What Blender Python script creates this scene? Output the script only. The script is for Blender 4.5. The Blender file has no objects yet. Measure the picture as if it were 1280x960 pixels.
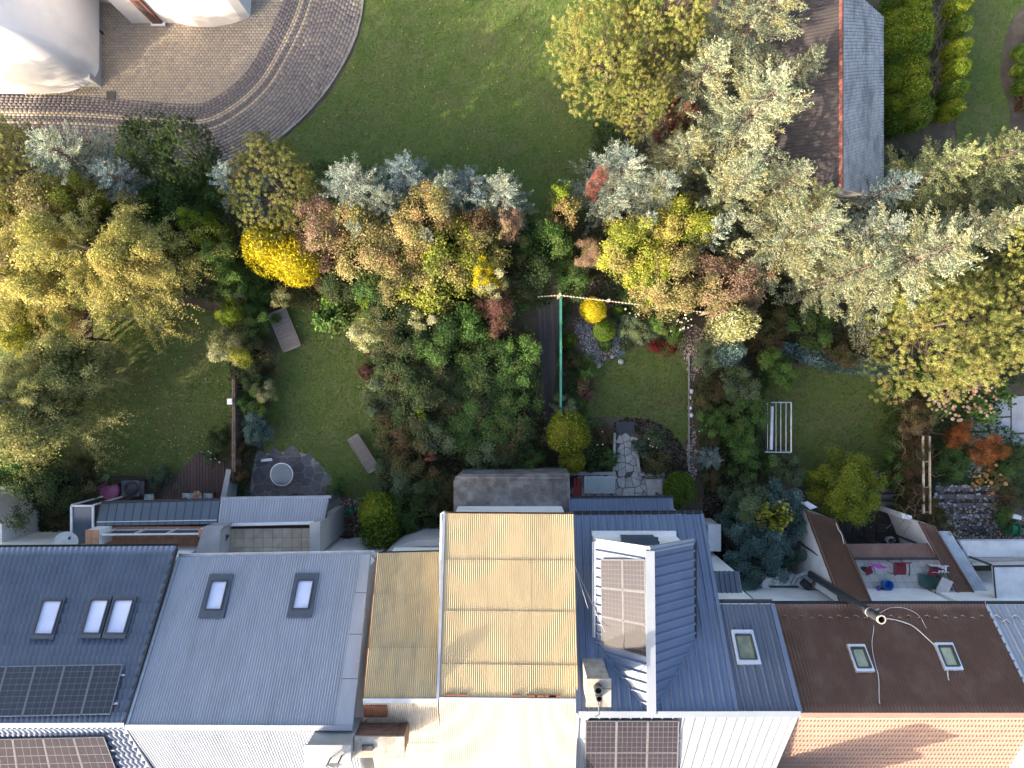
import bpy, math, random
import numpy as np
from mathutils import Vector, Matrix
R = math.radians
sc = bpy.context.scene
col = sc.collection
random.seed(7); rng = np.random.default_rng(11)

# ------------------------------------------------------------------ camera
H = 31.5                       # drone height, looking straight down
cd = bpy.data.cameras.new('camera'); cam = bpy.data.objects.new('camera', cd); col.objects.link(cam)
cam.location = (0, 0, H); cam.rotation_euler = (0, 0, 0)
cd.sensor_width = 36; cd.lens = 25.0; cd.clip_end = 2000
sc.camera = cam
# ------------------------------------------------------------------ light
SUN_EL, SUN_TO = R(22), Vector((-.80, -.60, 0)).normalized()
w = bpy.data.worlds.new('World'); sc.world = w; w.use_nodes = True
nt = w.node_tree; bg = nt.nodes['Background']
sky = nt.nodes.new('ShaderNodeTexSky'); sky.sky_type = 'NISHITA'; sky.sun_disc = False
sky.sun_elevation = SUN_EL; sky.sun_rotation = math.atan2(SUN_TO.x, SUN_TO.y) % (2*math.pi)
sky.air_density = .8; sky.dust_density = 5.0; sky.ozone_density = .4
nt.links.new(sky.outputs[0], bg.inputs[0]); bg.inputs[1].default_value = .15
sd = bpy.data.lights.new('sun', 'SUN'); sd.energy = 3.0; sd.angle = R(.6); sd.color = (1, .84, .64)
sun = bpy.data.objects.new('sun', sd); col.objects.link(sun)
sdir = Vector((SUN_TO.x*math.cos(SUN_EL), SUN_TO.y*math.cos(SUN_EL), math.sin(SUN_EL)))
sun.rotation_euler = sdir.to_track_quat('Z', 'Y').to_euler(); sun.location = sdir*60
sc.view_settings.view_transform = 'Standard'; sc.view_settings.look = 'None'
sc.view_settings.exposure = 2.02; sc.view_settings.gamma = 1
sc.cycles.max_bounces = 6; sc.cycles.diffuse_bounces = 4; sc.cycles.transparent_max_bounces = 4
sc.cycles.use_denoising = True

# ------------------------------------------------------------------ helpers
F = 25/36*1280
def P(px, py, z=0.0):          # the point of the place at height z that the photograph shows at (px, py)
    k = (H-z)/F
    return Vector(((px-640)*k, -(py-480)*k, z))
def M_(px, z=0.0): return px*(H-z)/F     # length of px pixels at height z
class Plane:
    def __init__(s, a, b, c):
        s.p = Vector(a); s.n = (Vector(b)-s.p).cross(Vector(c)-s.p).normalized()
        if s.n.z < 0: s.n.negate()
    def at(s, px, py, off=0.0):
        d = Vector(((px-640)/F, -(py-480)/F, -1.0)); o = Vector((0, 0, H))
        t = (s.p + s.n*off - o).dot(s.n)/d.dot(s.n)
        return o + d*t
    def z(s, x, y): return s.p.z - ((x-s.p.x)*s.n.x + (y-s.p.y)*s.n.y)/s.n.z

def tag(o, label=None, cat=None, group=None, kind=None):
    if label: o['label'] = label
    if cat: o['category'] = cat
    if group: o['group'] = group
    if kind: o['kind'] = kind
    return o
def empty(name, loc, label, cat, group=None, rz=0):
    o = bpy.data.objects.new(name, None); col.objects.link(o); o.location = loc; o.rotation_euler.z = rz
    o.empty_display_size = .2
    return tag(o, label, cat, group)
def put(name, me, m=None, parent=None, world=True):
    """link a mesh; if parented, vertices given in world space stay where they are"""
    o = bpy.data.objects.new(name, me); col.objects.link(o)
    if m is not None and not me.materials: me.materials.append(m)
    if parent is not None:
        o.parent = parent
        if world:
            pm = Matrix.Translation(parent.location) @ parent.rotation_euler.to_matrix().to_4x4() if parent.parent is None else Matrix.Identity(4)
            o.matrix_parent_inverse = pm.inverted()
    return o
def npmesh(name, V, Q, tint=None, smooth=False):
    """V (n,3), Q (m,k) numpy"""
    V = np.asarray(V, dtype=np.float32); Q = np.asarray(Q, dtype=np.int32)
    me = bpy.data.meshes.new(name); n, k = Q.shape
    me.vertices.add(len(V)); me.vertices.foreach_set('co', V.ravel())
    me.loops.add(n*k); me.loops.foreach_set('vertex_index', Q.ravel())
    me.polygons.add(n); me.polygons.foreach_set('loop_start', np.arange(0, n*k, k, dtype=np.int32))
    me.polygons.foreach_set('loop_total', np.full(n, k, dtype=np.int32))
    if tint is not None:
        a = me.attributes.new('tint', 'FLOAT', 'FACE'); a.data.foreach_set('value', np.asarray(tint, dtype=np.float32))
    if smooth: me.polygons.foreach_set('use_smooth', np.ones(n, dtype=bool))
    me.update(calc_edges=True); me.validate()
    return me
class MB:
    def __init__(s): s.v = []; s.f = []
    def poly(s, pts):
        i = len(s.v); s.v += [tuple(p) for p in pts]; s.f.append(tuple(range(i, i+len(pts)))); return s
    def hexa(s, b, t):          # bottom 4, top 4 (ccw from above)
        i = len(s.v); s.v += [tuple(p) for p in list(b)+list(t)]
        s.f += [(i+3, i+2, i+1, i), (i+4, i+5, i+6, i+7)] + [(i+k, i+(k+1) % 4, i+4+(k+1) % 4, i+4+k) for k in range(4)]; return s
    def box(s, x0, x1, y0, y1, z0, z1):
        return s.hexa([(x0, y0, z0), (x1, y0, z0), (x1, y1, z0), (x0, y1, z0)], [(x0, y0, z1), (x1, y0, z1), (x1, y1, z1), (x0, y1, z1)])
    def obox(s, c, u, v, wv):   # oriented box: centre, half vectors
        c, u, v, wv = map(Vector, (c, u, v, wv))
        return s.hexa([c-u-v-wv, c+u-v-wv, c+u+v-wv, c-u+v-wv], [c-u-v+wv, c+u-v+wv, c+u+v+wv, c-u+v+wv])
    def prism(s, pts, z0, z1):  # pts [(x,y)] ccw; z may be per-point lists
        n = len(pts); i = len(s.v)
        a = sum(pts[k][0]*pts[(k+1) % n][1]-pts[(k+1) % n][0]*pts[k][1] for k in range(n))
        if a < 0: pts = pts[::-1]; 
        zz0 = z0 if isinstance(z0, list) else [z0]*n; zz1 = z1 if isinstance(z1, list) else [z1]*n
        if a < 0: zz0 = zz0[::-1]; zz1 = zz1[::-1]
        s.v += [(p[0], p[1], zz0[k]) for k, p in enumerate(pts)] + [(p[0], p[1], zz1[k]) for k, p in enumerate(pts)]
        s.f.append(tuple(range(i+n-1, i-1, -1))); s.f.append(tuple(range(i+n, i+2*n)))
        s.f += [(i+k, i+(k+1) % n, i+n+(k+1) % n, i+n+k) for k in range(n)]; return s
    def tube(s, pts, rad, n=8, cap=True):
        pts = [Vector(p) for p in pts]; rr = rad if isinstance(rad, (list, tuple)) else [rad]*len(pts)
        i0 = len(s.v); up = None
        for k, p in enumerate(pts):
            t = (pts[min(k+1, len(pts)-1)]-pts[max(k-1, 0)])
            t = t.normalized() if t.length > 1e-9 else Vector((0, 0, 1))
            if up is None: up = t.orthogonal().normalized()
            up = (up - t*up.dot(t)); up = up.normalized() if up.length > 1e-6 else t.orthogonal().normalized()
            b = t.cross(up)
            for j in range(n):
                a = 2*math.pi*j/n; s.v.append(tuple(p + (up*math.cos(a)+b*math.sin(a))*rr[k]))
        for k in range(len(pts)-1):
            for j in range(n):
                a = i0+k*n+j; b_ = i0+k*n+(j+1) % n; s.f.append((a, b_, b_+n, a+n))
        if cap:
            s.f.append(tuple(i0+j for j in range(n-1, -1, -1))); e = i0+(len(pts)-1)*n; s.f.append(tuple(e+j for j in range(n)))
        return s
    def lathe(s, c, prof, n=24):   # prof [(r,z)]
        i0 = len(s.v); c = Vector(c)
        for r_, z_ in prof:
            for j in range(n):
                a = 2*math.pi*j/n; s.v.append((c.x+r_*math.cos(a), c.y+r_*math.sin(a), c.z+z_))
        for k in range(len(prof)-1):
            for j in range(n):
                a = i0+k*n+j; b_ = i0+k*n+(j+1) % n; s.f.append((a, b_, b_+n, a+n))
        return s
    def mesh(s, name, smooth=False):
        me = bpy.data.meshes.new(name); me.from_pydata(s.v, [], s.f)
        if smooth: me.polygons.foreach_set('use_smooth', [True]*len(me.polygons))
        me.update(); return me
    def put(s, name, m, parent=None, smooth=False, world=True):
        return put(name, s.mesh(name, smooth), m, parent, world)

# ------------------------------------------------------------------ materials
def srgb(h):
    h = h.lstrip('#'); c = [int(h[i:i+2], 16)/255 for i in (0, 2, 4)]
    return tuple((x/12.92 if x <= .04045 else ((x+.055)/1.055)**2.4) for x in c) + (1,)
def rgba(c): return srgb(c) if isinstance(c, str) else (tuple(c)+(1,))[:4]
_m = {}
def mat(name, c, c2=None, rough=.8, scale=3.0, detail=6, metal=0.0, bump=0.0, bscale=40.0, stain=None, sscale=.7, samt=.5, rnd=0.0, spec=.4, stretch=None, mixlo=.35, mixhi=.65):
    if name in _m: return _m[name]
    m = bpy.data.materials.new(name); m.use_nodes = True; nt = m.node_tree; N = nt.nodes; L = nt.links
    b = N['Principled BSDF']; b.inputs['Roughness'].default_value = rough; b.inputs['Metallic'].default_value = metal
    b.inputs['Specular IOR Level'].default_value = spec
    tc = N.new('ShaderNodeTexCoord'); mp = N.new('ShaderNodeMapping'); L.new(tc.outputs['Object'], mp.inputs[0])
    if stretch: mp.inputs['Scale'].default_value = stretch
    def noise(sc_, d, lo, hi):
        n = N.new('ShaderNodeTexNoise'); n.inputs['Scale'].default_value = sc_; n.inputs['Detail'].default_value = d
        n.inputs['Roughness'].default_value = .6; L.new(mp.outputs[0], n.inputs[0])
        r = N.new('ShaderNodeMapRange'); r.inputs[1].default_value = lo; r.inputs[2].default_value = hi; L.new(n.outputs[0], r.inputs[0]); return r.outputs[0]
    c = rgba(c); c2 = rgba(c2) if c2 else tuple(x*.75 for x in c[:3])+(1,)
    mx = N.new('ShaderNodeMix'); mx.data_type = 'RGBA'; mx.inputs[6].default_value = c; mx.inputs[7].default_value = c2
    L.new(noise(scale, detail, mixlo, mixhi), mx.inputs[0]); out = mx.outputs[2]
    if stain:
        m2 = N.new('ShaderNodeMix'); m2.data_type = 'RGBA'; m2.inputs[7].default_value = rgba(stain); L.new(out, m2.inputs[6])
        mu = N.new('ShaderNodeMath'); mu.operation = 'MULTIPLY'; mu.inputs[1].default_value = samt; L.new(noise(sscale, 8, .48, .68), mu.inputs[0])
        L.new(mu.outputs[0], m2.inputs[0]); out = m2.outputs[2]
    if rnd:
        oi = N.new('ShaderNodeObjectInfo'); r = N.new('ShaderNodeMapRange'); r.inputs[3].default_value = 1-rnd; r.inputs[4].default_value = 1+rnd
        L.new(oi.outputs['Random'], r.inputs[0]); hs = N.new('ShaderNodeHueSaturation'); L.new(r.outputs[0], hs.inputs['Value']); L.new(out, hs.inputs['Color']); out = hs.outputs[0]
    L.new(out, b.inputs['Base Color'])
    if bump:
        n = N.new('ShaderNodeTexNoise'); n.inputs['Scale'].default_value = bscale; n.inputs['Detail'].default_value = 4; L.new(mp.outputs[0], n.inputs[0])
        bp = N.new('ShaderNodeBump'); bp.inputs['Strength'].default_value = bump; bp.inputs['Distance'].default_value = .02
        L.new(n.outputs[0], bp.inputs['Height']); L.new(bp.outputs[0], b.inputs['Normal'])
    _m[name] = m; return m
def tintmat(name, cols, rough=.7, trans=.25, patch=None, pscale=.6, pamt=.8, rnd=.08, spec=.25):
    """foliage and other leaf-sized pieces: colour by the face attribute 'tint' (0..1) through a ramp"""
    if name in _m: return _m[name]
    m = bpy.data.materials.new(name); m.use_nodes = True; nt = m.node_tree; N = nt.nodes; L = nt.links
    b = N['Principled BSDF']; b.inputs['Roughness'].default_value = rough; b.inputs['Specular IOR Level'].default_value = spec
    at = N.new('ShaderNodeAttribute'); at.attribute_name = 'tint'
    r = N.new('ShaderNodeValToRGB'); L.new(at.outputs['Fac'], r.inputs[0]); el = r.color_ramp.elements
    el[0].position = 0; el[0].color = rgba(cols[0]); el[1].position = 1; el[1].color = rgba(cols[-1])
    for i, c in enumerate(cols[1:-1]): e = el.new((i+1)/(len(cols)-1)); e.color = rgba(c)
    out = r.outputs[0]
    if patch:
        tc = N.new('ShaderNodeTexCoord'); n = N.new('ShaderNodeTexNoise'); n.inputs['Scale'].default_value = pscale; n.inputs['Detail'].default_value = 3
        oi0 = N.new('ShaderNodeObjectInfo'); ad = N.new('ShaderNodeVectorMath'); ad.operation = 'ADD'
        mu0 = N.new('ShaderNodeMath'); mu0.operation = 'MULTIPLY'; mu0.inputs[1].default_value = 37; L.new(oi0.outputs['Random'], mu0.inputs[0])
        L.new(tc.outputs['Object'], ad.inputs[0]); L.new(mu0.outputs[0], ad.inputs[1]); L.new(ad.outputs[0], n.inputs[0])
        mr = N.new('ShaderNodeMapRange'); mr.inputs[1].default_value = .5; mr.inputs[2].default_value = .6; mr.inputs[4].default_value = pamt; L.new(n.outputs[0], mr.inputs[0])
        mx = N.new('ShaderNodeMix'); mx.data_type = 'RGBA'; mx.inputs[7].default_value = rgba(patch); L.new(out, mx.inputs[6]); L.new(mr.outputs[0], mx.inputs[0]); out = mx.outputs[2]
    oi = N.new('ShaderNodeObjectInfo'); rr = N.new('ShaderNodeMapRange'); rr.inputs[3].default_value = 1-rnd; rr.inputs[4].default_value = 1+rnd; L.new(oi.outputs['Random'], rr.inputs[0])
    hs = N.new('ShaderNodeHueSaturation'); L.new(rr.outputs[0], hs.inputs['Value']); L.new(out, hs.inputs['Color']); out = hs.outputs[0]
    L.new(out, b.inputs['Base Color'])
    if trans:
        t = N.new('ShaderNodeBsdfTranslucent'); L.new(out, t.inputs[0]); ms = N.new('ShaderNodeMixShader'); ms.inputs[0].default_value = trans
        L.new(b.outputs[0], ms.inputs[1]); L.new(t.outputs[0], ms.inputs[2]); L.new(ms.outputs[0], N['Material Output'].inputs[0])
    _m[name] = m; return m

# ------------------------------------------------------------------ 2D helpers
def spline(pts, closed=True, n=6):
    P_ = [np.array(p[:2], dtype=float) for p in pts]; out = []; m = len(P_)
    rng_ = range(m) if closed else range(m-1)
    for i in rng_:
        if closed: p0, p1, p2, p3 = P_[i-1], P_[i], P_[(i+1) % m], P_[(i+2) % m]
        else: p0, p1, p2, p3 = P_[max(i-1, 0)], P_[i], P_[i+1], P_[min(i+2, m-1)]
        for k in range(n):
            t = k/n; out.append(tuple(.5*((2*p1)+(-p0+p2)*t+(2*p0-5*p1+4*p2-p3)*t*t+(-p0+3*p1-3*p2+p3)*t**3)))
    if not closed: out.append(tuple(P_[-1]))
    return out
def inpoly(X, Y, poly):
    inside = np.zeros(len(X), dtype=bool); n = len(poly)
    for i in range(n):
        x1, y1 = poly[i]; x2, y2 = poly[(i+1) % n]
        if y1 == y2: continue
        c = ((y1 > Y) != (y2 > Y)) & (X < (x2-x1)*(Y-y1)/(y2-y1)+x1); inside ^= c
    return inside
def scatter_in(poly, density):
    xs = [p[0] for p in poly]; ys = [p[1] for p in poly]
    a = (max(xs)-min(xs))*(max(ys)-min(ys)); n = int(a*density)
    X = rng.uniform(min(xs), max(xs), n); Y = rng.uniform(min(ys), max(ys), n); k = inpoly(X, Y, poly); return X[k], Y[k]
def W(pts, z=0.0): return [tuple(P(x, y, z)[:2]) for x, y in pts]
def wobble(X, Y, s=1.0, seed=0):
    o = np.zeros_like(X); r_ = np.random.default_rng(seed)
    for k in range(6):
        f = s*(1.6**k); a, b, c = r_.uniform(0, 6.28, 3); o += np.sin(X*f*math.cos(a)+Y*f*math.sin(a)+b)*np.cos(-X*f*math.sin(a)*.7+Y*f*math.cos(a)*.7+c)/(1.35**k)
    return o/2.2
def sheet2d(name, poly, z, m, kind='structure', parent=None, thick=0.0):
    from mathutils.geometry import tessellate_polygon
    poly = [p for k, p in enumerate(poly) if math.dist(p, poly[k-1]) > 1e-4]
    if sum(poly[i-1][0]*poly[i][1]-poly[i][0]*poly[i-1][1] for i in range(len(poly))) < 0: poly = poly[::-1]
    vs = [Vector((x, y, z)) for x, y in poly]; tr = tessellate_polygon([vs]); F3 = []
    for a, b, c in tr:
        if (vs[b]-vs[a]).cross(vs[c]-vs[a]).z < 0: a, c = c, a
        F3.append((a, b, c))
    me = bpy.data.meshes.new(name); me.from_pydata([tuple(v) for v in vs], [], F3); me.update()
    o = put(name, me, m, parent)
    if kind: o['kind'] = kind
    return o
# ================================================================== GROUND
M_soil = mat('soil', (.07, .055, .038), (.12, .10, .07), rough=.95, scale=1.6, bump=.6, bscale=25, stain=(.05, .06, .03), sscale=.5)
M_lawn = mat('lawn_earth', (.085, .13, .03), (.12, .145, .045), rough=.9, scale=1.2, bump=.5, bscale=60, stain=(.14, .12, .06), sscale=.45, samt=.6)
sheet2d('ground', [(-260, -260), (260, -260), (260, 260), (-260, 260)], -.012, M_soil)
GRASS = tintmat('grass_blades', ['#3b5a1a', '#5c7f29', '#7d9c3a', '#a8a266'], trans=.3, rnd=0)
GRASS2 = tintmat('grass_blades_dull', ['#3c4a1c', '#5c6f2b', '#78873b', '#9c985f'], trans=.3, rnd=0)
def grass(name, poly, m, density, h=.05, z=0.004, seed=1, label='short mown grass'):
    X, Y = scatter_in(poly, density); n = len(X)
    pat = .5+.5*wobble(X, Y, .9, seed); fine = .5+.5*wobble(X, Y, 5.0, seed+3)
    a = rng.uniform(0, 6.28, n); hh = h*rng.uniform(.5, 1.3, n)*(.7+.6*fine); wd = rng.uniform(.010, .022, n); lean = rng.uniform(.4, 1.5, n)*hh; b = rng.uniform(0, 6.28, n)
    V = np.zeros((n, 3, 3)); ca, sa = np.cos(a)*wd, np.sin(a)*wd
    V[:, 0] = np.stack([X-ca, Y-sa, np.full(n, z)], 1); V[:, 1] = np.stack([X+ca, Y+sa, np.full(n, z)], 1)
    V[:, 2] = np.stack([X+np.cos(b)*lean, Y+np.sin(b)*lean, z+hh], 1)
    worn = np.clip(wobble(X, Y, .45, seed+9)-.35, 0, 1)*.55
    t = np.clip(.16+.32*pat+.18*fine+worn+rng.normal(0, .13, n), 0, 1)
    return tag(put(name, npmesh(name, V.reshape(-1, 3), np.arange(n*3).reshape(-1, 3), t), m), label, 'grass', kind='stuff')

lawns = [
 ('lawn', spline([(455, -60), (452, 30), (430, 88), (398, 135), (357, 172), (330, 200), (420, 290), (700, 300), (760, 200), (800, 60), (820, -60)], n=4), GRASS, 420, 'mown lawn beside the curved driveway at the top'),
 ('lawn', spline([(1195, -60), (1196, 60), (1200, 190), (1255, 200), (1262, 140), (1250, 90), (1262, 30), (1290, -10), (1290, -60)], n=4), GRASS, 420, 'mown lawn strip right of the lime hedge'),
 ('lawn', [(-60, 340), (60, 360), (275, 390), (290, 480), (287, 575), (248, 565), (220, 596), (120, 594), (30, 600), (-60, 590)], GRASS2, 380, 'dull lawn between birches and wooden deck'),
 ('lawn', spline([(350, 400), (360, 368), (400, 350), (470, 350), (500, 400), (480, 470), (470, 520), (480, 590), (455, 625), (425, 615), (400, 590), (365, 568), (330, 565), (338, 500), (345, 450)], n=4), GRASS, 420, 'lawn holding the two slatted sunbeds'),
 ('lawn', spline([(738, 470), (760, 448), (790, 436), (830, 434), (855, 440), (861, 480), (863, 540), (845, 555), (825, 530), (790, 522), (755, 521), (725, 520), (722, 495)], n=4), GRASS2, 520, 'rounded lawn behind the flagstone patio'),
 ('lawn', spline([(955, 470), (1040, 455), (1120, 470), (1118, 560), (1100, 605), (1030, 612), (985, 600), (975, 560), (940, 520)], n=4), GRASS2, 480, 'lawn around the clothes dryer'),
]
for nm, pp, gm, dens, lab in lawns:
    wp = W(pp); sheet2d(nm, wp, -.006, M_lawn); grass('lawn_grass', wp, gm, dens, seed=len(lab), label='short grass blades of the '+lab)

# fallen leaves, birch litter
LITTER = tintmat('leaf_litter', ['#4a3a1c', '#8a7434', '#b39a55', '#c9b684'], trans=.1, rnd=0)
def litter(poly, dens, size=.035, name='fallen_leaves', label='small yellow birch leaves scattered on the lawn', m=None, z=.03):
    X, Y = scatter_in(W(poly), dens); n = len(X); a = rng.uniform(0, 6.28, n); s = size*rng.uniform(.5, 1.2, n)
    V = np.zeros((n, 4, 3)); 
    for k in range(4):
        r_ = s*(1 if k % 2 == 0 else .6); V[:, k] = np.stack([X+np.cos(a+k*1.571)*r_, Y+np.sin(a+k*1.571)*r_, z+rng.uniform(0, .03, n)], 1)
    return tag(put(name, npmesh(name, V.reshape(-1, 3), np.arange(n*4).reshape(-1, 4), rng.uniform(0, 1, n)), m or LITTER), label, 'leaves', kind='stuff')
litter([(40, 380), (290, 400), (290, 570), (120, 600), (40, 560)], 22)
litter([(360, 60), (520, 0), (740, 0), (700, 230), (640, 220), (420, 190)], 5, label='stray leaves on the large top lawn')
litter([(360, 370), (480, 380), (470, 600), (350, 560)], 6, label='stray leaves fallen on the sunbed lawn')

# ---- driveway: real paving stones laid along the curve
DR = spline([(-60, 137), (0, 139), (100, 141), (170, 146), (225, 150), (262, 147), (297, 127), (325, 100), (348, 62), (368, 20), (380, -20), (388, -60)], closed=False, n=16)
dr = np.array([P(x, y)[:2] for x, y in DR]); 
seg = np.diff(dr, axis=0); sl = np.hypot(seg[:, 0], seg[:, 1]); S = np.concatenate([[0], np.cumsum(sl)])
EDGE = [(-60, 230), (200, 232), (262, 222), (300, 202), (330, 183), (357, 165), (395, 128), (425, 85), (445, 42), (453, 0), (457, -60)]
edge_w = W(spline(EDGE, closed=False, n=8)); drive_poly = edge_w + W([(-60, -60)])
M_bed = mat('paving_bed', (.07, .062, .055), (.11, .10, .09), rough=.95, scale=8)
sheet2d('driveway', drive_poly, .0, M_bed)
PAV = tintmat('paving_stone', ['#655f5f', '#7b736f', '#8e8478', '#a39580', '#bfae95'], trans=0, rnd=0, rough=.85, spec=.3)
def along(s):
    x = np.interp(s, S, dr[:, 0]); y = np.interp(s, S, dr[:, 1]); tx = np.interp(s+.25, S, dr[:, 0])-np.interp(s-.25, S, dr[:, 0]); ty = np.interp(s+.25, S, dr[:, 1])-np.interp(s-.25, S, dr[:, 1])
    l = np.hypot(tx, ty)+1e-9; return x, y, tx/l, ty/l
pc = []      # centre x,y, tangent, half length, half width, tint
def row(d, w_, ln, tint, jit=.03):
    ss = np.arange(rng.uniform(0, ln), S[-1], ln)
    x, y, tx, ty = along(ss); nx, ny = ty, -tx       # right-hand normal = outwards (towards the lawn)
    cx, cy = x+nx*d, y+ny*d
    x2, y2, tx2, ty2 = along(ss+ln); L_ = np.hypot((x2+ty2*d)-cx, (y2-tx2*d)-cy)
    for i in range(len(ss)):
        if L_[i] > .05: pc.append((cx[i], cy[i], tx[i], ty[i], min(L_[i], ln*1.6)*.5-.006, w_*.5-.005, tint+rng.normal(0, jit)))
d = -.74
for k in range(6): row(d+.06, .11, .21, .10, .05); d += .12          # dark band
for k in range(2): row(d+.05, .10, .2, .80, .05); d += .11            # light line
for k in range(2): row(d+.05, .10, .2, .12, .05); d += .11
for k in range(1): row(d+.06, .13, .2, .76, .05); d += .135
while d < 4.2: row(d+.07, .14, .2, .30, .08); d += .145
# inner field: straight courses
xs = np.arange(-21.5, -8.0, .165); ys = np.arange(10.6, 19.5, .125)
for j, yy in enumerate(ys):
    for xx in xs+(.08 if j % 2 else 0):
        pc.append((xx+.0, yy, 1, 0, .078, .058, .58+rng.normal(0, .07) - .0))
        pc[-1] += ('in',)
A = [p for p in pc if len(p) == 7]; B = [p[:7] for p in pc if len(p) == 8]
B = np.array(B); 
dd = np.sqrt(((B[:, None, :2]-dr[None, ::2, :])**2).sum(2)); j = dd.argmin(1); jj = np.minimum(j*2, len(seg)-1)
side = seg[jj, 0]*(B[:, 1]-dr[jj, 1])-seg[jj, 1]*(B[:, 0]-dr[jj, 0])
B = B[(side > 0) & (dd.min(1) > .62)]
A = np.array(A); A = A[inpoly(A[:, 0], A[:, 1], drive_poly)]
allp = np.concatenate([A, B]); n = len(allp); inner = np.arange(n) >= len(A)
T = allp[:, 2:4]; Nn = np.stack([-T[:, 1], T[:, 0]], 1); hl, hw = allp[:, 4:5], allp[:, 5:6]
zt = .017+rng.normal(0, .0015, n)-.007*inner; V = np.zeros((n, 8, 3))
for k, (a, b) in enumerate([(-1, -1), (1, -1), (1, 1), (-1, 1)]):
    V[:, k, :2] = allp[:, :2]+T*hl*a+Nn*hw*b; V[:, k, 2] = .003
    V[:, k+4, :2] = allp[:, :2]+T*(hl-.005)*a+Nn*(hw-.005)*b; V[:, k+4, 2] = zt
fq = np.array([(4, 5, 6, 7), (0, 1, 5, 4), (1, 2, 6, 5), (2, 3, 7, 6), (3, 0, 4, 7)])
Q = (np.arange(n)[:, None, None]*8+fq[None]).reshape(-1, 4)
wob = .06*wobble(allp[:, 0], allp[:, 1], 1.2, 5)
tag(put('paving_stones', npmesh('paving_stones', V.reshape(-1, 3), Q, np.repeat(np.clip(allp[:, 6]+wob, 0, 1), 5)), PAV), 'grey and beige paving stones of the curved driveway', 'paving', kind='stuff')
# kerb stones along the lawn
M_kerb = mat('kerb_concrete', (.30, .28, .25), (.2, .19, .17), rough=.9, scale=6, bump=.2, rnd=.12)
kw = np.array(edge_w); ks = np.concatenate([[0], np.cumsum(np.hypot(*np.diff(kw, axis=0).T))])
root = empty('kerb', (kw[0][0], kw[0][1], 0), 'pale concrete kerb between curved driveway and lawn', 'kerb')
for s in np.arange(.0, ks[-1]-.8, .8):
    a = Vector((np.interp(s+.01, ks, kw[:, 0]), np.interp(s+.01, ks, kw[:, 1]), 0)); b = Vector((np.interp(s+.79, ks, kw[:, 0]), np.interp(s+.79, ks, kw[:, 1]), 0))
    t = (b-a).normalized(); nn = Vector((t.y, -t.x, 0)); c = (a+b)/2
    MB().obox(c+nn*.04+Vector((0, 0, .02)), (b-a)/2, nn*.04, (0, 0, .05)).put('kerb_stone', M_kerb, root)
# drain cover and drain channel on the drive
M_iron = mat('cast_iron', (.05, .05, .05), (.09, .08, .07), rough=.6, scale=20)
c = P(139, 120); mb = MB(); mb.box(c.x-.2, c.x+.2, c.y-.2, c.y+.2, .01, .037)
for k in range(6): mb.box(c.x-.17, c.x+.17, c.y-.16+k*.06, c.y-.135+k*.06, .037, .045)
tag(mb.put('drain_cover', M_iron), 'square iron drain cover in the driveway beside the white building', 'drain cover')

# beds, gravel, slates
M_gravel = mat('gravel_pale', (.34, .30, .26), (.18, .16, .14), rough=.95, scale=30, bump=.8, bscale=60)
def pebbles(name, poly, m, dens, size, label, z=.0, kind='stuff', cat='gravel', flat=.45):
    X, Y = scatter_in(W(poly), dens); n = len(X); s = size*rng.uniform(.5, 1.4, n)
    ang = np.arange(5)*1.2566; a0 = rng.uniform(0, 6.28, n); V = np.zeros((n, 11, 3)); 
    for k in range(5):
        r_ = s*rng.uniform(.75, 1.15, n); V[:, k] = np.stack([X+np.cos(a0+ang[k])*r_, Y+np.sin(a0+ang[k])*r_, np.full(n, z)], 1)
        V[:, k+5] = np.stack([X+np.cos(a0+ang[k])*r_*.7, Y+np.sin(a0+ang[k])*r_*.7, z+s*flat*rng.uniform(.7, 1.3, n)], 1)
    V[:, 10] = np.stack([X, Y, z+s*flat*1.25], 1)
    tri = []; 
    for k in range(5):
        k2 = (k+1) % 5; tri += [(k, k2, k2+5), (k, k2+5, k+5), (k+5, k2+5, 10)]
    Q = (np.arange(n)[:, None, None]*11+np.array(tri)[None]).reshape(-1, 3)
    o = put(name, npmesh(name, V.reshape(-1, 3), Q, np.repeat(rng.uniform(0, 1, n), 15)), m)
    return tag(o, label, cat, kind=kind)
GR_PINK = tintmat('gravel_stone', ['#4b433f', '#7a6d66', '#a59489', '#cdbfb2'], trans=0, rnd=0, rough=.9)
GR_SLATE = tintmat('slate_chip', ['#39424c', '#57626d', '#7c8791', '#a9b1b4'], trans=0, rnd=0, rough=.7)
GR_DARK = tintmat('bark_chip', ['#15120f', '#241f1b', '#38302a', '#4d443c'], trans=0, rnd=0, rough=.95)
GR_WHITE = tintmat('white_stone', ['#6b6660', '#8f8982', '#aca69d', '#c9c3ba'], trans=0, rnd=0, rough=.85)
pebbles('gravel_path', spline([(845, 425), (862, 405), (880, 415), (872, 440), (890, 460), (884, 474), (868, 470), (866, 520), (872, 560), (868, 610), (858, 612), (860, 540), (861, 470), (850, 440)], n=3), GR_PINK, 420, .035, 'pinkish gravel path right of the rounded lawn')
pebbles('gravel_bed', spline([(716, 400), (740, 388), (770, 400), (790, 412), (775, 440), (750, 458), (735, 450), (722, 425)], n=3), GR_PINK, 380, .03, 'brownish gravel bed around the clipped balls')
pebbles('slate_chips', spline([(722, 403), (738, 408), (748, 428), (753, 447), (742, 450), (728, 430)], n=3), GR_SLATE, 600, .035, 'blue grey slate chips beside the yellow thuja ball')
pebbles('slate_chips', spline([(768, 418), (774, 420), (782, 438), (772, 447), (765, 440)], n=3), GR_SLATE, 600, .035, 'small patch of dark slate chips next to the green thuja ball')
pebbles('gravel_bed', spline([(700, 362), (735, 350), (775, 355), (790, 375), (760, 385), (715, 378)], n=3), GR_PINK, 320, .035, 'gravel bed behind the bamboo topped fence')
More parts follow.
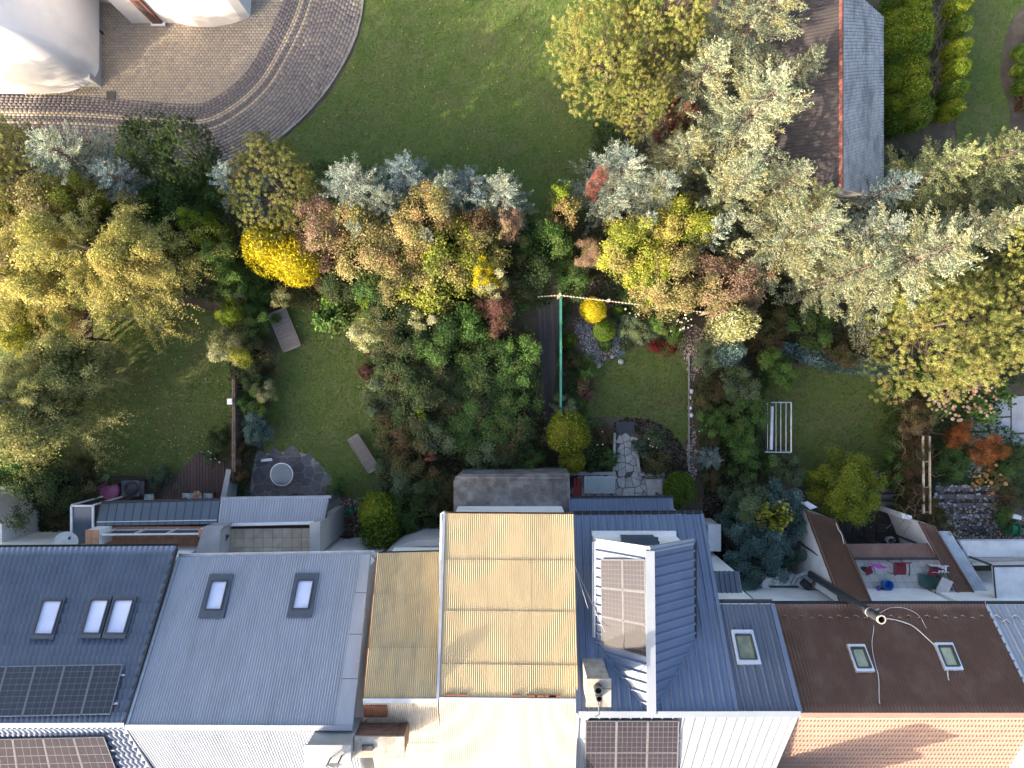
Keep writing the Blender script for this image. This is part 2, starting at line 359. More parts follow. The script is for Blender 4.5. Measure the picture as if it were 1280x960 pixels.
pebbles('bark_mulch', spline([(800, 523), (830, 532), (855, 560), (862, 600), (845, 600), (835, 590), (800, 590), (800, 545), (770, 542), (738, 560), (738, 590), (768, 590), (768, 530)], n=3), GR_DARK, 330, .04, 'dark bark mulch in the curved bed above the patio', cat='mulch')
pebbles('bark_mulch', [(885, 600), (910, 600), (905, 700), (925, 750), (890, 750), (875, 640)], GR_DARK, 200, .045, 'dark mulch strip beside the blue house', cat='mulch')
pebbles('gravel_court', [(425, 625), (470, 620), (475, 660), (455, 685), (415, 690)], GR_PINK, 220, .03, 'gravel of the small court beside the ribbed wall')
pebbles('stone_chippings', [(1165, 603), (1240, 603), (1248, 628), (1245, 665), (1230, 680), (1185, 672), (1180, 640)], GR_WHITE, 130, .05, 'pale stones strewn over the terraced steps')
pebbles('gravel_yard', [(1180, 650), (1290, 640), (1290, 690), (1200, 690)], GR_PINK, 200, .03, 'grey gravel yard below the terraced steps')
# ================================================================== HOUSES
M_slate_tile = mat('anthracite_metal_tile', (.135, .17, .24), (.11, .14, .20), rough=.42, scale=1.2, bump=.05, spec=.5, stain=(.19, .22, .27), sscale=.8, samt=.4)
M_grey_sheet = mat('grey_trapezoid_sheet', (.30, .325, .375), (.265, .29, .34), rough=.45, scale=.8, spec=.5, stain=(.21, .23, .25), sscale=.9, samt=.45, stretch=(2.6, .45, 1))
M_yellow = mat('yellow_corrugated', (.62, .49, .285), (.56, .44, .25), rough=.75, scale=1.3, stain=(.48, .39, .24), sscale=1.9, samt=.5, rnd=.07, stretch=(2.2, .6, 1), bump=.1)
M_yellow_old = mat('yellow_corrugated_old', (.56, .44, .25), (.49, .38, .21), rough=.8, scale=1.3, stain=(.33, .29, .20), sscale=1.4, samt=.6, rnd=.07, stretch=(2.2, .6, 1), bump=.1)
M_blue_seam = mat('blue_standing_seam', (.105, .145, .225), (.09, .125, .20), rough=.38, scale=1.0, spec=.55, stain=(.13, .18, .27), sscale=.7, samt=.35, rnd=.05)
M_blue_wing = mat('slate_standing_seam', (.095, .115, .16), (.08, .10, .14), rough=.4, scale=1.0, spec=.5, stain=(.13, .15, .19), sscale=.7, samt=.35, rnd=.05)
M_south_seam = mat('sunlit_pale_seam', (.25, .275, .31), (.21, .24, .28), rough=.4, scale=1.0, spec=.5)  # sunlight on the south slope put into the colour; pale trim shares it
M_yellow_s = mat('sunlit_yellow_corrugated', (.60, .53, .42), (.54, .47, .36), rough=.8, scale=1.3, stain=(.42, .36, .27), sscale=1.8, samt=.6, rnd=.08, stretch=(2.2, .6, 1), bump=.1)  # yellow corrugated with the sunlight of the south slope put into its colour
M_brown_tile = mat('brown_metal_tile', (.185, .10, .075), (.15, .083, .064), rough=.6, scale=1.1, stain=(.24, .17, .13), sscale=1.6, samt=.5)
M_brown_cap = mat('brown_sheet_metal', (.14, .075, .052), (.11, .06, .045), rough=.5, scale=1.5, stain=(.15, .09, .07), sscale=1.0, samt=.5)
M_white = mat('white_render', (.82, .82, .81), (.76, .76, .76), rough=.85, scale=1.2, stain=(.5, .5, .48), sscale=.9, samt=.4)
M_grey_wall = mat('grey_render', (.36, .37, .38), (.30, .31, .32), rough=.9, scale=1.5, stain=(.22, .22, .22), sscale=1.0, samt=.5, bump=.15)
M_gutter = mat('gutter_zinc', (.42, .45, .50), (.34, .37, .41), rough=.35, scale=3, metal=.4)
M_darkmetal = mat('dark_metal', (.035, .038, .045), (.05, .052, .06), rough=.45, scale=5)
M_frame = mat('window_flashing', (.05, .065, .09), (.065, .08, .105), rough=.4, scale=3)
M_blind = mat('white_blind', (.66, .70, .82), (.50, .54, .72), rough=.3, scale=.8, spec=.6)
M_glass = mat('dark_glass', (.03, .045, .05), (.05, .065, .06), rough=.04, scale=1, spec=1.0)
M_mirror_glass = mat('tree_reflection_glass', (.12, .14, .08), (.30, .28, .16), rough=.08, scale=2.4, spec=1.0, metal=.35)  # tree reflections put into the colour as olive and tan mottling
M_cell = mat('solar_cell_black', (.014, .018, .026), (.022, .026, .036), rough=.22, scale=4, spec=.6, rnd=.15)
M_cell_v = mat('solar_cell_violet', (.022, .021, .032), (.03, .026, .036), rough=.1, scale=3, spec=.25, rnd=.1)
M_cellgrid = mat('solar_backsheet', (.13, .135, .15), (.11, .115, .13), rough=.25, spec=.2, scale=4)
M_cellgrid_d = mat('solar_backsheet_dim', (.14, .16, .19), (.12, .14, .17), rough=.4, scale=4)
M_alu = mat('aluminium_frame', (.55, .57, .6), (.48, .5, .53), rough=.35, metal=.5, scale=5)
M_conc = mat('weathered_concrete', (.15, .145, .14), (.085, .082, .08), rough=.95, scale=3.5, bump=.4, stain=(.30, .30, .30), sscale=1.3, samt=.6)
M_chim = mat('chimney_render', (.40, .37, .32), (.30, .27, .23), rough=.95, scale=4, bump=.4, stain=(.2, .16, .12), sscale=2, samt=.6)
M_brick = mat('brick_brown', (.22, .12, .08), (.15, .085, .06), rough=.95, scale=5, rnd=.25)
M_rust = mat('rusty_metal', (.20, .075, .035), (.12, .05, .03), rough=.9, scale=6)
M_redcap = mat('red_ridge_tile', (.22, .075, .055), (.16, .065, .055), rough=.75, scale=4, rnd=.15)

def quadbil(A, B, C, D, U, V):
    A, B, C, D = [np.array(q)[None] for q in (A, B, C, D)]
    U = U[:, None]; V = V[:, None]
    return A*(1-U)*(1-V)+B*U*(1-V)+C*U*V+D*(1-U)*V
def sheet(A, B, C, D, n, prof, rows, hmul=1.0, off=0.0):
    """ribbed sheet between eave A->B and ridge D->C; prof: [(u,h)] of one rib, rows: [(v,h)]; tiles step down at a repeated v"""
    us = []; hs = []
    for k in range(n):
        for u, h in prof: us.append((k+u)/n); hs.append(h)
    us.append(1.0); hs.append(prof[0][1]); us = np.array(us); hs = np.array(hs)*hmul
    nrm = (Vector(B)-Vector(A)).cross(Vector(D)-Vector(A)).normalized()
    if nrm.z < 0: nrm.negate()
    nn = np.array(nrm); Vv = []
    for v, h in rows:
        Vv.append(quadbil(A, B, C, D, us, np.full(len(us), v)) + nn[None]*(hs+h+off)[:, None])
    m_ = len(us); Q = []
    for r_ in range(len(rows)-1):
        i = np.arange(m_-1)+r_*m_; Q.append(np.stack([i, i+1, i+1+m_, i+m_], 1))
    return np.concatenate(Vv), np.concatenate(Q)
TRAP = lambda h: [(0, 0), (.35, 0), (.5, h), (.85, h)]
WAVE = lambda h: [(k/6, h*.5*(1-math.cos(k/6*2*math.pi))) for k in range(6)]
def tile_rows(n, step=.03):
    r_ = []
    for k in range(n): r_ += [(k/n, step), ((k+1)/n-.001, 0.0)]
    return r_
def nfix(A, B, D):
    n = (Vector(B)-Vector(A)).cross(Vector(D)-Vector(A)).normalized()
    return n if n.z > 0 else -n
def slab(A, B, C, D, t, name, m, parent, off=-.02):
    """roof deck under a covering"""
    n = nfix(A, B, D); top = [Vector(p)+n*off for p in (A, B, C, D)]; bot = [p-n*t for p in top]
    return MB().hexa(bot, top).put(name, m, parent)
def seams(A, B, C, D, n, parent, m, h=.06, name='roof_panel', clip=None, skipends=False):
    """standing seam covering, each pan an object with its raised seam"""
    nv = nfix(A, B, D); A, B, C, D = map(Vector, (A, B, C, D))
    for k in range(n):
        u0, u1 = k/n, (k+1)/n; a, b = A.lerp(B, u0), A.lerp(B, u1); d_, c = D.lerp(C, u0), D.lerp(C, u1)
        t = (b-a).normalized(); mb = MB(); e = .004
        mb.poly([a+t*e, b-t*e, c-t*e, d_+t*e])
        mb.hexa([a-t*.045, a+t*.045, d_+t*.045, d_-t*.045], [a-t*.018+nv*h, a+t*.018+nv*h, d_+t*.018+nv*h, d_-t*.018+nv*h])
        for q in (1, 2):      # shallow stiffening ribs
            x0 = a.lerp(b, q/3); x1 = d_.lerp(c, q/3)
            mb.hexa([x0-t*.02, x0+t*.02, x1+t*.02, x1-t*.02], [x0-t*.008+nv*.008, x0+t*.008+nv*.008, x1+t*.008+nv*.008, x1-t*.008+nv*.008])
        mb.put(name, m, parent)
def bar(a, b, wdt, hgt, name, m, parent, up=(0, 0, 1), off=0):
    a, b, up = Vector(a), Vector(b), Vector(up); t = (b-a).normalized(); s = t.cross(up).normalized(); up = s.cross(t).normalized()
    return MB().obox((a+b)/2+up*(hgt/2+off), (b-a)/2, s*wdt/2, up*hgt/2).put(name, m, parent)
def gutter(a, b, parent, m, r=.07, name='gutter'):
    a, b = Vector(a), Vector(b); t = (b-a).normalized(); s = Vector((0, 0, 1)).cross(t).normalized(); mb = MB(); pr = []
    for k in range(7):
        an = math.pi*k/6; pr.append((s*math.cos(an)*r, -math.sin(an)*r))
    for k in range(6, -1, -1):
        an = math.pi*k/6; pr.append((s*math.cos(an)*r*.8, -math.sin(an)*r*.8))
    n_ = len(pr); i = len(mb.v)
    for e in (a, b): mb.v += [tuple(e+p+Vector((0, 0, z))) for p, z in pr]
    mb.f += [(k, (k+1) % n_, n_+(k+1) % n_, n_+k) for k in range(n_)]
    return mb.put(name, m, parent)
def skylight(pl, pts, parent, mglass, fw=.11, mf=None, n_off=0.0, label=None):
    """pts: 4 px corners tl,tr,br,bl of the frame on plane pl"""
    q = [pl.at(x, y, .10+n_off) for x, y in pts]; qb = [pl.at(x, y, .0) for x, y in pts]; n = pl.n
    c = sum(q, Vector())/4; 
    def shrink(p, d):
        v = (c-p); return p + v.normalized()*min(d*1.45, v.length*.5)
    qi = [shrink(p, fw) for p in q]; mb = MB()
    base = [p-n*.14 for p in q]
    for k in range(4):
        k2 = (k+1) % 4
        mb.poly([q[k], q[k2], qi[k2], qi[k]]); mb.poly([base[k], base[k2], q[k2], q[k]]); mb.poly([qi[k], qi[k2], qi[k2]-n*.05, qi[k]-n*.05])
    w_ = mb.put('skylight', mf or M_frame, parent)
    if label: w_['label'] = label
    g = MB().hexa([p-n*.07 for p in qi], [p-n*.035 for p in qi]).mesh('pane')
    o = bpy.data.objects.new('pane', g); col.objects.link(o); g.materials.append(mglass); o.parent = w_
    # sash bars and the raised rim
    mb = MB()
    for k in range(4):
        k2 = (k+1) % 4; a, b = qi[k], qi[k2]; t = (b-a).normalized(); s = t.cross(n).normalized()
        mb.obox((a+b)/2+n*.012, (b-a)/2, s*.022, n*.02)
    o = bpy.data.objects.new('rim', mb.mesh('rim')); o.data.materials.append(M_darkmetal); col.objects.link(o); o.parent = w_
    return w_
def child(name, me, m, parent):
    o = bpy.data.objects.new(name, me); col.objects.link(o)
    if not me.materials: me.materials.append(m)
    o.parent = parent; return o
def solar(pl, pts, nx, ny, parent, cx, cy, mc, mg, off=.12, gap=.015, mf=None):
    """pts tl,tr,br,bl px; nx*ny panels of cx*cy cells each"""
    q = [pl.at(x, y, off) for x, y in pts]; n = pl.n
    def bl(u, v): return q[0]*(1-u)*(1-v)+q[1]*u*(1-v)+q[2]*u*v+q[3]*(1-u)*v
    Lx = (q[1]-q[0]).length/nx; Ly = (q[3]-q[0]).length/ny
    for i in range(nx):
        for j in range(ny):
            gx, gy = gap/Lx/nx, gap/Ly/ny
            u0, u1, v0, v1 = i/nx+gx, (i+1)/nx-gx, j/ny+gy, (j+1)/ny-gy
            c4 = [bl(u0, v1), bl(u1, v1), bl(u1, v0), bl(u0, v0)]
            pn = MB().hexa([p-n*.035 for p in c4], c4).put('solar_panel', mg, parent)
            mb = MB(); fx, fy = .02/Lx/nx, .02/Ly/ny
            a, b, c_, d_ = u0+fx, u1-fx, v0+fy, v1-fy
            for s in range(cx):
                for t in range(cy):
                    g = .035; e0, e1 = a+(b-a)*(s+g)/cx, a+(b-a)*(s+1-g)/cx; f0, f1 = c_+(d_-c_)*(t+g)/cy, c_+(d_-c_)*(t+1-g)/cy
                    mb.poly([bl(e0, f1)+n*.003, bl(e1, f1)+n*.003, bl(e1, f0)+n*.003, bl(e0, f0)+n*.003])
            o = child('solar_cells', mb.mesh('solar_cells'), mc, pn); o['kind'] = 'stuff'
            mb = MB()
            for k in range(4):
                a_, b_ = c4[k], c4[(k+1) % 4]; t = (b_-a_).normalized(); s = t.cross(n).normalized(); mb.obox((a_+b_)/2+n*.001, (b_-a_)/2, s*.012, n*.012)
            child('panel_frame', mb.mesh('panel_frame'), mf or M_alu, pn)
    for v in (.22, .78):     # mounting rails
        a, b = bl(-.02, v)-n*.06, bl(1.025, v)-n*.06; MB().obox((a+b)/2, (b-a)/2, (q[3]-q[0]).normalized()*.025, n*.02).put('mounting_rail', M_alu, parent)

def house(label, eL, eR, rR, rL, ze, zr, wallm=None, over=.45, south=1.0, cat='house', x_in=.12, par=0):
    """eL,eR eave px; rR,rL ridge px"""
    A, B = P(*eL, ze), P(*eR, ze); C, D = P(*rR, zr), P(*rL, zr)
    root = empty('house', ((A.x+B.x)/2, A.y-2, 0), label, cat, 'houses of the terraced row')
    run = (D.y-A.y); kx = (zr-4.6)/(zr-ze); C2 = Vector((C.x+(B.x-C.x)*kx, C.y+run*kx, 4.6)); C2.x = C.x+1.9 if par == 1 else C2.x; D2 = Vector((D.x+1.9 if par == 2 else D.x+(A.x-D.x)*kx, D.y+run*kx, 4.6))
    pl = Plane(A, B, D); pl2 = Plane(D, C, D2)
    yN = A.y-over; yR = D.y; yS = D2.y+over
    zz = lambda y: (ze-.1)+(zr-ze)*abs((y-A.y)/run) if y > yR else (4.5)+(zr-4.6)*abs((y-D2.y)/(D2.y-D.y))
    mb = MB(); x0, x1 = min(A.x, D.x)+x_in, max(B.x, C.x)-x_in; x0 = A.x+x_in; x1 = B.x-x_in
    prof = [(yN, 0), (yS, 0), (yS, zz(yS)-.1), (yR, zr-.25), (yN, zz(yN)-.1)]
    i = 0; n = len(prof)
    mb.v = [(x0, y, z) for y, z in prof]+[(x1, y, z) for y, z in prof]
    mb.f = [tuple(range(n)), tuple(range(2*n-1, n-1, -1))]+[(k, n+k, n+(k+1) % n, (k+1) % n) for k in range(n)]
    mb.put('wall', wallm or M_white, root)
    return root, pl, pl2, A, B, C, D, C2, D2

# ---- D1 slate blue tiled house, left edge of the photo
root, pl, pl2, A, B, C, D, C2, D2 = house('house with slate blue tile roof and black solar panels at the far left', (-150, 687), (221, 684), (156, 906), (-215, 907), 5.5, 9.0)
slab(A, B, C, D, .15, 'roof_deck', M_darkmetal, root); slab(D, C, C2, D2, .15, 'roof_deck', M_darkmetal, root)
V, Q = sheet(A, B, C, D, 56, [(0, 0), (.15, .015), (.35, .045), (.6, .045), (.85, .015)], tile_rows(17, .085)); 
put('roof_tiles', npmesh('roof_tiles', V, Q), M_slate_tile, root)['kind'] = 'stuff'
V, Q = sheet(D, C, C2, D2, 56, [(0, 0), (.15, .015), (.35, .045), (.6, .045), (.85, .015)], tile_rows(17, .085)[::-1]); 
put('roof_tiles', npmesh('roof_tiles', V, Q), M_slate_tile, root)['kind'] = 'stuff'
bar(D, C, .18, .04, 'ridge_cap', M_gutter, root, off=.03); gutter(A+Vector((0, .06, -.03)), B+Vector((0, .06, -.03)), root, M_darkmetal)
bar(B+Vector((-.03, 0, 0)), C+Vector((-.03, 0, 0)), .10, .07, 'verge_trim', M_darkmetal, root, up=pl.n)
bar(C+Vector((-.03, 0, 0)), C2+Vector((-.03, 0, 0)), .10, .07, 'verge_trim', M_gutter, root, up=pl2.n)
skylight(pl, [(53, 746), (82, 746), (66, 798), (37, 798)], root, M_blind, n_off=.09)
skylight(pl, [(113, 745), (140, 745), (125, 797), (98, 797)], root, M_blind, n_off=.09)
skylight(pl, [(142, 745), (171, 745), (156, 797), (127, 797)], root, M_blind, n_off=.09)
solar(pl, [(-28, 833), (154, 830), (138, 893), (-46, 897)], 5, 1, root, 4, 8, M_cell, M_cellgrid_d, off=.19, mf=M_cellgrid_d)
solar(pl2, [(-60, 925), (130, 921), (160, 1000), (-60, 1004)], 5, 1, root, 4, 8, M_cell_v, M_cellgrid, off=.19, mf=M_cellgrid)
mb = MB(); 
for v in (.70, .93): 
    for px_ in (154, 146): pass

# ---- D2 grey ribbed roof
root, pl, pl2, A, B, C, D, C2, D2 = house('house with smooth light grey ribbed roof and two dark framed roof windows', (222, 697), (463, 693), (441, 909), (157, 908), 5.5, 9.0)
slab(A, B, C, D, .15, 'roof_deck', M_gutter, root); slab(D, C, C2, D2, .15, 'roof_deck', M_gutter, root)
Bs, Cs = A.lerp(B, .955), D.lerp(C, .92)
V, Q = sheet(A, Bs, Cs, D, 74, TRAP(.028), [(0, 0), (1, 0)]); put('roof_sheeting', npmesh('roof_sheeting', V, Q), M_grey_sheet, root)['kind'] = 'stuff'
V, Q = sheet(D, C, C2, D2, 78, TRAP(.028), [(0, 0), (1, 0)]); put('roof_sheeting', npmesh('roof_sheeting', V, Q), M_grey_sheet, root)['kind'] = 'stuff'
nv = pl.n
for k in range(4):
    a, b = Bs.lerp(Cs, k/4+.002), Bs.lerp(Cs, (k+1)/4-.002); c_, d_ = B.lerp(C, (k+1)/4-.002), B.lerp(C, k/4+.002)
    MB().hexa([a, d_, c_, b], [p+nv*.045 for p in (a, d_, c_, b)]).put('verge_flashing', M_grey_sheet, root)
bar(D, C, .16, .04, 'ridge_cap', M_grey_sheet, root, off=.02)
gutter(A+Vector((0, .07, -.03)), B+Vector((.1, .07, -.03)), root, M_gutter)
bar(A+Vector((.05, 0, 0)), D+Vector((.05, 0, 0)), .09, .06, 'verge_trim', M_gutter, root, up=pl.n)
skylight(pl, [(262, 717), (292, 717), (279, 772), (248, 772)], root, M_blind, fw=.22)
skylight(pl, [(369, 716), (399, 716), (389, 771), (358, 771)], root, M_blind, fw=.22)
MB().tube([B+Vector((0, .05, -.1)), B+Vector((.15, -.3, -.35)), B+Vector((.12, -.6, -.4)), B+Vector((.12, -.6, -5))], .05, 8).put('downpipe', M_gutter, root)
a, b = P(383, 932, 9.75), P(437, 957, 9.75)
ch = MB().box(a.x, b.x, b.y, a.y, 7.9, 9.75).put('chimney', M_grey_wall, root)
child('chimney_cap', MB().box(a.x-.05, b.x+.05, b.y-.05, a.y+.05, 9.75, 9.82).mesh('chimney_cap'), M_grey_wall, ch)

def dish(p, r, aim, label, wall=None):
    aim = Vector(aim).normalized(); root = empty('satellite_dish', p, label, 'satellite dish', None)
    u = aim.orthogonal().normalized(); v = aim.cross(u); mb = MB(); n = 20; p = Vector(p); c = p+Vector((0, 0, .45))
    for k in range(5):
        rr = r*k/4
        for j in range(n): an = 2*math.pi*j/n; mb.v.append(tuple(c+(u*math.cos(an)+v*math.sin(an))*max(rr, .01)+aim*(.22*r*(k/4)**2)))
    for k in range(4):
        for j in range(n): a_ = k*n+j; b_ = k*n+(j+1) % n; mb.f.append((a_, b_, b_+n, a_+n))
    mb.put('reflector', M_dish, root, smooth=True)
    MB().tube([p, p+Vector((0, 0, .35)), c-aim*.03], .025, 6).put('mount', M_darkmetal, root)
    f = c+aim*r*.95+Vector((0, 0, -.12)); MB().tube([c-Vector((0, 0, r*.8)), f], .012, 5).put('feed_arm', M_darkmetal, root)
    MB().tube([f-aim*.08, f+aim*.04], .05, 8).put('receiver', M_darkmetal, root)
    return root
M_dish = mat('dish_white', (.62, .63, .62), (.5, .51, .5), rough=.6, scale=4)
dish(P(413, 948, 9.82), .30, (-.35, -.55, .55), 'left satellite dish on the grey chimney behind the light grey roof')
dish(P(427, 945, 9.82), .30, (-.1, -.6, .55), 'right satellite dish on the grey chimney behind the light grey roof')

# ---- D3 narrow yellow house, D4 wide yellow house: individual corrugated sheets
def yellow(A, B, C, D, us, vs, waves, parent, m):
    for j in range(len(vs)-1):
        for i in range(len(us)-1):
            def q(u, v): return Vector(A)*(1-u)*(1-v)+Vector(B)*u*(1-v)+Vector(C)*u*v+Vector(D)*(1-u)*v
            v0 = max(0, vs[j]-.006); o = .004+.006*j/len(vs)
            nn_ = waves*(us[i+1]-us[i]); jit = random.uniform(0, .004)+(i % 2)*.004
            V, Q = sheet(q(us[i], v0), q(us[i+1], v0), q(us[i+1], vs[j+1]), q(us[i], vs[j+1]), max(2, round(nn_)), WAVE(.042), [(0, .026), (1, 0)], off=jit)
            put('corrugated_sheet', npmesh('corrugated_sheet', V, Q), m, parent)
root, pl, pl2, A, B, C, D, C2, D2 = house('narrow house with old yellow corrugated roof and brown brick chimney', (472, 692), (555, 690), (548, 875), (454, 875), 6.3, 8.9)
slab(A, B, C, D, .12, 'roof_deck', M_conc, root, off=-.04); slab(D, C, C2, D2, .12, 'roof_deck', M_conc, root, off=-.04)
yellow(A, B, C, D, [0, .33, .66, 1], [0, .31, .68, 1], 36, root, M_yellow_old)
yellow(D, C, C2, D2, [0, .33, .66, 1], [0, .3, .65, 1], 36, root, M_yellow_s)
bar(A, B, .1, .04, 'eave_board', M_darkmetal, root, off=-.1); bar(D, C, .14, .04, 'ridge_cap', M_gutter, root, off=.02)
bar(A, D, .05, .12, 'verge_board', M_rust, root, off=-.08)
a, b = P(444, 922, 9.25), P(504, 945, 9.25); mb = MB(); x0, x1, y0, y1 = a.x+.02, b.x, b.y, a.y
ch = MB().box(x0+.05, x1-.05, y0+.05, y1-.05, 7.4, 9.2).put('chimney', M_conc, root)
k = 0
me_b = MB().box(-.122, .122, -.03, .03, -.033, .033).mesh('brick'); me_b.materials.append(M_brick); me_h = MB().box(-.03, .03, -.1, .1, -.033, .033).mesh('brick'); me_h.materials.append(M_brick)
zc = 8.2
while zc < 9.2:
    off_ = .125 if k % 2 else 0
    x = x0+off_
    while x < x1:
        for yy in (y1,): o = child('brick', me_b, None, ch); o.location = (min(x+.06, x1-.12), yy-.03, zc)
        x += .255
    for yy in np.arange(y0+.1, y1, .21): o = child('brick', me_h, None, ch); o.location = (x1, yy, zc)
    zc += .078; k += 1
child('chimney_cap', MB().box(x0-.04, x1+.04, y0-.04, y1+.04, 9.21, 9.28).mesh('chimney_cap'), M_chim, ch)
c = P(460, 934, 9.28); child('flue', MB().box(c.x-.18, c.x+.16, c.y-.08, c.y+.08, 9.28, 9.35).mesh('flue'), M_darkmetal, ch)
c = P(462, 886, 8.8); 
q = [pl2.at(*p, .05) for p in ((455, 881), (484, 881), (484, 895), (455, 895))]
h_ = MB().hexa([p-pl2.n*.1 for p in (q[3], q[2], q[1], q[0])], [p+pl2.n*.05 for p in (q[3], q[2], q[1], q[0])]).put('roof_hatch', M_rust, root); h_['label'] = 'rusty roof hatch'

root, pl, pl2, A, B, C, D, C2, D2 = house('wide house with bright yellow corrugated sheet roof in the middle of the row', (557, 642), (717, 643), (723, 875), (549, 873), 7.1, 8.9)
slab(A, B, C, D, .12, 'roof_deck', M_conc, root, off=-.04); slab(D, C, C2, D2, .12, 'roof_deck', M_conc, root, off=-.04)
yellow(A, B, C, D, [0, .17, .335, .5, .665, .83, 1], [0, .27, .55, .83, 1], 66, root, M_yellow)
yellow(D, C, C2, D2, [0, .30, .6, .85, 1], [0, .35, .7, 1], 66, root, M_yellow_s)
bar(A, B, .1, .04, 'eave_board', M_rust, root, off=-.1)
bar(D, C, .14, .04, 'ridge_cap', M_gutter, root, off=.03); bar(A+Vector((-.04, 0, 0)), D+Vector((-.04, 0, 0)), .09, .09, 'verge_gutter', M_gutter, root)
for k in range(7):
    u = random.random(); a = D.lerp(C, u*.9)+Vector((0, .13, .03)); bar(a, a+Vector((random.uniform(.1, .5), 0, 0)), .05, .03, 'rust_patch', M_rust, root)

# ---- D5 blue standing seam house with dormer and east wing
root, pl, pl2, A, B, C, D, C2, D2 = house('tall house with blue standing seam roof, large dormer and violet solar panels', (717, 644), (877, 643), (921, 892), (723, 892), 5.3, 9.2)
slab(A, B, C, D, .15, 'roof_deck', M_frame, root); slab(D, C, C2, D2, .15, 'roof_deck', M_frame, root)
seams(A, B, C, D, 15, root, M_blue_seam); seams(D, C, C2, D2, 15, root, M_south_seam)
bar(D, C, .20, .04, 'ridge_cap', M_south_seam, root, off=.03)
bar(B, C, .12, .06, 'verge_trim', M_blue_seam, root, up=pl.n); bar(A, D, .16, .06, 'verge_trim', M_blue_seam, root, up=pl.n)
gutter(A+Vector((0, .08, -.04)), B+Vector((.05, .08, -.04)), root, M_darkmetal)
mb = MB(); t = (B-A)
for k in range(16): c = A.lerp(B, k/15); mb.box(c.x-.03, c.x+.03, c.y-.02, c.y+.14, c.z-.02, c.z+.03)
mb.put('gutter_brackets', M_darkmetal, root)['kind'] = 'stuff'
solar(pl2, [(732, 901), (849, 901), (846, 1010), (730, 1010)], 3, 3, root, 6, 6, M_cell_v, M_cellgrid, mf=M_cellgrid)
# east wing on the same slope
W0, W1 = pl.at(893, 755), pl.at(965, 755); W2, W3 = pl.at(1000, 892), pl.at(921, 892)
wr = empty('house_wing', ((W0.x+W1.x)/2, W0.y-2, 0), 'lower narrow wing with blue seam roof and one mirrored window beside the brown roof', 'house')
slab(W0, W1, W2, W3, .15, 'roof_deck', M_frame, wr, off=-.06); nW = 7
e = pl.n*-.03; seams(W0+e, W1+e, W2+e, W3+e, nW, wr, M_blue_wing)
S0 = Vector((W3.x, D2.y, D2.z)); S1 = Vector((W2.x, D2.y, D2.z)); slab(W3, W2, S1, S0, .15, 'roof_deck', M_frame, wr, off=-.06); seams(W3+e, W2+e, S1+e, S0+e, nW, wr, M_south_seam)
bar(W3, W2, .20, .04, 'ridge_cap', M_south_seam, wr, off=.02); bar(W1, W2, .13, .07, 'verge_trim', M_blue_seam, wr, up=pl.n); gutter(W0+Vector((0, .08, -.05)), W1+Vector((.05, .08, -.05)), wr, M_darkmetal)
MB().box(W0.x, W1.x-.1, -15, W0.y-.35, 0, 6.6).put('wall', M_white, wr)
w_ = skylight(pl, [(914, 787), (941, 787), (952, 830), (922, 830)], wr, M_mirror_glass, fw=.13, mf=M_alu)
# dormer
zr, zs = 9.22, 7.95
r0 = P(812, 688, zr); r1 = P(817, 890, zr); xl = P(745, 690, zs).x; xr = P(867, 690, zs).x; yf = r0.y
ys = A.y + (D.y-A.y)*(zs-A.z)/(D.z-A.z)
L0, L1 = Vector((xl, yf-.02, zs)), Vector((xl, ys, zs)); R0_, R1_ = Vector((xr, yf-.02, zs)), Vector((xr, ys, zs))
dn = MB(); dn.v = [(xl+.12, yf-.25, 5.4), (xr-.12, yf-.25, 5.4), (xr-.12, yf-.25, zs-.12), (r0.x, yf-.25, zr-.15), (xl+.12, yf-.25, zs-.12)]
dn.v += [(x, ys, z) for x, y, z in dn.v]
dn.f = [(0, 1, 2, 3, 4), (9, 8, 7, 6, 5)]+[(k, 5+k, 5+(k+1) % 5, (k+1) % 5) for k in range(5)]
dormer = dn.put('dormer', M_white, root)
def dpanels(E0, E1, T0, T1, n, m):
    # pans run from the dormer eave to the dormer ridge; clipped by the valley towards the main roof
    nv = nfix(E0, E1, T0); e0, e1, t0, t1 = map(Vector, (E0, E1, T0, T1)); yv = lambda u: None
    for k in range(n):
        u0, u1 = k/n, (k+1)/n
        a, b, c_, d_ = t0.lerp(t1, u0), t0.lerp(t1, u1), None, None
        def foot(p):     # walk down the dormer slope from the ridge until it meets eave or main roof
            dx = e0.x-t0.x; dz = e0.z-t0.z
            best = 1.0
            for s in np.linspace(0, 1, 60):
                q_ = Vector((p.x+dx*s, p.y, p.z+dz*s))
                if q_.z < pl.z(q_.x, q_.y)+.01 and s > 0: best = s; break
            return Vector((p.x+dx*best, p.y, p.z+dz*best))
        c_, d_ = foot(b), foot(a); t = (b-a).normalized(); mb = MB()
        mb.poly([a+t*.004, b-t*.004, c_-t*.004, d_+t*.004]); h = .07
        if (d_-a).length > .1: mb.hexa([a-t*.06, a+t*.06, d_+t*.06, d_-t*.06], [a-t*.02+nv*h, a+t*.02+nv*h, d_+t*.02+nv*h, d_-t*.02+nv*h])
        child('roof_panel', mb.mesh('roof_panel'), m, dormer)
r0b = Vector((r0.x, yf, zr)); r1b = Vector((r0.x+.05, D.y, zr))
dpanels(L0, L1, r0b, r1b, 17, M_blue_seam); dpanels(R0_, R1_, r0b, r1b, 17, M_blue_seam)
MB().obox((r0b+r1b)/2+Vector((0, 0, .05)), (r1b-r0b)/2, (.14, 0, 0), (0, 0, .035)).put('dormer_ridge_cap', M_south_seam, root)
for a, b in ((L0, r0b), (R0_, r0b)): MB().obox((a+b)/2+Vector((0, .03, .02)), (b-a)/2, (0, .10, 0), (0, 0, .05)).put('dormer_fascia', M_south_seam, root)
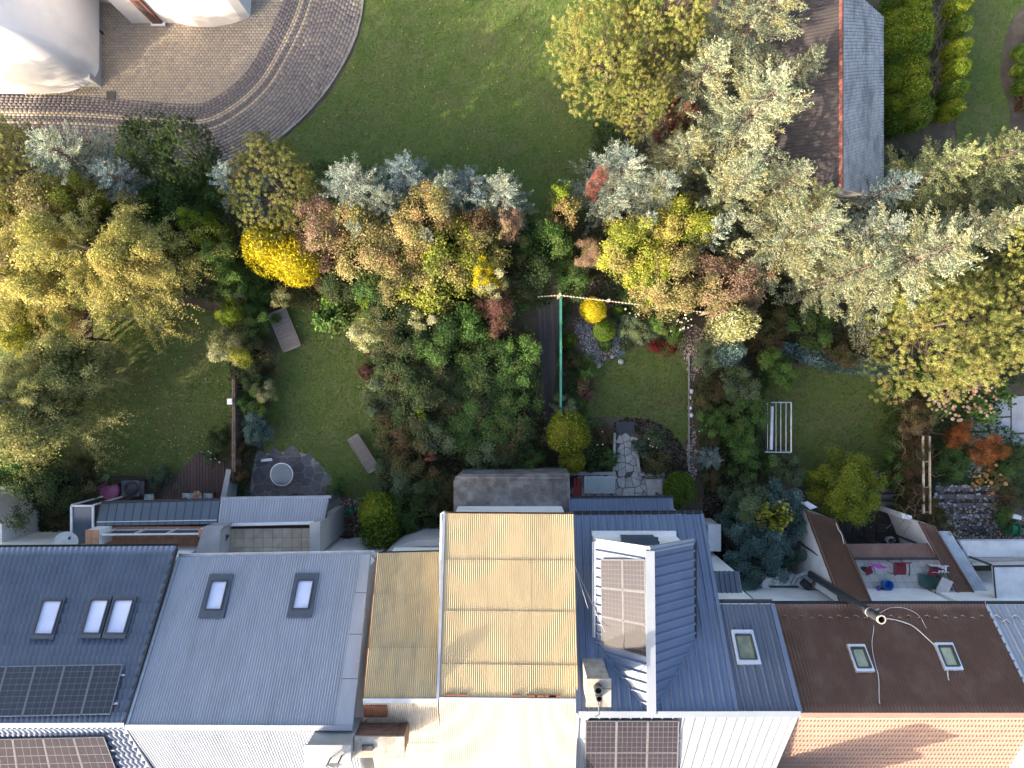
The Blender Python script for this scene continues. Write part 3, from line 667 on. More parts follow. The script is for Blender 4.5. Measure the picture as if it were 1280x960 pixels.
for a, b, sx in ((L0, L1, -.06), (R0_, R1_, .06)): gutter(a+Vector((sx, 0, -.04)), b+Vector((sx, .15, -.04)), root, M_darkmetal if sx > 0 else M_gutter, .06)
for a, sx in ((L1, 1), (R1_, -1)):   # valley flashings
    b = r1b; bar(a+Vector((0, 0, .0)), b, .16, .012, 'valley_flashing', M_blue_seam, root, up=pl.n, off=.02)
MB().box(P(778, 684, 6.7).x, P(820, 684, 6.7).x, yf-.26, yf-.16, 6.1, 7.3).put('dormer_window', M_glass, root)
MB().box(P(776, 684, 7.3).x, P(822, 684, 7.3).x, yf-.3, yf+.02, 7.33, 7.42).put('window_hood', M_frame, root)
MB().box(xl+.1, xr-.1, yf-.25, yf-.1, 5.75, 5.9).put('balcony_sill', M_white, root)
pd = Plane(L0, L1, r0b)
solar(pd, [(751, 699), (806, 699), (809, 822), (752, 806)], 2, 3, root, 6, 6, M_cell_v, M_cellgrid, off=.09, mf=M_cellgrid)
# chimney
a, b = P(734, 849, 9.9), P(762, 881, 9.9)
ch = MB().box(a.x, b.x, b.y, a.y, 7.4, 9.9).put('chimney', M_chim, root)
child('chimney_cap', MB().box(a.x-.04, b.x+.04, b.y-.04, a.y+.04, 9.9, 9.97).mesh('chimney_cap'), M_chim, ch)
for (px_, py_, r_) in ((747, 859, .13), (748, 869, .10)):
    c = P(px_, py_, 9.97); child('flue', MB().lathe(c, [(r_, 0), (r_, .25), (r_*.75, .25), (r_*.7, .05), (.001, .05)], 14).mesh('flue'), M_darkmetal, ch)
c = P(747, 868, 9.97); MB().tube([c, c+Vector((.02, -.3, .05)), c+Vector((.05, -.6, .02)), c+Vector((.0, -.9, -.5))], .02, 5).put('cable', M_darkmetal, root)
MB().tube([c+Vector((.05, .25, .2)), c+Vector((.4, .25, .2))], .015, 5).put('flue_handle', M_darkmetal, root)

# small blue roofs: porch in front, annex to the east
def annex(name, label, quad, zf, zb, m, n=0, prof=None, wall=None, cat='annex', kind='seam', base=0, ths=.1):
    """quad px: front-left, front-right, back-right, back-left"""
    A, B, C, D = P(*quad[0], zf), P(*quad[1], zf), P(*quad[2], zb), P(*quad[3], zb)
    r = empty(name, (sum(p.x for p in (A, B, C, D))/4, (A.y+C.y)/2, base), label, cat)
    slab(A, B, C, D, ths, 'roof_deck', m, r)
    if kind == 'seam': seams(A, B, C, D, n, r, m)
    elif n:
        V, Q = sheet(A, B, C, D, n, prof, [(0, 0), (1, 0)]); put('roof_sheeting', npmesh('roof_sheeting', V, Q), m, r)['kind'] = 'stuff'
    if wall:
        mb = MB(); q = [A, B, C, D]; c = sum(q, Vector())/4; q = [p+(c-p).normalized()*.12 for p in q]
        mb.hexa([(p.x, p.y, base) for p in (q[3], q[2], q[1], q[0])], [(p.x, p.y, p.z-.14) for p in (q[3], q[2], q[1], q[0])]).put('wall', wall, r)
    else:
        for p in (A.lerp(B, .03), A.lerp(B, .5), A.lerp(B, .97)): bar((p.x, p.y-.25, base), (p.x, p.y-.25, p.z-.1), .09, .09, 'post', M_frame, r, up=(0, 1, 0))
    return r, A, B, C, D
r, A, B, C, D = annex('porch', 'low porch with blue standing seam roof between flagstone patio and blue house', [(712, 624), (841, 623), (843, 642), (713, 643)], 3.0, 3.25, M_blue_seam, 20)
gutter(A+Vector((0, .06, -.03)), B+Vector((0, .06, -.03)), r, M_darkmetal, .06)
r, A, B, C, D = annex('annex', 'tiny annex with dark blue seam roof beside the bluish shrub', [(887, 714), (924, 714), (929, 745), (890, 745)], 4.2, 4.8, M_blue_wing, 6, wall=M_white)

# ---- D6 brown tile house
root, pl, pl2, A, B, C, D, C2, D2 = house('house with dark brown metal tile roof and two pale framed roof windows', (965, 756), (1233, 756), (1301, 893), (1001, 893), 6.3, 9.0, par=1)
slab(A, B, C, D, .15, 'roof_deck', M_brown_cap, root); slab(D, C, C2, D2, .15, 'roof_deck', M_brown_cap, root)
pr = [(0, 0), (.2, .012), (.4, .03), (.65, .03), (.85, .012)]
V, Q = sheet(A, B, C, D, 66, pr, tile_rows(13, .04)); put('roof_tiles', npmesh('roof_tiles', V, Q), M_brown_tile, root)['kind'] = 'stuff'
M_tile_s = mat('sunlit_red_brown_tile', (.30, .20, .15), (.26, .17, .13), rough=.6, scale=1.1, stain=(.25, .15, .11), sscale=.9, samt=.4)  # brown tile with direct sun put into its colour; garage roof reuses it
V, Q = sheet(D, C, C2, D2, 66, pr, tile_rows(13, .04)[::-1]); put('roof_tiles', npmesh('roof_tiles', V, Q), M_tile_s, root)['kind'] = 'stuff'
bar(D, C, .16, .04, 'ridge_cap', M_tile_s, root, off=.03); gutter(A+Vector((0, .07, -.03)), B+Vector((0, .07, -.03)), root, M_darkmetal, .06)
bar(A+Vector((.03, 0, 0)), D+Vector((.03, 0, 0)), .1, .06, 'verge_trim', M_brown_cap, root, up=pl.n); bar(B+Vector((-.03, 0, 0)), C+Vector((-.03, 0, 0)), .1, .06, 'verge_trim', M_gutter, root, up=pl.n)
skylight(pl, [(1059, 805), (1081, 805), (1094, 839), (1071, 839)], root, M_mirror_glass, fw=.1, mf=M_alu, n_off=.05)
skylight(pl, [(1168, 803), (1191, 803), (1205, 837), (1182, 837)], root, M_mirror_glass, fw=.1, mf=M_alu, n_off=.05)
M_guard = mat('snow_guard', (.30, .23, .2), (.2, .15, .13), rough=.5, scale=8)
for k in range(24):
    px_ = 978+k*11.2+random.uniform(-1.5, 1.5); py_ = 770+(k % 2)*2.5
    if 1085 < px_ < 1105: continue
    a, b, c_ = pl.at(px_, py_, .04), pl.at(px_+3, py_-1.2, .12), pl.at(px_+5.5, py_+.8, .04); MB().tube([a, b, c_], .018, 5).put('snow_guard', M_guard, root)
# cables trailing over the roof
M_cable = mat('pale_cable', (.55, .54, .52), (.45, .44, .42), rough=.6, scale=8)
def cable(pts, label, r=.014, m=None, cat='cable'):
    c = spline([tuple(p) for p in pts], closed=False, n=8)
    zs = np.interp(np.linspace(0, 1, len(c)), np.linspace(0, 1, len(pts)), [p[2] for p in pts])
    return tag(MB().tube([(x, y, z) for (x, y), z in zip(c, zs)], r, 5).put('cable', m or M_cable), label, cat)
f = lambda px_, py_: tuple(pl.at(px_, py_, .07))
cable([f(1106, 773), f(1120, 775), f(1140, 782), f(1158, 797), f(1175, 814), f(1183, 830), f(1186, 850)], 'white cable curving down to the right roof window of the brown roof', .022)
cable([f(1092, 782), f(1090, 805), f(1094, 830), f(1098, 846), f(1100, 880)], 'thin pale cable running straight down the brown roof from the flue')
cable([f(1098, 768), f(1112, 760), f(1130, 760), f(1148, 769), f(1158, 785)], 'thin grey cable arching above the white one near the flue', .01)
# flue pipe
zb, zt = 3.0, 8.5; c = P(1101, 777, zt); c.y = -7.62; c.x = 11.95; r = empty('flue_pipe', (c.x, c.y, zb), 'tall black steel flue pipe with open top rising past the brown roof eave', 'flue pipe')
MB().lathe((c.x, c.y, zb), [(.14, 0), (.14, zt-zb-.5), (.155, zt-zb-.5), (.155, zt-zb-.42), (.14, zt-zb-.42), (.14, zt-zb), (.11, zt-zb), (.11, zt-zb-.6)], 18).put('pipe', M_darkmetal, r, smooth=False)
MB().lathe((c.x, c.y, zt), [(.148, -.05), (.148, .015), (.11, .015)], 18).put('rim', M_chim, r)
MB().lathe((c.x, c.y, zt-.75), [(.15, -.05), (.162, 0), (.15, .05)], 18).put('collar', M_gutter, r)
MB().tube([(c.x, c.y, zb+.1), (c.x-.15, c.y+.02, zb-.1), (c.x-.45, c.y-.2, zb-.3), (c.x-.6, c.y-.5, zb-.3)], .095, 10).put('elbow', M_gutter, r)
MB().tube([(c.x+.1, c.y+.0, zt-.8), (c.x+.3, c.y+.12, zt-.75)], .03, 6).put('bracket', M_gutter, r)
# out of frame to the south: dormers whose shadows reach into view
def sdormer(px_, wpx, z1, y_px, parent, m, name='south_dormer'):
    a = P(px_, y_px, z1); w_ = M_(wpx, z1); mb = MB(); x0, x1 = a.x, a.x+w_; y0, y1 = a.y-2.2, a.y
    mb.v = [(x0, y0, 5.5), (x1, y0, 5.5), (x1, y0, z1-.7), ((x0+x1)/2, y0, z1), (x0, y0, z1-.7)]; mb.v += [(x, y1, z) for x, y, z in mb.v]
    mb.f = [(0, 1, 2, 3, 4), (9, 8, 7, 6, 5)]+[(k, 5+k, 5+(k+1) % 5, (k+1) % 5) for k in range(5)]
    mb.put(name, m, parent)
sdormer(950, 75, 9.4, 1085, root, M_brown_tile); sdormer(1010, 18, 10.8, 1090, root, M_chim, 'south_chimney'); 
# ---- D7 grey blue seam house at right edge
root, pl, pl2, A, B, C, D, C2, D2 = house('house with pale grey seam roof cut by the right edge of the photo', (1234, 756), (1420, 756), (1500, 893), (1302, 893), 6.3, 9.0, par=2)
slab(A, B, C, D, .15, 'roof_deck', M_gutter, root); slab(D, C, C2, D2, .15, 'roof_deck', M_gutter, root)
seams(A, B, C, D, 17, root, M_grey_sheet); seams(D, C, C2, D2, 17, root, M_grey_sheet)
gutter(A+Vector((0, .07, -.03)), B+Vector((0, .07, -.03)), root, M_darkmetal, .06)
for k in range(4):
    a, b, c_ = pl.at(1240+k*12, 771+(k % 2)*6, .03), pl.at(1246+k*12, 768+(k % 2)*6, .14), pl.at(1252+k*12, 773+(k % 2)*6, .03); MB().tube([a, b, c_], .025, 5).put('snow_guard', M_gutter, root)

# ================================================================== ANNEXES BEHIND THE ROW
# --- left: glazed box, long glass roof, tiled terrace, balustrade
M_gl_roof = mat('tinted_glass_roof', (.055, .085, .115), (.045, .07, .095), rough=.18, scale=1.5, spec=.8, rnd=.08)
M_orange = mat('orange_tile', (.46, .25, .15), (.40, .215, .13), rough=.7, scale=4, rnd=.10)
M_beige = mat('beige_tile', (.42, .36, .28), (.36, .31, .24), rough=.8, scale=4, rnd=.10, stain=(.25, .22, .18), sscale=2, samt=.5)
M_grout = mat('grout', (.16, .13, .11), (.12, .10, .09), rough=.95, scale=10)
M_framewhite = mat('white_frame', (.70, .72, .75), (.62, .64, .67), rough=.4, scale=5)
z = 2.9; q = W([(90, 632), (117, 632), (117, 680), (90, 682)], z)
r = empty('glazed_shelter', (q[0][0], q[0][1], 0), 'small shelter with dark glass top and white frame beside the satellite dish', 'shelter')
MB().prism(q, z-.04, z).put('glass_top', M_gl_roof, r)
for k in range(4):
    a, b = Vector((*q[k], z)), Vector((*q[(k+1) % 4], z)); bar(a, b, .07, .07, 'frame_bar', M_framewhite, r); bar((*q[k], 0), (*q[k], z), .06, .06, 'post', M_framewhite, r, up=(0, 1, 0))
r, A, B, C, D = annex('garden_room', 'long garden room with tinted glass lean-to roof above the wooden deck', [(126, 630), (275, 626), (271, 655), (121, 657)], 2.7, 3.1, M_gl_roof, 0, kind='none')
for k in range(14):
    u0, u1 = k/14+.004, (k+1)/14-.004; nv = nfix(A, B, D); p = [A.lerp(B, u0), A.lerp(B, u1), D.lerp(C, u1), D.lerp(C, u0)]; MB().hexa([x+nv*.0 for x in p], [x+nv*.02 for x in p]).put('glass_pane', M_gl_roof, r)
for k in range(15): bar(A.lerp(B, k/14)+nv*.015, D.lerp(C, k/14)+nv*.015, .025, .02, 'glazing_bar', M_frame, r, up=nv)
bar(D.lerp(A, .16)+nv*.03, C.lerp(B, .16)+nv*.03, .03, .03, 'rail', M_framewhite, r); gutter(A+Vector((0, .06, 0)), B+Vector((0, .06, 0)), r, M_darkmetal, .06)
r, A, B, C, D = annex('garden_room', 'garden room with ribbed light grey metal roof beside the round patio', [(276, 625), (412, 623), (406, 653), (272, 656)], 2.8, 3.1, M_grey_sheet, 40, prof=TRAP(.025), kind='none2')
gutter(A+Vector((0, .06, 0)), B+Vector((0.05, .06, 0)), r, M_gutter, .06); bar(B, C, .06, .08, 'verge_trim', M_darkmetal, r); bar(D, C, .12, .05, 'wall_flashing', M_framewhite, r)
def terrace(label, quad, z, nx, ny, m, base=2.0, name='terrace', tname='tile', gap=.012):
    q = [P(*p, z) for p in quad]; r = empty(name, (q[0].x, q[0].y, base), label, 'terrace')
    MB().hexa([(p.x, p.y, base) for p in (q[3], q[2], q[1], q[0])], [(p.x, p.y, z) for p in (q[3], q[2], q[1], q[0])]).put('base', M_grout, r)
    def bl(u, v): return q[0]*(1-u)*(1-v)+q[1]*u*(1-v)+q[2]*u*v+q[3]*(1-u)*v
    g = gap
    for i in range(nx):
        for j in range(ny):
            lx = (q[1]-q[0]).length/nx; ly = (q[3]-q[0]).length/ny; gu, gv = g/lx/nx/2, g/ly/ny/2
            p = [bl(i/nx+gu, (j+1)/ny-gv), bl((i+1)/nx-gu, (j+1)/ny-gv), bl((i+1)/nx-gu, j/ny+gv), bl(i/nx+gu, j/ny+gv)]; h = .012+random.uniform(0, .004)
            MB().hexa(p, [x+Vector((0, 0, h)) for x in p]).put(tname, m, r)
    return r
terrace('roof terrace with orange tiles behind the glass balustrade', [(128, 658), (254, 658), (248, 697), (130, 697)], 2.95, 17, 5, M_orange)
terrace('roof terrace with beige tiles between two grey walls', [(281, 661), (389, 660), (389, 696), (281, 696)], 2.95, 9, 3, M_beige)
# orange capped pillar pair and balustrade
z = 3.9; r = empty('balustrade', (P(125, 665, z).x, P(125, 665, z).y, 2.95), 'white framed glass balustrade along the orange terrace', 'balustrade')
a0, a1 = P(128, 668, z), P(249, 667, z)
bar(a0, a1, .07, .05, 'handrail', M_framewhite, r); bar(a0-Vector((0, 0, .8)), a1-Vector((0, 0, .8)), .05, .04, 'bottom_rail', M_framewhite, r)
for k in range(4):
    p = a0.lerp(a1, k/3); bar(p-Vector((0, 0, .95)), p, .05, .05, 'post', M_framewhite, r, up=(0, 1, 0))
    if k < 3:
        p2 = a0.lerp(a1, (k+1)/3); MB().obox((p+p2)/2-Vector((0, 0, .4)), (p2-p)/2*.96, (0, .006, 0), (0, 0, .36)).put('glass_pane', M_gl_roof, r)
for (x0, y0, x1, y1, lab) in ((107, 662, 124, 683, 'orange tiled pillar at the left end of the glass balustrade'), (248, 661, 254, 671, 'narrow orange tiled pillar at the right end of the glass balustrade')):
    a, b = P(x0, y0, z), P(x1, y1, z); r = empty('pillar', (a.x, a.y, 0), lab, 'pillar'); MB().box(a.x+.02, b.x-.02, b.y+.02, a.y-.02, 0, z).put('shaft', M_white, r)
    nx_ = max(1, round((b.x-a.x)/.28)); ny_ = max(1, round((a.y-b.y)/.28))
    for i in range(nx_):
        for j in range(ny_):
            MB().box(a.x+(b.x-a.x)*i/nx_+.005, a.x+(b.x-a.x)*(i+1)/nx_-.005, b.y+(a.y-b.y)*j/ny_+.005, b.y+(a.y-b.y)*(j+1)/ny_-.005, z, z+.03).put('tile', M_orange, r)
def wall(label, quad, z1, m, z0=0, name='wall', cat='wall', cap=None):
    zz = z1 if isinstance(z1, (list, tuple)) else [z1]*len(quad); q = [P(p[0], p[1], zq) for p, zq in zip(quad, zz)]
    r = empty(name, (q[0].x, q[0].y, z0), label, cat); MB().prism([(p.x, p.y) for p in q], z0, list(zz)).put('masonry', m, r)
    if cap:
        c = sum(q, Vector())/len(q); qq = [p+(p-c).normalized()*.05 for p in q]; MB().prism([(p.x, p.y) for p in qq], [z_+.003 for z_ in zz], [z_+.05 for z_ in zz]).put('coping', cap, r)
    return r
M_slabwall = mat('ribbed_wall', (.34, .345, .35), (.29, .295, .3), rough=.85, scale=4, stretch=(.3, 4, 1), bump=.2)
wall('grey dividing wall with wide coping between orange and beige terraces', [(256, 659), (280, 658), (275, 664), (273, 697), (244, 697)], 4.0, M_grey_wall, cap=M_grey_wall)
wall('light grey side wall right of the beige terrace', [(388, 655), (400, 653), (400, 692), (388, 693)], 4.0, M_slabwall, cap=M_grey_wall)
wall('white low wall at the right end of the wooden deck', [(283, 586), (289, 587), (282, 625), (275, 625)], 1.2, M_grey_wall)
wall('pale wall around the light shaft left of the yellow roof', [(400, 690), (430, 676), (474, 678), (476, 700), (400, 700)], .35, M_grey_wall)
M_pit = mat('pit_dark', (.03, .03, .035), (.05, .05, .05), rough=.9, scale=5)
tag(MB().prism(W([(441, 688), (449, 679), (472, 682), (472, 688)], .4), .3, .4).put('light_shaft_cover', M_pit), 'dark grated light shaft cover beside the grey roof', 'cover')
wall('grey parapet in front of the narrow yellow roof', [(483, 690), (497, 682), (520, 675), (555, 674), (555, 683), (521, 683), (515, 691)], 3.4, M_grey_wall)
tag(MB().prism(W([(516, 690), (522, 683), (555, 683), (555, 690)], 3.0), 2.6, 3.0).put('flat_roof', M_conc), 'small dark flat roof tucked in front of the narrow yellow roof', 'flat roof')
# far left garage gable
a, b, c_ = P(27, 607, 0), P(49, 641, 0), P(49, 688, 0); r = empty('garage', (b.x, b.y, 0), 'white garage wall under a red brown roof at the left edge', 'garage')
MB().prism([(a.x, a.y), (b.x, b.y), (c_.x, c_.y), (c_.x-8, c_.y), (a.x-8, a.y)], 0, [3.1, 2.3, 2.3, 2.3, 3.1]).put('wall', M_white, r)
MB().hexa([(a.x-8, a.y+.3, 3.05), (a.x+.1, a.y+.3, 3.05), (b.x+.15, b.y, 2.4), (b.x-8, b.y, 2.4)][::-1], [(a.x-8, a.y+.3, 3.2), (a.x+.1, a.y+.3, 3.2), (b.x+.15, b.y, 2.5), (b.x-8, b.y, 2.5)][::-1]).put('roof', M_tile_s, r)
wall('low grey wall stub left of the satellite dish', [(48, 671), (78, 676), (80, 681), (48, 682)], .9, M_grey_wall)
dish(P(91, 675, 3.2), .42, (.55, .5, .6), 'large grey satellite dish beside the dark glass shelter')
# --- middle: concrete flat roof
q = [(567, 601), (577, 593), (712, 592), (713, 640), (567, 640)]
r = wall('flat concrete roofed annex behind the wide yellow roof', q, 3.0, M_conc, name='annex', cat='annex')
a, b = P(569, 597, 3.0), P(711, 597, 3.0); bar(a, b, .12, .06, 'roof_edge', M_conc, r, off=.01)
tag(MB().tube([P(556, 640, 6.9), P(552, 642, 6.8), P(551, 700, 6.6), P(551, 868, 8.6)], .05, 8).put('drain_pipe', M_gutter), 'grey drain pipe between the two yellow roofs', 'pipe')
# --- right: party walls with brown sheet caps
def party(label, L0, L1, R1, R0_, z0, z1, m=M_brown_cap, wallm=M_white):
    A, B, C, D = P(*L0, z0), P(*R0_, z0), P(*R1, z1), P(*L1, z1); r = empty('side_wing', (A.x, A.y, 0), label, 'side wing'); nv = nfix(A, B, D)
    pts = [A, B, C, D]; MB().hexa([(p.x, p.y, 0) for p in (D, C, B, A)], [(p.x, p.y, p.z-.03) for p in (D, C, B, A)]).put('wall', wallm, r)
    V, Q = sheet(A-Vector((.05, 0, 0)), B+Vector((.05, 0, 0)), C+Vector((.05, 0, 0)), D-Vector((.05, 0, 0)), 10, WAVE(.02), tile_rows(8, .012)); put('roof_sheeting', npmesh('roof_sheeting', V, Q), m, r)['kind'] = 'stuff'
    bar(A, D, .06, .07, 'left_trim', m, r, up=nv); bar(B, C, .06, .07, 'right_trim', m, r, up=nv); return r
party('long sloping wing with brown metal top and white wall left of the small tiled terrace', (1007, 638), (1052, 757), (1090, 757), (1043, 650), 2.2, 5.4)
party('long sloping wing with brown metal top right of the small tiled terrace', (1148, 652), (1206, 757), (1226, 757), (1166, 657), 2.5, 3.35)
wall('white cube wall closing the dark paved yard', [(1128, 641), (1140, 645), (1140, 650), (1128, 648)], 1.9, M_white)
M_polyc = mat('clear_corrugated_plastic', (.42, .48, .55), (.32, .38, .45), rough=.25, scale=2.5, spec=.6)
A, B, C, D = P(1172, 664, 2.4), P(1188, 664, 2.4), P(1246, 757, 3.2), P(1227, 757, 3.2)
r = empty('canopy', (A.x, A.y, 0), 'narrow sloping canopy of silvery corrugated plastic right of the brown topped wing', 'canopy'); slab(A, B, C, D, .04, 'roof_deck', M_gutter, r)
V, Q = sheet(A, B, C, D, 5, WAVE(.03), [(0, 0), (1, 0)]); put('roof_sheeting', npmesh('roof_sheeting', V, Q), M_polyc, r)['kind'] = 'stuff'
r, A, B, C, D = annex('lean_to', 'brown tiled lean-to roof between the dark yard and the small tiled terrace', [(1058, 680), (1166, 679), (1174, 698), (1068, 698)], 2.5, 2.8, M_brown_tile, 30, prof=WAVE(.025), kind='none')
bar(D, C, .08, .08, 'wall_flashing', M_darkmetal, r)
M_paletile = mat('pale_tile', (.52, .50, .48), (.45, .43, .41), rough=.8, scale=3, rnd=.06, stain=(.36, .33, .31), sscale=2, samt=.5)
terrace('small tiled terrace holding chairs, buckets and a wheelbarrow', [(1068, 699), (1176, 699), (1206, 757), (1092, 757)], 2.7, 11, 6, M_paletile)
wall('low white parapet along the brown roof eave', [(1099, 749), (1202, 749), (1208, 755), (1101, 755)], 3.0, M_white, z0=2.6)
# yard left of wing: white low building with roof opening
r = wall('white parapet building with sunken window under the bluish shrub', [(946, 738), (958, 722), (1000, 722), (1048, 757), (930, 757)], 2.6, M_white)
MB().prism(W([(960, 732), (997, 732), (1006, 743), (970, 743)], 2.62), 2.605, 2.64).put('window', M_glass, r)
tag(MB().tube([P(994, 674, 1.5), P(1006, 683, 2.3), P(1027, 697, 3.6)], .035, 8).put('awning_arm', M_darkmetal), 'black steel strut leaning on the white wall of the left brown wing', 'strut')
M_duct = mat('duct_steel', (.35, .33, .3), (.2, .18, .16), rough=.4, metal=.6, scale=5)
r = empty('ventilation_unit', P(1010, 731, 2.6), 'cluster of dark ventilation parts at the foot of the flue', 'ventilation unit')
MB().tube([P(1003, 727, 2.9), P(1012, 735, 2.9)], .16, 12).put('fan_body', M_darkmetal, r); MB().tube([P(1014, 739, 2.75), P(1020, 727, 3.1)], .12, 12).put('duct', M_duct, r)
MB().tube([P(1022, 722, 3.2), P(1029, 724, 3.2), P(1030, 733, 3.2)], .04, 8).put('copper_pipe', mat('copper', (.5, .32, .15), rough=.4, scale=4, metal=.5), r)
bar(P(925, 737, 3), P(960, 760, 3), .08, .08, 'trim', M_darkmetal, r)
# right edge: white panels
M_wpanel = mat('white_panel', (.66, .69, .70), (.58, .61, .63), rough=.5, scale=1.5, stain=(.35, .38, .4), sscale=1.5, samt=.35)
def flat(label, name, quad, z0, z1, m, cat, edge=None, zb=None):
    zz = z1 if isinstance(z1, list) else [z1]*len(quad); q = [P(p[0], p[1], t) for p, t in zip(quad, zz)]
    r = empty(name, (q[0].x, q[0].y, zb or 0), label, cat); MB().prism([(p.x, p.y) for p in q], [t-.08 for t in zz], zz).put('top', m, r)
    for p in q: bar((p.x, p.y, z0), (p.x, p.y, p.z-.08), .07, .07, 'post', M_darkmetal, r, up=(0, 1, 0))
    if edge:
        for k in range(len(q)): bar(q[k], q[(k+1) % len(q)], .05, .03, 'edge_trim', edge, r)
    return r
flat('white flat canopy, broad one nearest the grey seam roof', 'canopy', [(1241, 708), (1330, 707), (1330, 753), (1245, 753)], 0, 4.0, M_wpanel, 'canopy', edge=M_darkmetal)
flat('long pale canopy strip below the gravel yard', 'canopy', [(1198, 675), (1330, 674), (1330, 696), (1210, 697)], 0, 2.6, M_wpanel, 'canopy', edge=M_gutter)
wall('narrow pale wall strip between the two white canopies', [(1216, 703), (1330, 700), (1330, 705), (1216, 707)], 2.2, M_white)

# ================================================================== TOP: barn and white villa
M_barn_d = mat('barn_dark_sheet', (.05, .042, .042), (.04, .036, .037), rough=.85, scale=2, stain=(.09, .065, .055), sscale=1.2, samt=.5)
M_barn_w = mat('barn_pale_shingle', (.54, .53, .51), (.40, .395, .385), rough=.9, scale=5, bump=.8, stain=(.20, .20, .20), sscale=1.1, samt=.8, stretch=(2.2, .7, 1), mixlo=.42, mixhi=.58)
zr, zl, zrr = 4.7, 3.5, 3.4
r0, r1 = P(1052, 236, zr), P(1052, -20, zr); r1.y = 15.2
xe = P(1103, 100, zrr).x; xw = P(955, 100, zl).x
root = empty('barn', (r0.x, (r0.y+r1.y)/2, 0), 'long barn with dark left slope, pale shingled right slope and red ridge', 'barn')
A, B = Vector((xw, r1.y, zl)), Vector((xw, r0.y, zl)); Cc, Dd = Vector((r0.x, r0.y, zr)), Vector((r1.x, r1.y, zr))
E1 = Vector((xe, r0.y, zrr))
mb = MB(); mb.hexa([(xw+.3, r0.y+.2, 0), (xe-.3, r0.y+.2, 0), (xe-.3, r1.y-1, 0), (xw+.3, r1.y-1, 0)], [(xw+.3, r0.y+.2, 3.2), (xe-.3, r0.y+.2, 3.2), (xe-.3, r1.y-1, 3.2), (xw+.3, r1.y-1, 3.2)]).put('wall', M_grey_wall, root)
slab(B, A, Dd, Cc, .1, 'roof_deck', M_barn_d, root); V, Q = sheet(B, A, Dd, Cc, 60, TRAP(.008), [(0, 0), (1, 0)]); put('roof_sheeting', npmesh('roof_sheeting', V, Q), M_barn_d, root)['kind'] = 'stuff'
E0b = Vector((xe, 14.5, zrr)); slab(E1, E0b, Dd, Cc, .1, 'roof_deck', M_grey_wall, root); nv = nfix(E1, E0b, Cc)
V, Q = [], []; nr, ncl = 18, 60
for j in range(nr):
    for i in range(ncl):
        u0, u1 = i/ncl, (i+1)/ncl; v0, v1 = j/nr, (j+1.15)/nr; v1 = min(v1, 1); h = random.uniform(0, .008)
        sh = (.5/ncl if j % 2 else 0)
        def q(u, v): return E1*(1-u)*(1-v)+E0b*u*(1-v)+Dd*u*v+Cc*(1-u)*v
        g = .0016; b = len(V)
        p = [q(min(1, u0+sh+g), v0)+nv*(.055+h), q(min(1, u1+sh-g), v0)+nv*(.055+h), q(min(1, u1+sh-g), v1)+nv*.006, q(min(1, u0+sh+g), v1)+nv*.006]
        p += [p[0]-nv*.045, p[1]-nv*.045]; V += [tuple(x) for x in p]; Q += [(b, b+1, b+2, b+3), (b+4, b+5, b+1, b)]
put('shingles', npmesh('shingles', V, Q), M_barn_w, root)['kind'] = 'stuff'
n = 34
for k in range(n):
    a = Cc.lerp(Dd, k/n); b = Cc.lerp(Dd, (k+1)/n-.002); mb = MB()
    pr_ = [(-.09, -.03), (-.06, .04), (0, .065), (.06, .04), (.09, -.03)]
    mb.v = [(a.x+x, a.y, a.z+z_) for x, z_ in pr_]+[(b.x+x*.9, b.y, b.z+z_*.9) for x, z_ in pr_]; mb.f = [(i, i+1, i+6, i+5) for i in range(4)]; mb.put('ridge_tile', M_redcap, root)
bar(B, Cc, .1, .08, 'verge_trim', M_darkmetal, root)

# white villa, rounded roof part
M_villa = mat('villa_white', (.66, .64, .62), (.60, .58, .57), rough=.6, scale=.7, stain=(.42, .42, .43), sscale=.6, samt=.45)
root = empty('villa', (P(60, 60, 0).x, P(60, 60, 0).y, 0), 'white villa part with big smooth rounded roof at the top left corner', 'building')
zb_ = .5; x1 = P(124, 50, zb_).x; y0 = P(60, 117, zb_).y; nx_, ny_ = 60, 60
LX, LY = 10.0, 9.0; V = []; 
sm = lambda a, b, k=.9: -math.log(math.exp(-a*k*4)+math.exp(-b*k*4))/(k*4)
for j in range(ny_+1):
    for i in range(nx_+1):
        s, t = (i/nx_)**2, (j/ny_)**2; dx, dy = s*LX, t*LY
        # rounded corner of the eave line
        rc = 1.7; ox, oy = dx, dy
        px_, py_ = x1-dx, y0+dy
        # squeeze the corner
        cx_, cy_ = rc, rc
        dist = sm(dx/1.25, dy/.72)
        u_, v_ = 1-dx/(rc*1.25), 1-dy/(rc*.72)
        if u_ > 0 and v_ > 0 and math.hypot(u_, v_) > 1: q_ = math.hypot(u_, v_); dx = (1-u_/q_)*rc*1.25; dy = (1-v_/q_)*rc*.72; px_, py_ = x1-dx, y0+dy
        if dx < rc*1.25 and dy < rc*.72:
            u_, v_ = 1-dx/(rc*1.25), 1-dy/(rc*.72); dist = rc*(1-math.hypot(u_, v_))
        f_ = min(max(dist, 0)/3.6, 1); zz = zb_+4.6*math.sqrt(max(0, 1-(1-f_)**2)) if dist > 0 else zb_
        V.append((px_, py_, zz, dist))
Q = [(j*(nx_+1)+i, j*(nx_+1)+i+nx_+1, j*(nx_+1)+i+nx_+2, j*(nx_+1)+i+1) for j in range(ny_) for i in range(nx_)]
me = npmesh('rounded_roof', [v[:3] for v in V], Q, smooth=True); put('rounded_roof', me, M_villa, root)
a = P(127, 109, 0); MB().prism([(a.x, a.y), (a.x, a.y+10), (a.x-10, a.y+10), (a.x-4, a.y+.6), (a.x-1.0, a.y)], 0, .9).put('wall', M_grey_wall, root)
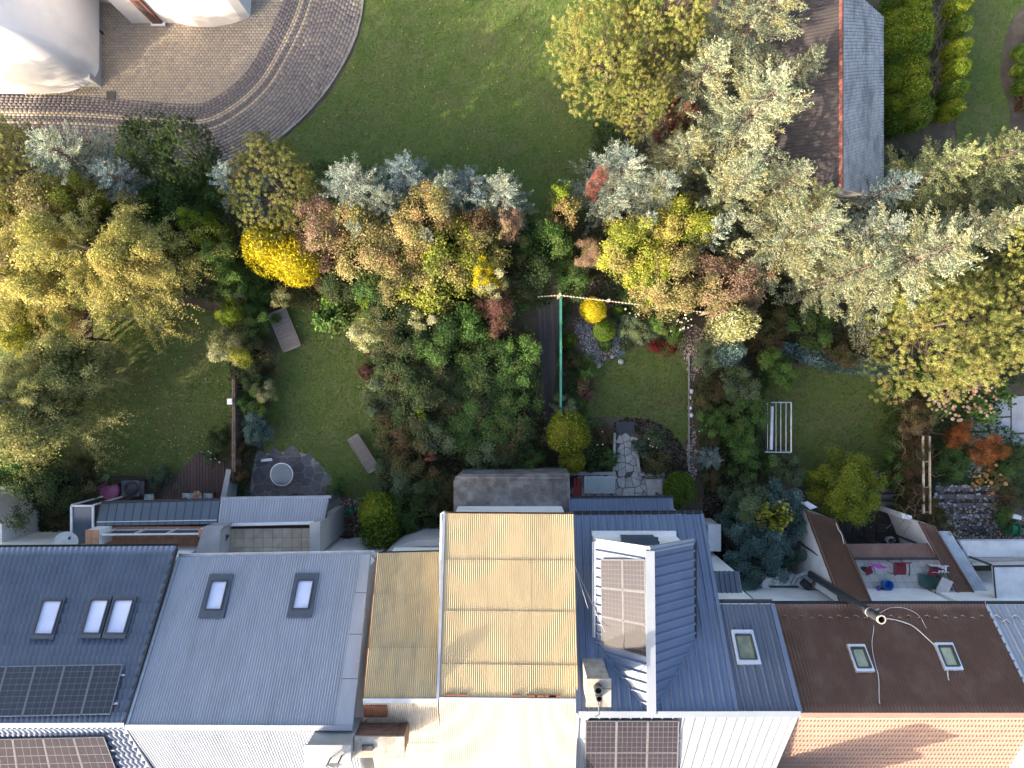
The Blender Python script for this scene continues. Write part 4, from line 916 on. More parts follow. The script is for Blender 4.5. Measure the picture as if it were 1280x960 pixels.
for px_ in (77, 92):
    pts = []
    for py_ in np.linspace(0, 58, 8):
        p = None; 
        # intersect with the roof surface by marching
        for zz in np.linspace(6.0, .5, 160):
            q = P(px_-(3 if py_ > 50 else 0), py_, zz); dx, dy = x1-q.x, q.y-y0
            dist = sm(dx/1.25, dy/.72); f_ = min(max(dist, 0)/3.6, 1); s_ = zb_+4.6*math.sqrt(max(0, 1-(1-f_)**2))
            if zz <= s_: p = q; break
        if p: pts.append(p+Vector((0, 0, .01)))
    if len(pts) > 2: MB().tube(pts, .018, 5).put('roof_seam', M_white, root)
# second wing, vertical walls seen from above
root = empty('villa', (P(250, 20, 0).x, P(250, 20, 0).y, 0), 'white villa wing with curved bay wall and red framed window at the top left', 'building')
base = [(165, 29), (223, 29), (235, 32), (249, 34), (268, 34), (288, 30), (303, 26), (313, 21), (318, -60), (165, -60)]
bw = W(base); MB().prism(bw, 0, 6.2).put('wall', M_villa, root)
MB().prism(W([(124, 3), (168, 6), (168, -60), (124, -60)]), 0, 6.0).put('side_wall', M_villa, root)
ycen = P(0, 29, 0).y; x0, x1_ = P(193, 29, 0).x, P(204, 29, 0).x
MB().box(x0, x0+.42, ycen-.10, ycen+.02, .15, 2.2).put('window_frame', M_redcap, root)
w_ = MB().box(x0+.15, x0+.30, ycen-.12, ycen+.02, .35, 2.0).put('window_pane', M_glass, root)
MB().box(x0-.1, x0+.52, ycen-.16, ycen, .05, .13).put('window_sill', M_white, root)
tag(MB().tube([P(129, 42, 0), P(129, 42, 0)+Vector((0, 0, .7))], .04, 8).put('bollard_light', M_darkmetal), 'short dark bollard lamp beside the rounded white building', 'bollard')
# ================================================================== VEGETATION
def unit(v): return v/np.maximum(np.linalg.norm(v, axis=-1, keepdims=True), 1e-9)
def rhombi(C, Nrm, L, Wd, tang=None, fold=0.0):
    """leaf quads at centres C with normals Nrm"""
    n = len(C); Nrm = unit(Nrm)
    if tang is None: tang = rng.normal(size=(n, 3))
    T = tang-Nrm*(tang*Nrm).sum(1, keepdims=True); T = unit(T); B = np.cross(Nrm, T)
    L = np.broadcast_to(np.asarray(L, float), (n,))[:, None]; Wd = np.broadcast_to(np.asarray(Wd, float), (n,))[:, None]
    V = np.stack([C-T*L*.5, C+B*Wd*.5-T*L*.08, C+T*L*.5, C-B*Wd*.5-T*L*.08], 1)
    return V.reshape(-1, 3), np.arange(4*n).reshape(-1, 4)
def join(parts):
    V, Q, T = [], [], []; o = 0
    for v, q, t in parts: V.append(v); Q.append(q+o); T.append(t); o += len(v)
    return np.concatenate(V), np.concatenate(Q), np.concatenate(T)
def fib(n):
    i = np.arange(n)+.5; ph = np.arccos(1-2*i/n); th = np.pi*(1+5**.5)*i
    return np.stack([np.cos(th)*np.sin(ph), np.sin(th)*np.sin(ph), np.cos(ph)], 1)
def lump(d, seed, amp):
    r_ = np.random.default_rng(seed); o = np.zeros(len(d))
    for k in range(7):
        w_ = unit(r_.normal(size=3)); f_ = r_.uniform(2.0, 6.5); o += np.sin((d@w_)*f_+r_.uniform(0, 6.28))/(1+.25*k)
    return 1+amp*o/2.6
def leafy(name, R_, nclump, nleaf, leaf, seed, amp=.22, sig=.15, hz=.8, fill=.25, spread=1.0, aspect=.62, droop=0.0):
    """broad-leaved crown centred on z=R_*hz: uneven outline, clumps with gaps between"""
    r_ = np.random.default_rng(seed); nl_ = max(7, int(7+R_*13)); ld = unit(r_.normal(size=(nl_, 3))); ld[:, 2] = np.where(ld[:, 2] < -.35, -ld[:, 2], ld[:, 2])
    lc = ld*(lump(ld, seed, amp)*r_.uniform(.62, .95, nl_))[:, None]; lt = r_.beta(1.6, 1.6, nl_); ls = r_.uniform(.75, 1.3, nl_)*.62/nl_**.36
    li = r_.integers(0, nl_, nclump); dd = unit(r_.normal(size=(nclump, 3))+ld[li]*.7); c = (lc[li]+dd*(ls[li]*r_.uniform(.7, 1.0, nclump))[:, None])*R_
    ct = np.clip(lt[li]*.65+.35*r_.beta(2.2, 2.2, nclump), 0, 1)
    cs = r_.uniform(.5, 1.2, nclump)*sig*R_*.8
    idx = np.repeat(np.arange(nclump), nleaf); n = len(idx)
    off = r_.normal(size=(n, 3))*cs[idx][:, None]*np.array([1, 1, .62]); off[:, 2] -= droop*np.abs(r_.normal(size=n))*cs[idx]
    C = c[idx]+off; dn = unit(C)
    Nn = dn*.55+np.array([0, 0, .55])+r_.normal(size=(n, 3))*.55
    s = leaf*r_.uniform(.6, 1.3, n); v, q = rhombi(C, Nn, s, s*aspect)
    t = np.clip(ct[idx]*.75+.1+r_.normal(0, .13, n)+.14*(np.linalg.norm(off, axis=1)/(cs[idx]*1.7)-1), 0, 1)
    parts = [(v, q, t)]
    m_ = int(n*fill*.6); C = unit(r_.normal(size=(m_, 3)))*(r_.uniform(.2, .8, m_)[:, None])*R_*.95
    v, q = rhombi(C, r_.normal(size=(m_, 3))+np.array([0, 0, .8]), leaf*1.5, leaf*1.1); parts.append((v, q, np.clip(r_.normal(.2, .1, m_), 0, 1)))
    V, Q, T = join(parts); V = V*np.array([1, 1, hz])+np.array([0, 0, R_*hz]); return npmesh(name, V, Q, T)
def ball(name, R_, n, leaf, seed, amp=.035, hz=.92, lobes=.0):
    r_ = np.random.default_rng(seed); d = fib(n); d = d[d[:, 2] > -.6]; n = len(d); d = unit(d+r_.normal(size=(n, 3))*.03)
    sc_ = lump(d, seed, amp)*(1+lobes*np.abs(np.sin(np.arctan2(d[:, 1], d[:, 0])*5.5+d[:, 2]*3)))
    C = d*(R_*sc_*(r_.uniform(.9, 1.02, n)+.09*(r_.random(n) < .06)))[:, None]
    v, q = rhombi(C, unit(r_.normal(size=(n, 3))+d*.8), leaf*r_.uniform(.7, 1.4, n), leaf*.5, tang=d+r_.normal(size=(n, 3))*.45)
    t = np.clip(.5+.22*np.sin(lump(d*3, seed+1, 1)*6)+r_.normal(0, .2, n), 0, 1)
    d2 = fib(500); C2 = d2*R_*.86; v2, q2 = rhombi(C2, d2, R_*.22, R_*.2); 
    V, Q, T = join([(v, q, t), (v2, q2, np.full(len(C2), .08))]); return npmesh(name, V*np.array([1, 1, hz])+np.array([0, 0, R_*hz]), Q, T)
def brushes(O, D, K, ln, nl, nw, r_, t0):
    """needle sprays: K needles round each short twig starting at O along D (length ln)"""
    n = len(O); idx = np.repeat(np.arange(n), K); a = np.tile(np.arange(K)/K, n)*6.283*1.0+r_.uniform(0, 6.28, n*K); s = r_.uniform(0, 1, n*K)
    Dn = unit(D); up = np.cross(Dn, np.array([.13, .27, .95])); up = unit(up); B = np.cross(Dn, up)
    rad = up[idx]*np.cos(a)[:, None]+B[idx]*np.sin(a)[:, None]; nd = unit(Dn[idx]*.75+rad*.8)
    base = O[idx]+Dn[idx]*(s*ln)[:, None]; C = base+nd*nl*.5
    v, q = rhombi(C, np.cross(nd, rad)*.6+rad*.5+np.array([0, 0, .35])+r_.normal(size=(n*K, 3))*.25, nl*r_.uniform(.7, 1.3, n*K), nw, tang=nd)
    return v, q, np.clip(t0[idx]+r_.normal(0, .12, n*K)+.12*s, 0, 1)
def spruce(name, h, R_, seed, ragged=.25, K=7, step=.15):
    r_ = np.random.default_rng(seed); O, D, T = [], [], []; wood = MB(); z = h*.18; k = 0
    while z < h*.985:
        f_ = (z/h); L0 = R_*(1-f_)**.58*1.0+.14; nb = max(5, int(7.5*(1-f_)**.25+r_.integers(0, 2))); a0 = r_.uniform(0, 6.28)
        for b in range(nb):
            L = L0*r_.uniform(1-ragged*1.5, 1+ragged*.6); a = a0+6.283*b/nb+r_.normal(0, .24); el = .08+.8*f_*f_+r_.normal(0, .13)
            hd = np.array([math.cos(a), math.sin(a), 0]); pr = np.array([-hd[1], hd[0], 0]); ct = r_.beta(2, 2)
            pos = lambda t: np.array([0, 0, z])+hd*(L*t*math.cos(el))+np.array([0, 0, L*(math.sin(el)*t-.22*t*t+.16*t**4)])
            if L > .7: wood.tube([pos(0), pos(.5), pos(.9)], [.028*L**.5, .018*L**.5, .006], 4, cap=False)
            nn = max(2, int(L*(.95)/step))
            for i in range(nn):
                t = .12+.88*(i+.5)/nn; p = pos(t); tg = unit(pos(min(1, t+.05))-pos(t-.05)); ln = (.16+.42*L*.34*(1-t)**.6)*r_.uniform(.75, 1.25)
                O.append(p); D.append(tg*.2); T.append((ct, .16))
                if t > .25:
                    for sg in (-1, 1):
                        if r_.random() < .08: continue
                        dr_ = unit(tg*.72+pr*sg*.72+np.array([0, 0, r_.normal(-.03, .1)])); m_ = max(1, int(ln/.16))
                        for j in range(m_): O.append(p+dr_*(ln*j/m_)+np.array([0, 0, .10*(j/m_)**2])); D.append(dr_); T.append((ct, ln/m_))
                        if ln > .38:
                            for sg2 in (-1, 1):
                                d2 = unit(dr_*.75+np.cross(dr_, [0, 0, 1])*sg2*.65); O.append(p+dr_*ln*.45); D.append(d2); T.append((ct, .15))
            O.append(pos(1)); D.append(tg); T.append((ct+.1, .14))
        z += max(.24, .60*(1-f_*.5))*r_.uniform(.85, 1.15); k += 1
    O = np.array(O); D = np.array(D); t0 = np.array([x[0] for x in T])*.55+.2+.12*r_.normal(size=len(T))
    v, q, t = brushes(O, D, K, .16, .115, .033, r_, t0)
    wood.tube([(0, 0, 0), (0, 0, h*.5), (0, 0, h*.97)], [.045*R_+.05, .03*R_+.02, .012], 7)
    return npmesh(name, v, q, t), wood.mesh(name+'_wood')
def pine(name, h, R_, seed, nb=190, K=46):
    r_ = np.random.default_rng(seed); wood = MB(); C = []; T = []
    wood.tube([(0, 0, 0), (.1, .05, h*.4), (0, 0, h*.8)], [.2, .13, .04], 8)
    for b in range(nb):
        d = unit(r_.normal(size=3)); d[2] = abs(d[2])*.9-.15; f_ = lump(d[None], seed, .38)[0]*r_.uniform(.8, 1.02)
        e = np.array([d[0]*R_*f_, d[1]*R_*f_, h*.55+d[2]*h*.42*f_]); s = np.array([0, 0, h*r_.uniform(.3, .6)]); mid = (s+e)/2+np.array([0, 0, -.12*R_*.5])
        if b % 3 == 0: wood.tube([s, mid, e*.97+s*.03], [.05, .03, .01], 4, cap=False)
        ct = r_.beta(2, 2)
        for k in range(int(5+R_*1.1)):
            C.append(e+r_.normal(size=3)*np.array([.24, .24, .13])*(.5+R_*.26)); T.append(ct)
    C = np.array(C); T = np.array(T); n = len(C); idx = np.repeat(np.arange(n), K)
    nd = r_.normal(size=(n*K, 3)); nd[:, 2] = nd[:, 2]*.7+.45; nd = unit(nd); P0 = C[idx]+nd*.085
    v, q = rhombi(P0, r_.normal(size=(n*K, 3))+np.array([0, 0, .6]), .13*r_.uniform(.7, 1.2, n*K), .02, tang=nd)
    return npmesh(name, v, q, np.clip(.15+T[idx]*.6+r_.normal(0, .12, n*K)+.12*nd[:, 2], 0, 1)), wood.mesh(name+'_wood')
def birch(name, h, R_, seed, nl=80000, leaf=.066):
    r_ = np.random.default_rng(seed); wood = MB(); wood.tube([(0, 0, 0), (.1, 0, h*.5), (0, .1, h*.93)], [.14, .09, .02], 8)
    ends = []
    for b in range(60):
        f_ = r_.uniform(.28, .95); a = r_.uniform(0, 6.28); L = R_*(1.05-.75*(f_-.28)/.7)*r_.uniform(.65, 1.1); s = np.array([0, 0, h*f_*.85])
        e = s+np.array([math.cos(a)*L, math.sin(a)*L, L*.42]); m_ = (s+e)/2+np.array([0, 0, L*.12]); 
        if b % 3 == 0: m_ = m_+r_.normal(size=3)*.35; wood.tube([s, (s+m_)/2+r_.normal(size=3)*.1, m_, (m_+e)/2+r_.normal(size=3)*.12, e], [.026, .02, .014, .009, .004], 4, cap=False)
        for t in np.linspace(.3, 1, 6): ends.append((s*(1-t)+e*t, a, L*.32, r_.beta(2, 2)))
    ends *= 3; C, T, G = [], [], []; per = nl//len(ends)
    for p, a, l, ct in ends:
        a2 = a+r_.normal(0, .9); ln = l*r_.uniform(.5, 1.25); dr_ = np.array([math.cos(a2), math.sin(a2), -.1]); t = r_.uniform(0, 1, per)
        pts = p+dr_*(ln*t)[:, None]+np.array([0, 0, -1])*(ln*.9*t**2)[:, None]+r_.normal(size=(per, 3))*.07
        if r_.random() < .04: wood.tube([p, p+dr_*ln*.5+np.array([0, 0, -.22*ln]), p+dr_*ln+np.array([0, 0, -.9*ln])], [.008, .005, .003], 3, cap=False)
        C.append(pts); T.append(np.full(per, ct)); G.append(np.tile(dr_+np.array([0, 0, -.8]), (per, 1)))
    C = np.concatenate(C); T = np.concatenate(T); G = np.concatenate(G); n = len(C)
    v, q = rhombi(C, r_.normal(size=(n, 3))+np.array([0, 0, .9]), leaf*r_.uniform(.6, 1.4, n), leaf*.62, tang=G+r_.normal(size=(n, 3))*.5)
    return npmesh(name, v, q, np.clip(.12+T*.6+r_.normal(0, .2, n), 0, 1)), wood.mesh(name+'_wood')

M_bark = mat('bark', (.13, .10, .075), (.08, .06, .045), rough=.95, scale=8, bump=.5)
M_bark_b = mat('birch_bark', (.24, .21, .16), (.13, .11, .085), rough=.9, scale=6)
F_ = {
 'silver': tintmat('needles_silver', ['#34443b', '#66786e', '#95a194', '#c6c8b4'], patch='#8f8d62', pscale=.6, pamt=.45),
 'blue': tintmat('needles_blue', ['#2c4044', '#566c70', '#829392', '#adb7b0'], patch='#75764f', pscale=.5, pamt=.3),
 'cream': tintmat('needles_cream', ['#33443a', '#6f7e64', '#9fa585', '#c8c5a4'], patch='#a19658', pscale=.8, pamt=.5),
 'grgreen': tintmat('needles_greygreen', ['#35432f', '#66744d', '#8f9769', '#b5b789'], patch='#8e8744', pscale=.6, pamt=.4),
 'pine': tintmat('needles_pine', ['#343d1e', '#636d36', '#8a8d4c', '#a79e66'], patch='#8a7645', pscale=.8, pamt=.45),
 'pine_y': tintmat('needles_pine_gold', ['#38451f', '#69743a', '#949650', '#b5ad6c'], patch='#93804d', pscale=1.1, pamt=.45),
 'pine_d': tintmat('needles_pine_dark', ['#1e2d19', '#354a28', '#4f6535', '#6f8045'], pscale=.8),
 'birch': tintmat('leaves_birch', ['#565b2b', '#939247', '#bdb268', '#d8cb93'], patch='#b39f5a', pscale=.45, pamt=.4, trans=.3),
 'birch2': tintmat('leaves_birch_olive', ['#485530', '#7d854c', '#aba769', '#c8be8b'], patch='#858050', pscale=.45, pamt=.4, trans=.3),
 'mix_y': tintmat('leaves_yellowgreen', ['#3d4a1a', '#6f7a2c', '#9ea03c', '#c4ba55'], patch='#96805a', pscale=.7, pamt=.5),
 'mix_o': tintmat('leaves_olive_rust', ['#3b4122', '#787544', '#a0945f', '#c0ae84'], patch='#8f6e52', pscale=.9, pamt=.55),
 'smoke': tintmat('leaves_smoke_pink', ['#4d3a31', '#83695a', '#a58c72', '#c4ad93'], patch='#7d7c46', pscale=.9, pamt=.6),
 'burg': tintmat('leaves_burgundy', ['#33211f', '#5c3c37', '#805c50', '#a08070'], patch='#67663f', pscale=1.1, pamt=.6),
 'gold': tintmat('leaves_gold', ['#8a7f10', '#b8a818', '#d6c628', '#e6da48'], patch='#a39a20', pscale=1.2, pamt=.5, rnd=.04),
 'lime': tintmat('leaves_lime', ['#3a4c12', '#5e741d', '#7e932c', '#a7b040'], patch='#93992a', pscale=1.0, pamt=.5),
 'ballg': tintmat('leaves_ball_green', ['#26380f', '#43601c', '#61802b', '#86993a'], patch='#78812a', pscale=1.2, pamt=.3),
 'bally': tintmat('leaves_ball_olive', ['#333d10', '#5b6b1d', '#84902b', '#aaab3a'], patch='#8f8a2b', pscale=1.2, pamt=.4),
 'green': tintmat('leaves_green', ['#22371a', '#416029', '#5f803a', '#839a50'], patch='#717842', pscale=.9, pamt=.5),
 'dark': tintmat('leaves_dark', ['#1b2516', '#304023', '#475a32', '#657245'], patch='#5b5338', pscale=.8, pamt=.6),
 'dgreen': tintmat('leaves_deep_green', ['#1f3017', '#365026', '#4f7035', '#6f8a46'], patch='#545f33', pscale=.8, pamt=.5),
 'dolive': tintmat('leaves_dull_olive', ['#252918', '#424527', '#606038', '#7d784f'], patch='#664a3b', pscale=.8, pamt=.6),
 'greyg': tintmat('leaves_greyish', ['#29352a', '#475842', '#697a58', '#8c9873'], patch='#67723f', pscale=.8, pamt=.5),
 'bluegr': tintmat('leaves_bluish', ['#263936', '#48625f', '#6d8a86', '#9aaea7'], patch='#5e7555', pscale=.7, pamt=.4),
 'varieg': tintmat('leaves_variegated', ['#5a6038', '#8f9361', '#b6b58c', '#d3cfae'], patch='#7f7f3f', pscale=1.2, pamt=.5),
 'orange': tintmat('leaves_orange', ['#5a3218', '#8c5027', '#ad6a38', '#c08956'], patch='#7c6a2c', pscale=1.0, pamt=.3),
 'brown': tintmat('twigs_brown', ['#2c2017', '#4a3624', '#695038', '#8a6f50'], patch='#3f4a22', pscale=1.0, pamt=.5),
 'red': tintmat('leaves_red', ['#4d1614', '#77251f', '#90372e', '#a35548'], patch='#5f3a1c', pscale=1.0, pamt=.3),
 'redm': tintmat('leaves_dusty_red', ['#4d2424', '#7d3f3e', '#9a5f58', '#ad8a7c'], patch='#6d6844', pscale=1.4, pamt=.6),
 'grassy': tintmat('leaves_strap', ['#3d4030', '#6b6a55', '#948d78', '#b8ad97'], patch='#6f6a4a', pscale=1.0, pamt=.4),
}
WOOD = {}
ME = {}
for i in range(3): ME['spruce%d' % i], WOOD['spruce%d' % i] = spruce('crown', 9.5, 2.9, 20+i)
ME['sprucebig0'], WOOD['sprucebig0'] = spruce('crown', 11.0, 3.7, 31, ragged=.32, step=.17)
ME['sprucebig1'], WOOD['sprucebig1'] = spruce('crown', 11.0, 3.7, 32, ragged=.32, step=.17)
ME['sprucesm0'], WOOD['sprucesm0'] = spruce('crown', 4.0, 1.3, 41, step=.12)
ME['pine0'], WOOD['pine0'] = pine('crown', 8.5, 3.0, 51)
ME['pine1'], WOOD['pine1'] = pine('crown', 8.5, 3.0, 52)
ME['pinesm0'], WOOD['pinesm0'] = pine('crown', 4.5, 1.5, 53, nb=50)
ME['birch0'], WOOD['birch0'] = birch('crown', 9.0, 4.2, 61)
ME['birch1'], WOOD['birch1'] = birch('crown', 9.0, 3.8, 62, nl=76000)
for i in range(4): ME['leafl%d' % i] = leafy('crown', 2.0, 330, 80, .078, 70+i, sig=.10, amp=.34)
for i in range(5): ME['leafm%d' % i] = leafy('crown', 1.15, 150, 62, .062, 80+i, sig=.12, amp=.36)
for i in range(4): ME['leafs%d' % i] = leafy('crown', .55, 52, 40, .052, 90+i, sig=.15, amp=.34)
for i in range(2): ME['big_leaf%d' % i] = leafy('crown', 1.0, 60, 22, .17, 100+i, sig=.17, amp=.25, aspect=.75)
for i in range(2): ME['fine%d' % i] = leafy('crown', 1.3, 190, 70, .045, 110+i, sig=.12, amp=.3)
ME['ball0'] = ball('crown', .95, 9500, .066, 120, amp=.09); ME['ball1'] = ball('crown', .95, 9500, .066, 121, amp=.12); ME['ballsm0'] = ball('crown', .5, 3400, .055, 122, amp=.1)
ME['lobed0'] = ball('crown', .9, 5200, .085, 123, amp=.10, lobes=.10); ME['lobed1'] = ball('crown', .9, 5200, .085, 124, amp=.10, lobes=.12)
def stems(h, R_, seed):
    r_ = np.random.default_rng(seed); mb = MB()
    for k in range(7):
        a = r_.uniform(0, 6.28); q = r_.uniform(.3, .75); mb.tube([(0, 0, 0), (math.cos(a)*R_*q*.4, math.sin(a)*R_*q*.4, h*.35), (math.cos(a)*R_*q, math.sin(a)*R_*q, h*.7)], [.03+.02*R_, .02+.01*R_, .006], 5)
    return mb.mesh('stem')
BASE = {'spruce': (2.9, 9.5), 'sprucebig': (3.7, 11.0), 'sprucesm': (1.3, 4.0), 'pine': (3.0, 8.0), 'pinesm': (1.5, 4.2), 'birch': (4.0, 9.0), 'leafl': (2.0, 3.2), 'leafm': (1.15, 1.84), 'leafs': (.55, .88),
        'big_leaf': (1.0, 1.6), 'fine': (1.3, 2.08), 'ball': (.95, 1.75), 'ballsm': (.5, .92), 'lobed': (.9, 1.66)}
for k in list(BASE):
    if k not in ('spruce', 'sprucebig', 'sprucesm', 'pine', 'pinesm', 'birch'): WOOD[k] = stems(BASE[k][1], BASE[k][0], 5)
_cnt = {}
def plant(kind, px_, py_, rpx, h, colr, label, cat=None, group=None, z0=0.0, zc=None, asp=1.0, rz=None, name=None):
    """px,py centre of the crown in view, rpx radius in view px, h height"""
    nvar = len([k for k in ME if k.rstrip('0123456789') == kind]); i = _cnt.get(kind, 0); _cnt[kind] = i+1; i %= nvar
    bR, bH = BASE[kind]; zc = zc if zc is not None else z0+h*.55; p = P(px_, py_, zc); r_m = M_(rpx, zc); sx = r_m/bR*1.0; sz = h/bH
    tree_ = kind.startswith(('spruce', 'pine', 'birch')); nm = name or ('spruce_tree' if kind.startswith('spruce') else 'pine_tree' if kind.startswith('pine') else 'birch_tree' if kind == 'birch' else 'shrub')
    cat = cat or {'spruce_tree': 'tree', 'pine_tree': 'tree', 'birch_tree': 'tree'}.get(nm, 'shrub')
    r = empty(nm, (p.x, p.y, z0), label, cat, group, rz if rz is not None else random.uniform(0, 6.28))
    r.scale = (sx, sx*asp, sz)
    me = ME[kind+str(i)]
    if not me.materials: me.materials.append(F_['green'])
    o = bpy.data.objects.new('crown' if tree_ or kind == 'leafl' else 'foliage', me); col.objects.link(o); o.parent = r; o.material_slots[0].link = 'OBJECT'; o.material_slots[0].material = F_[colr]
    wm = WOOD[kind+str(i)] if tree_ else WOOD[kind]
    if not wm.materials: wm.materials.append(M_bark_b if kind == 'birch' else M_bark)
    o = bpy.data.objects.new('trunk' if tree_ or kind == 'leafl' else 'stems', wm); col.objects.link(o); o.parent = r
    return r
_mc = {}
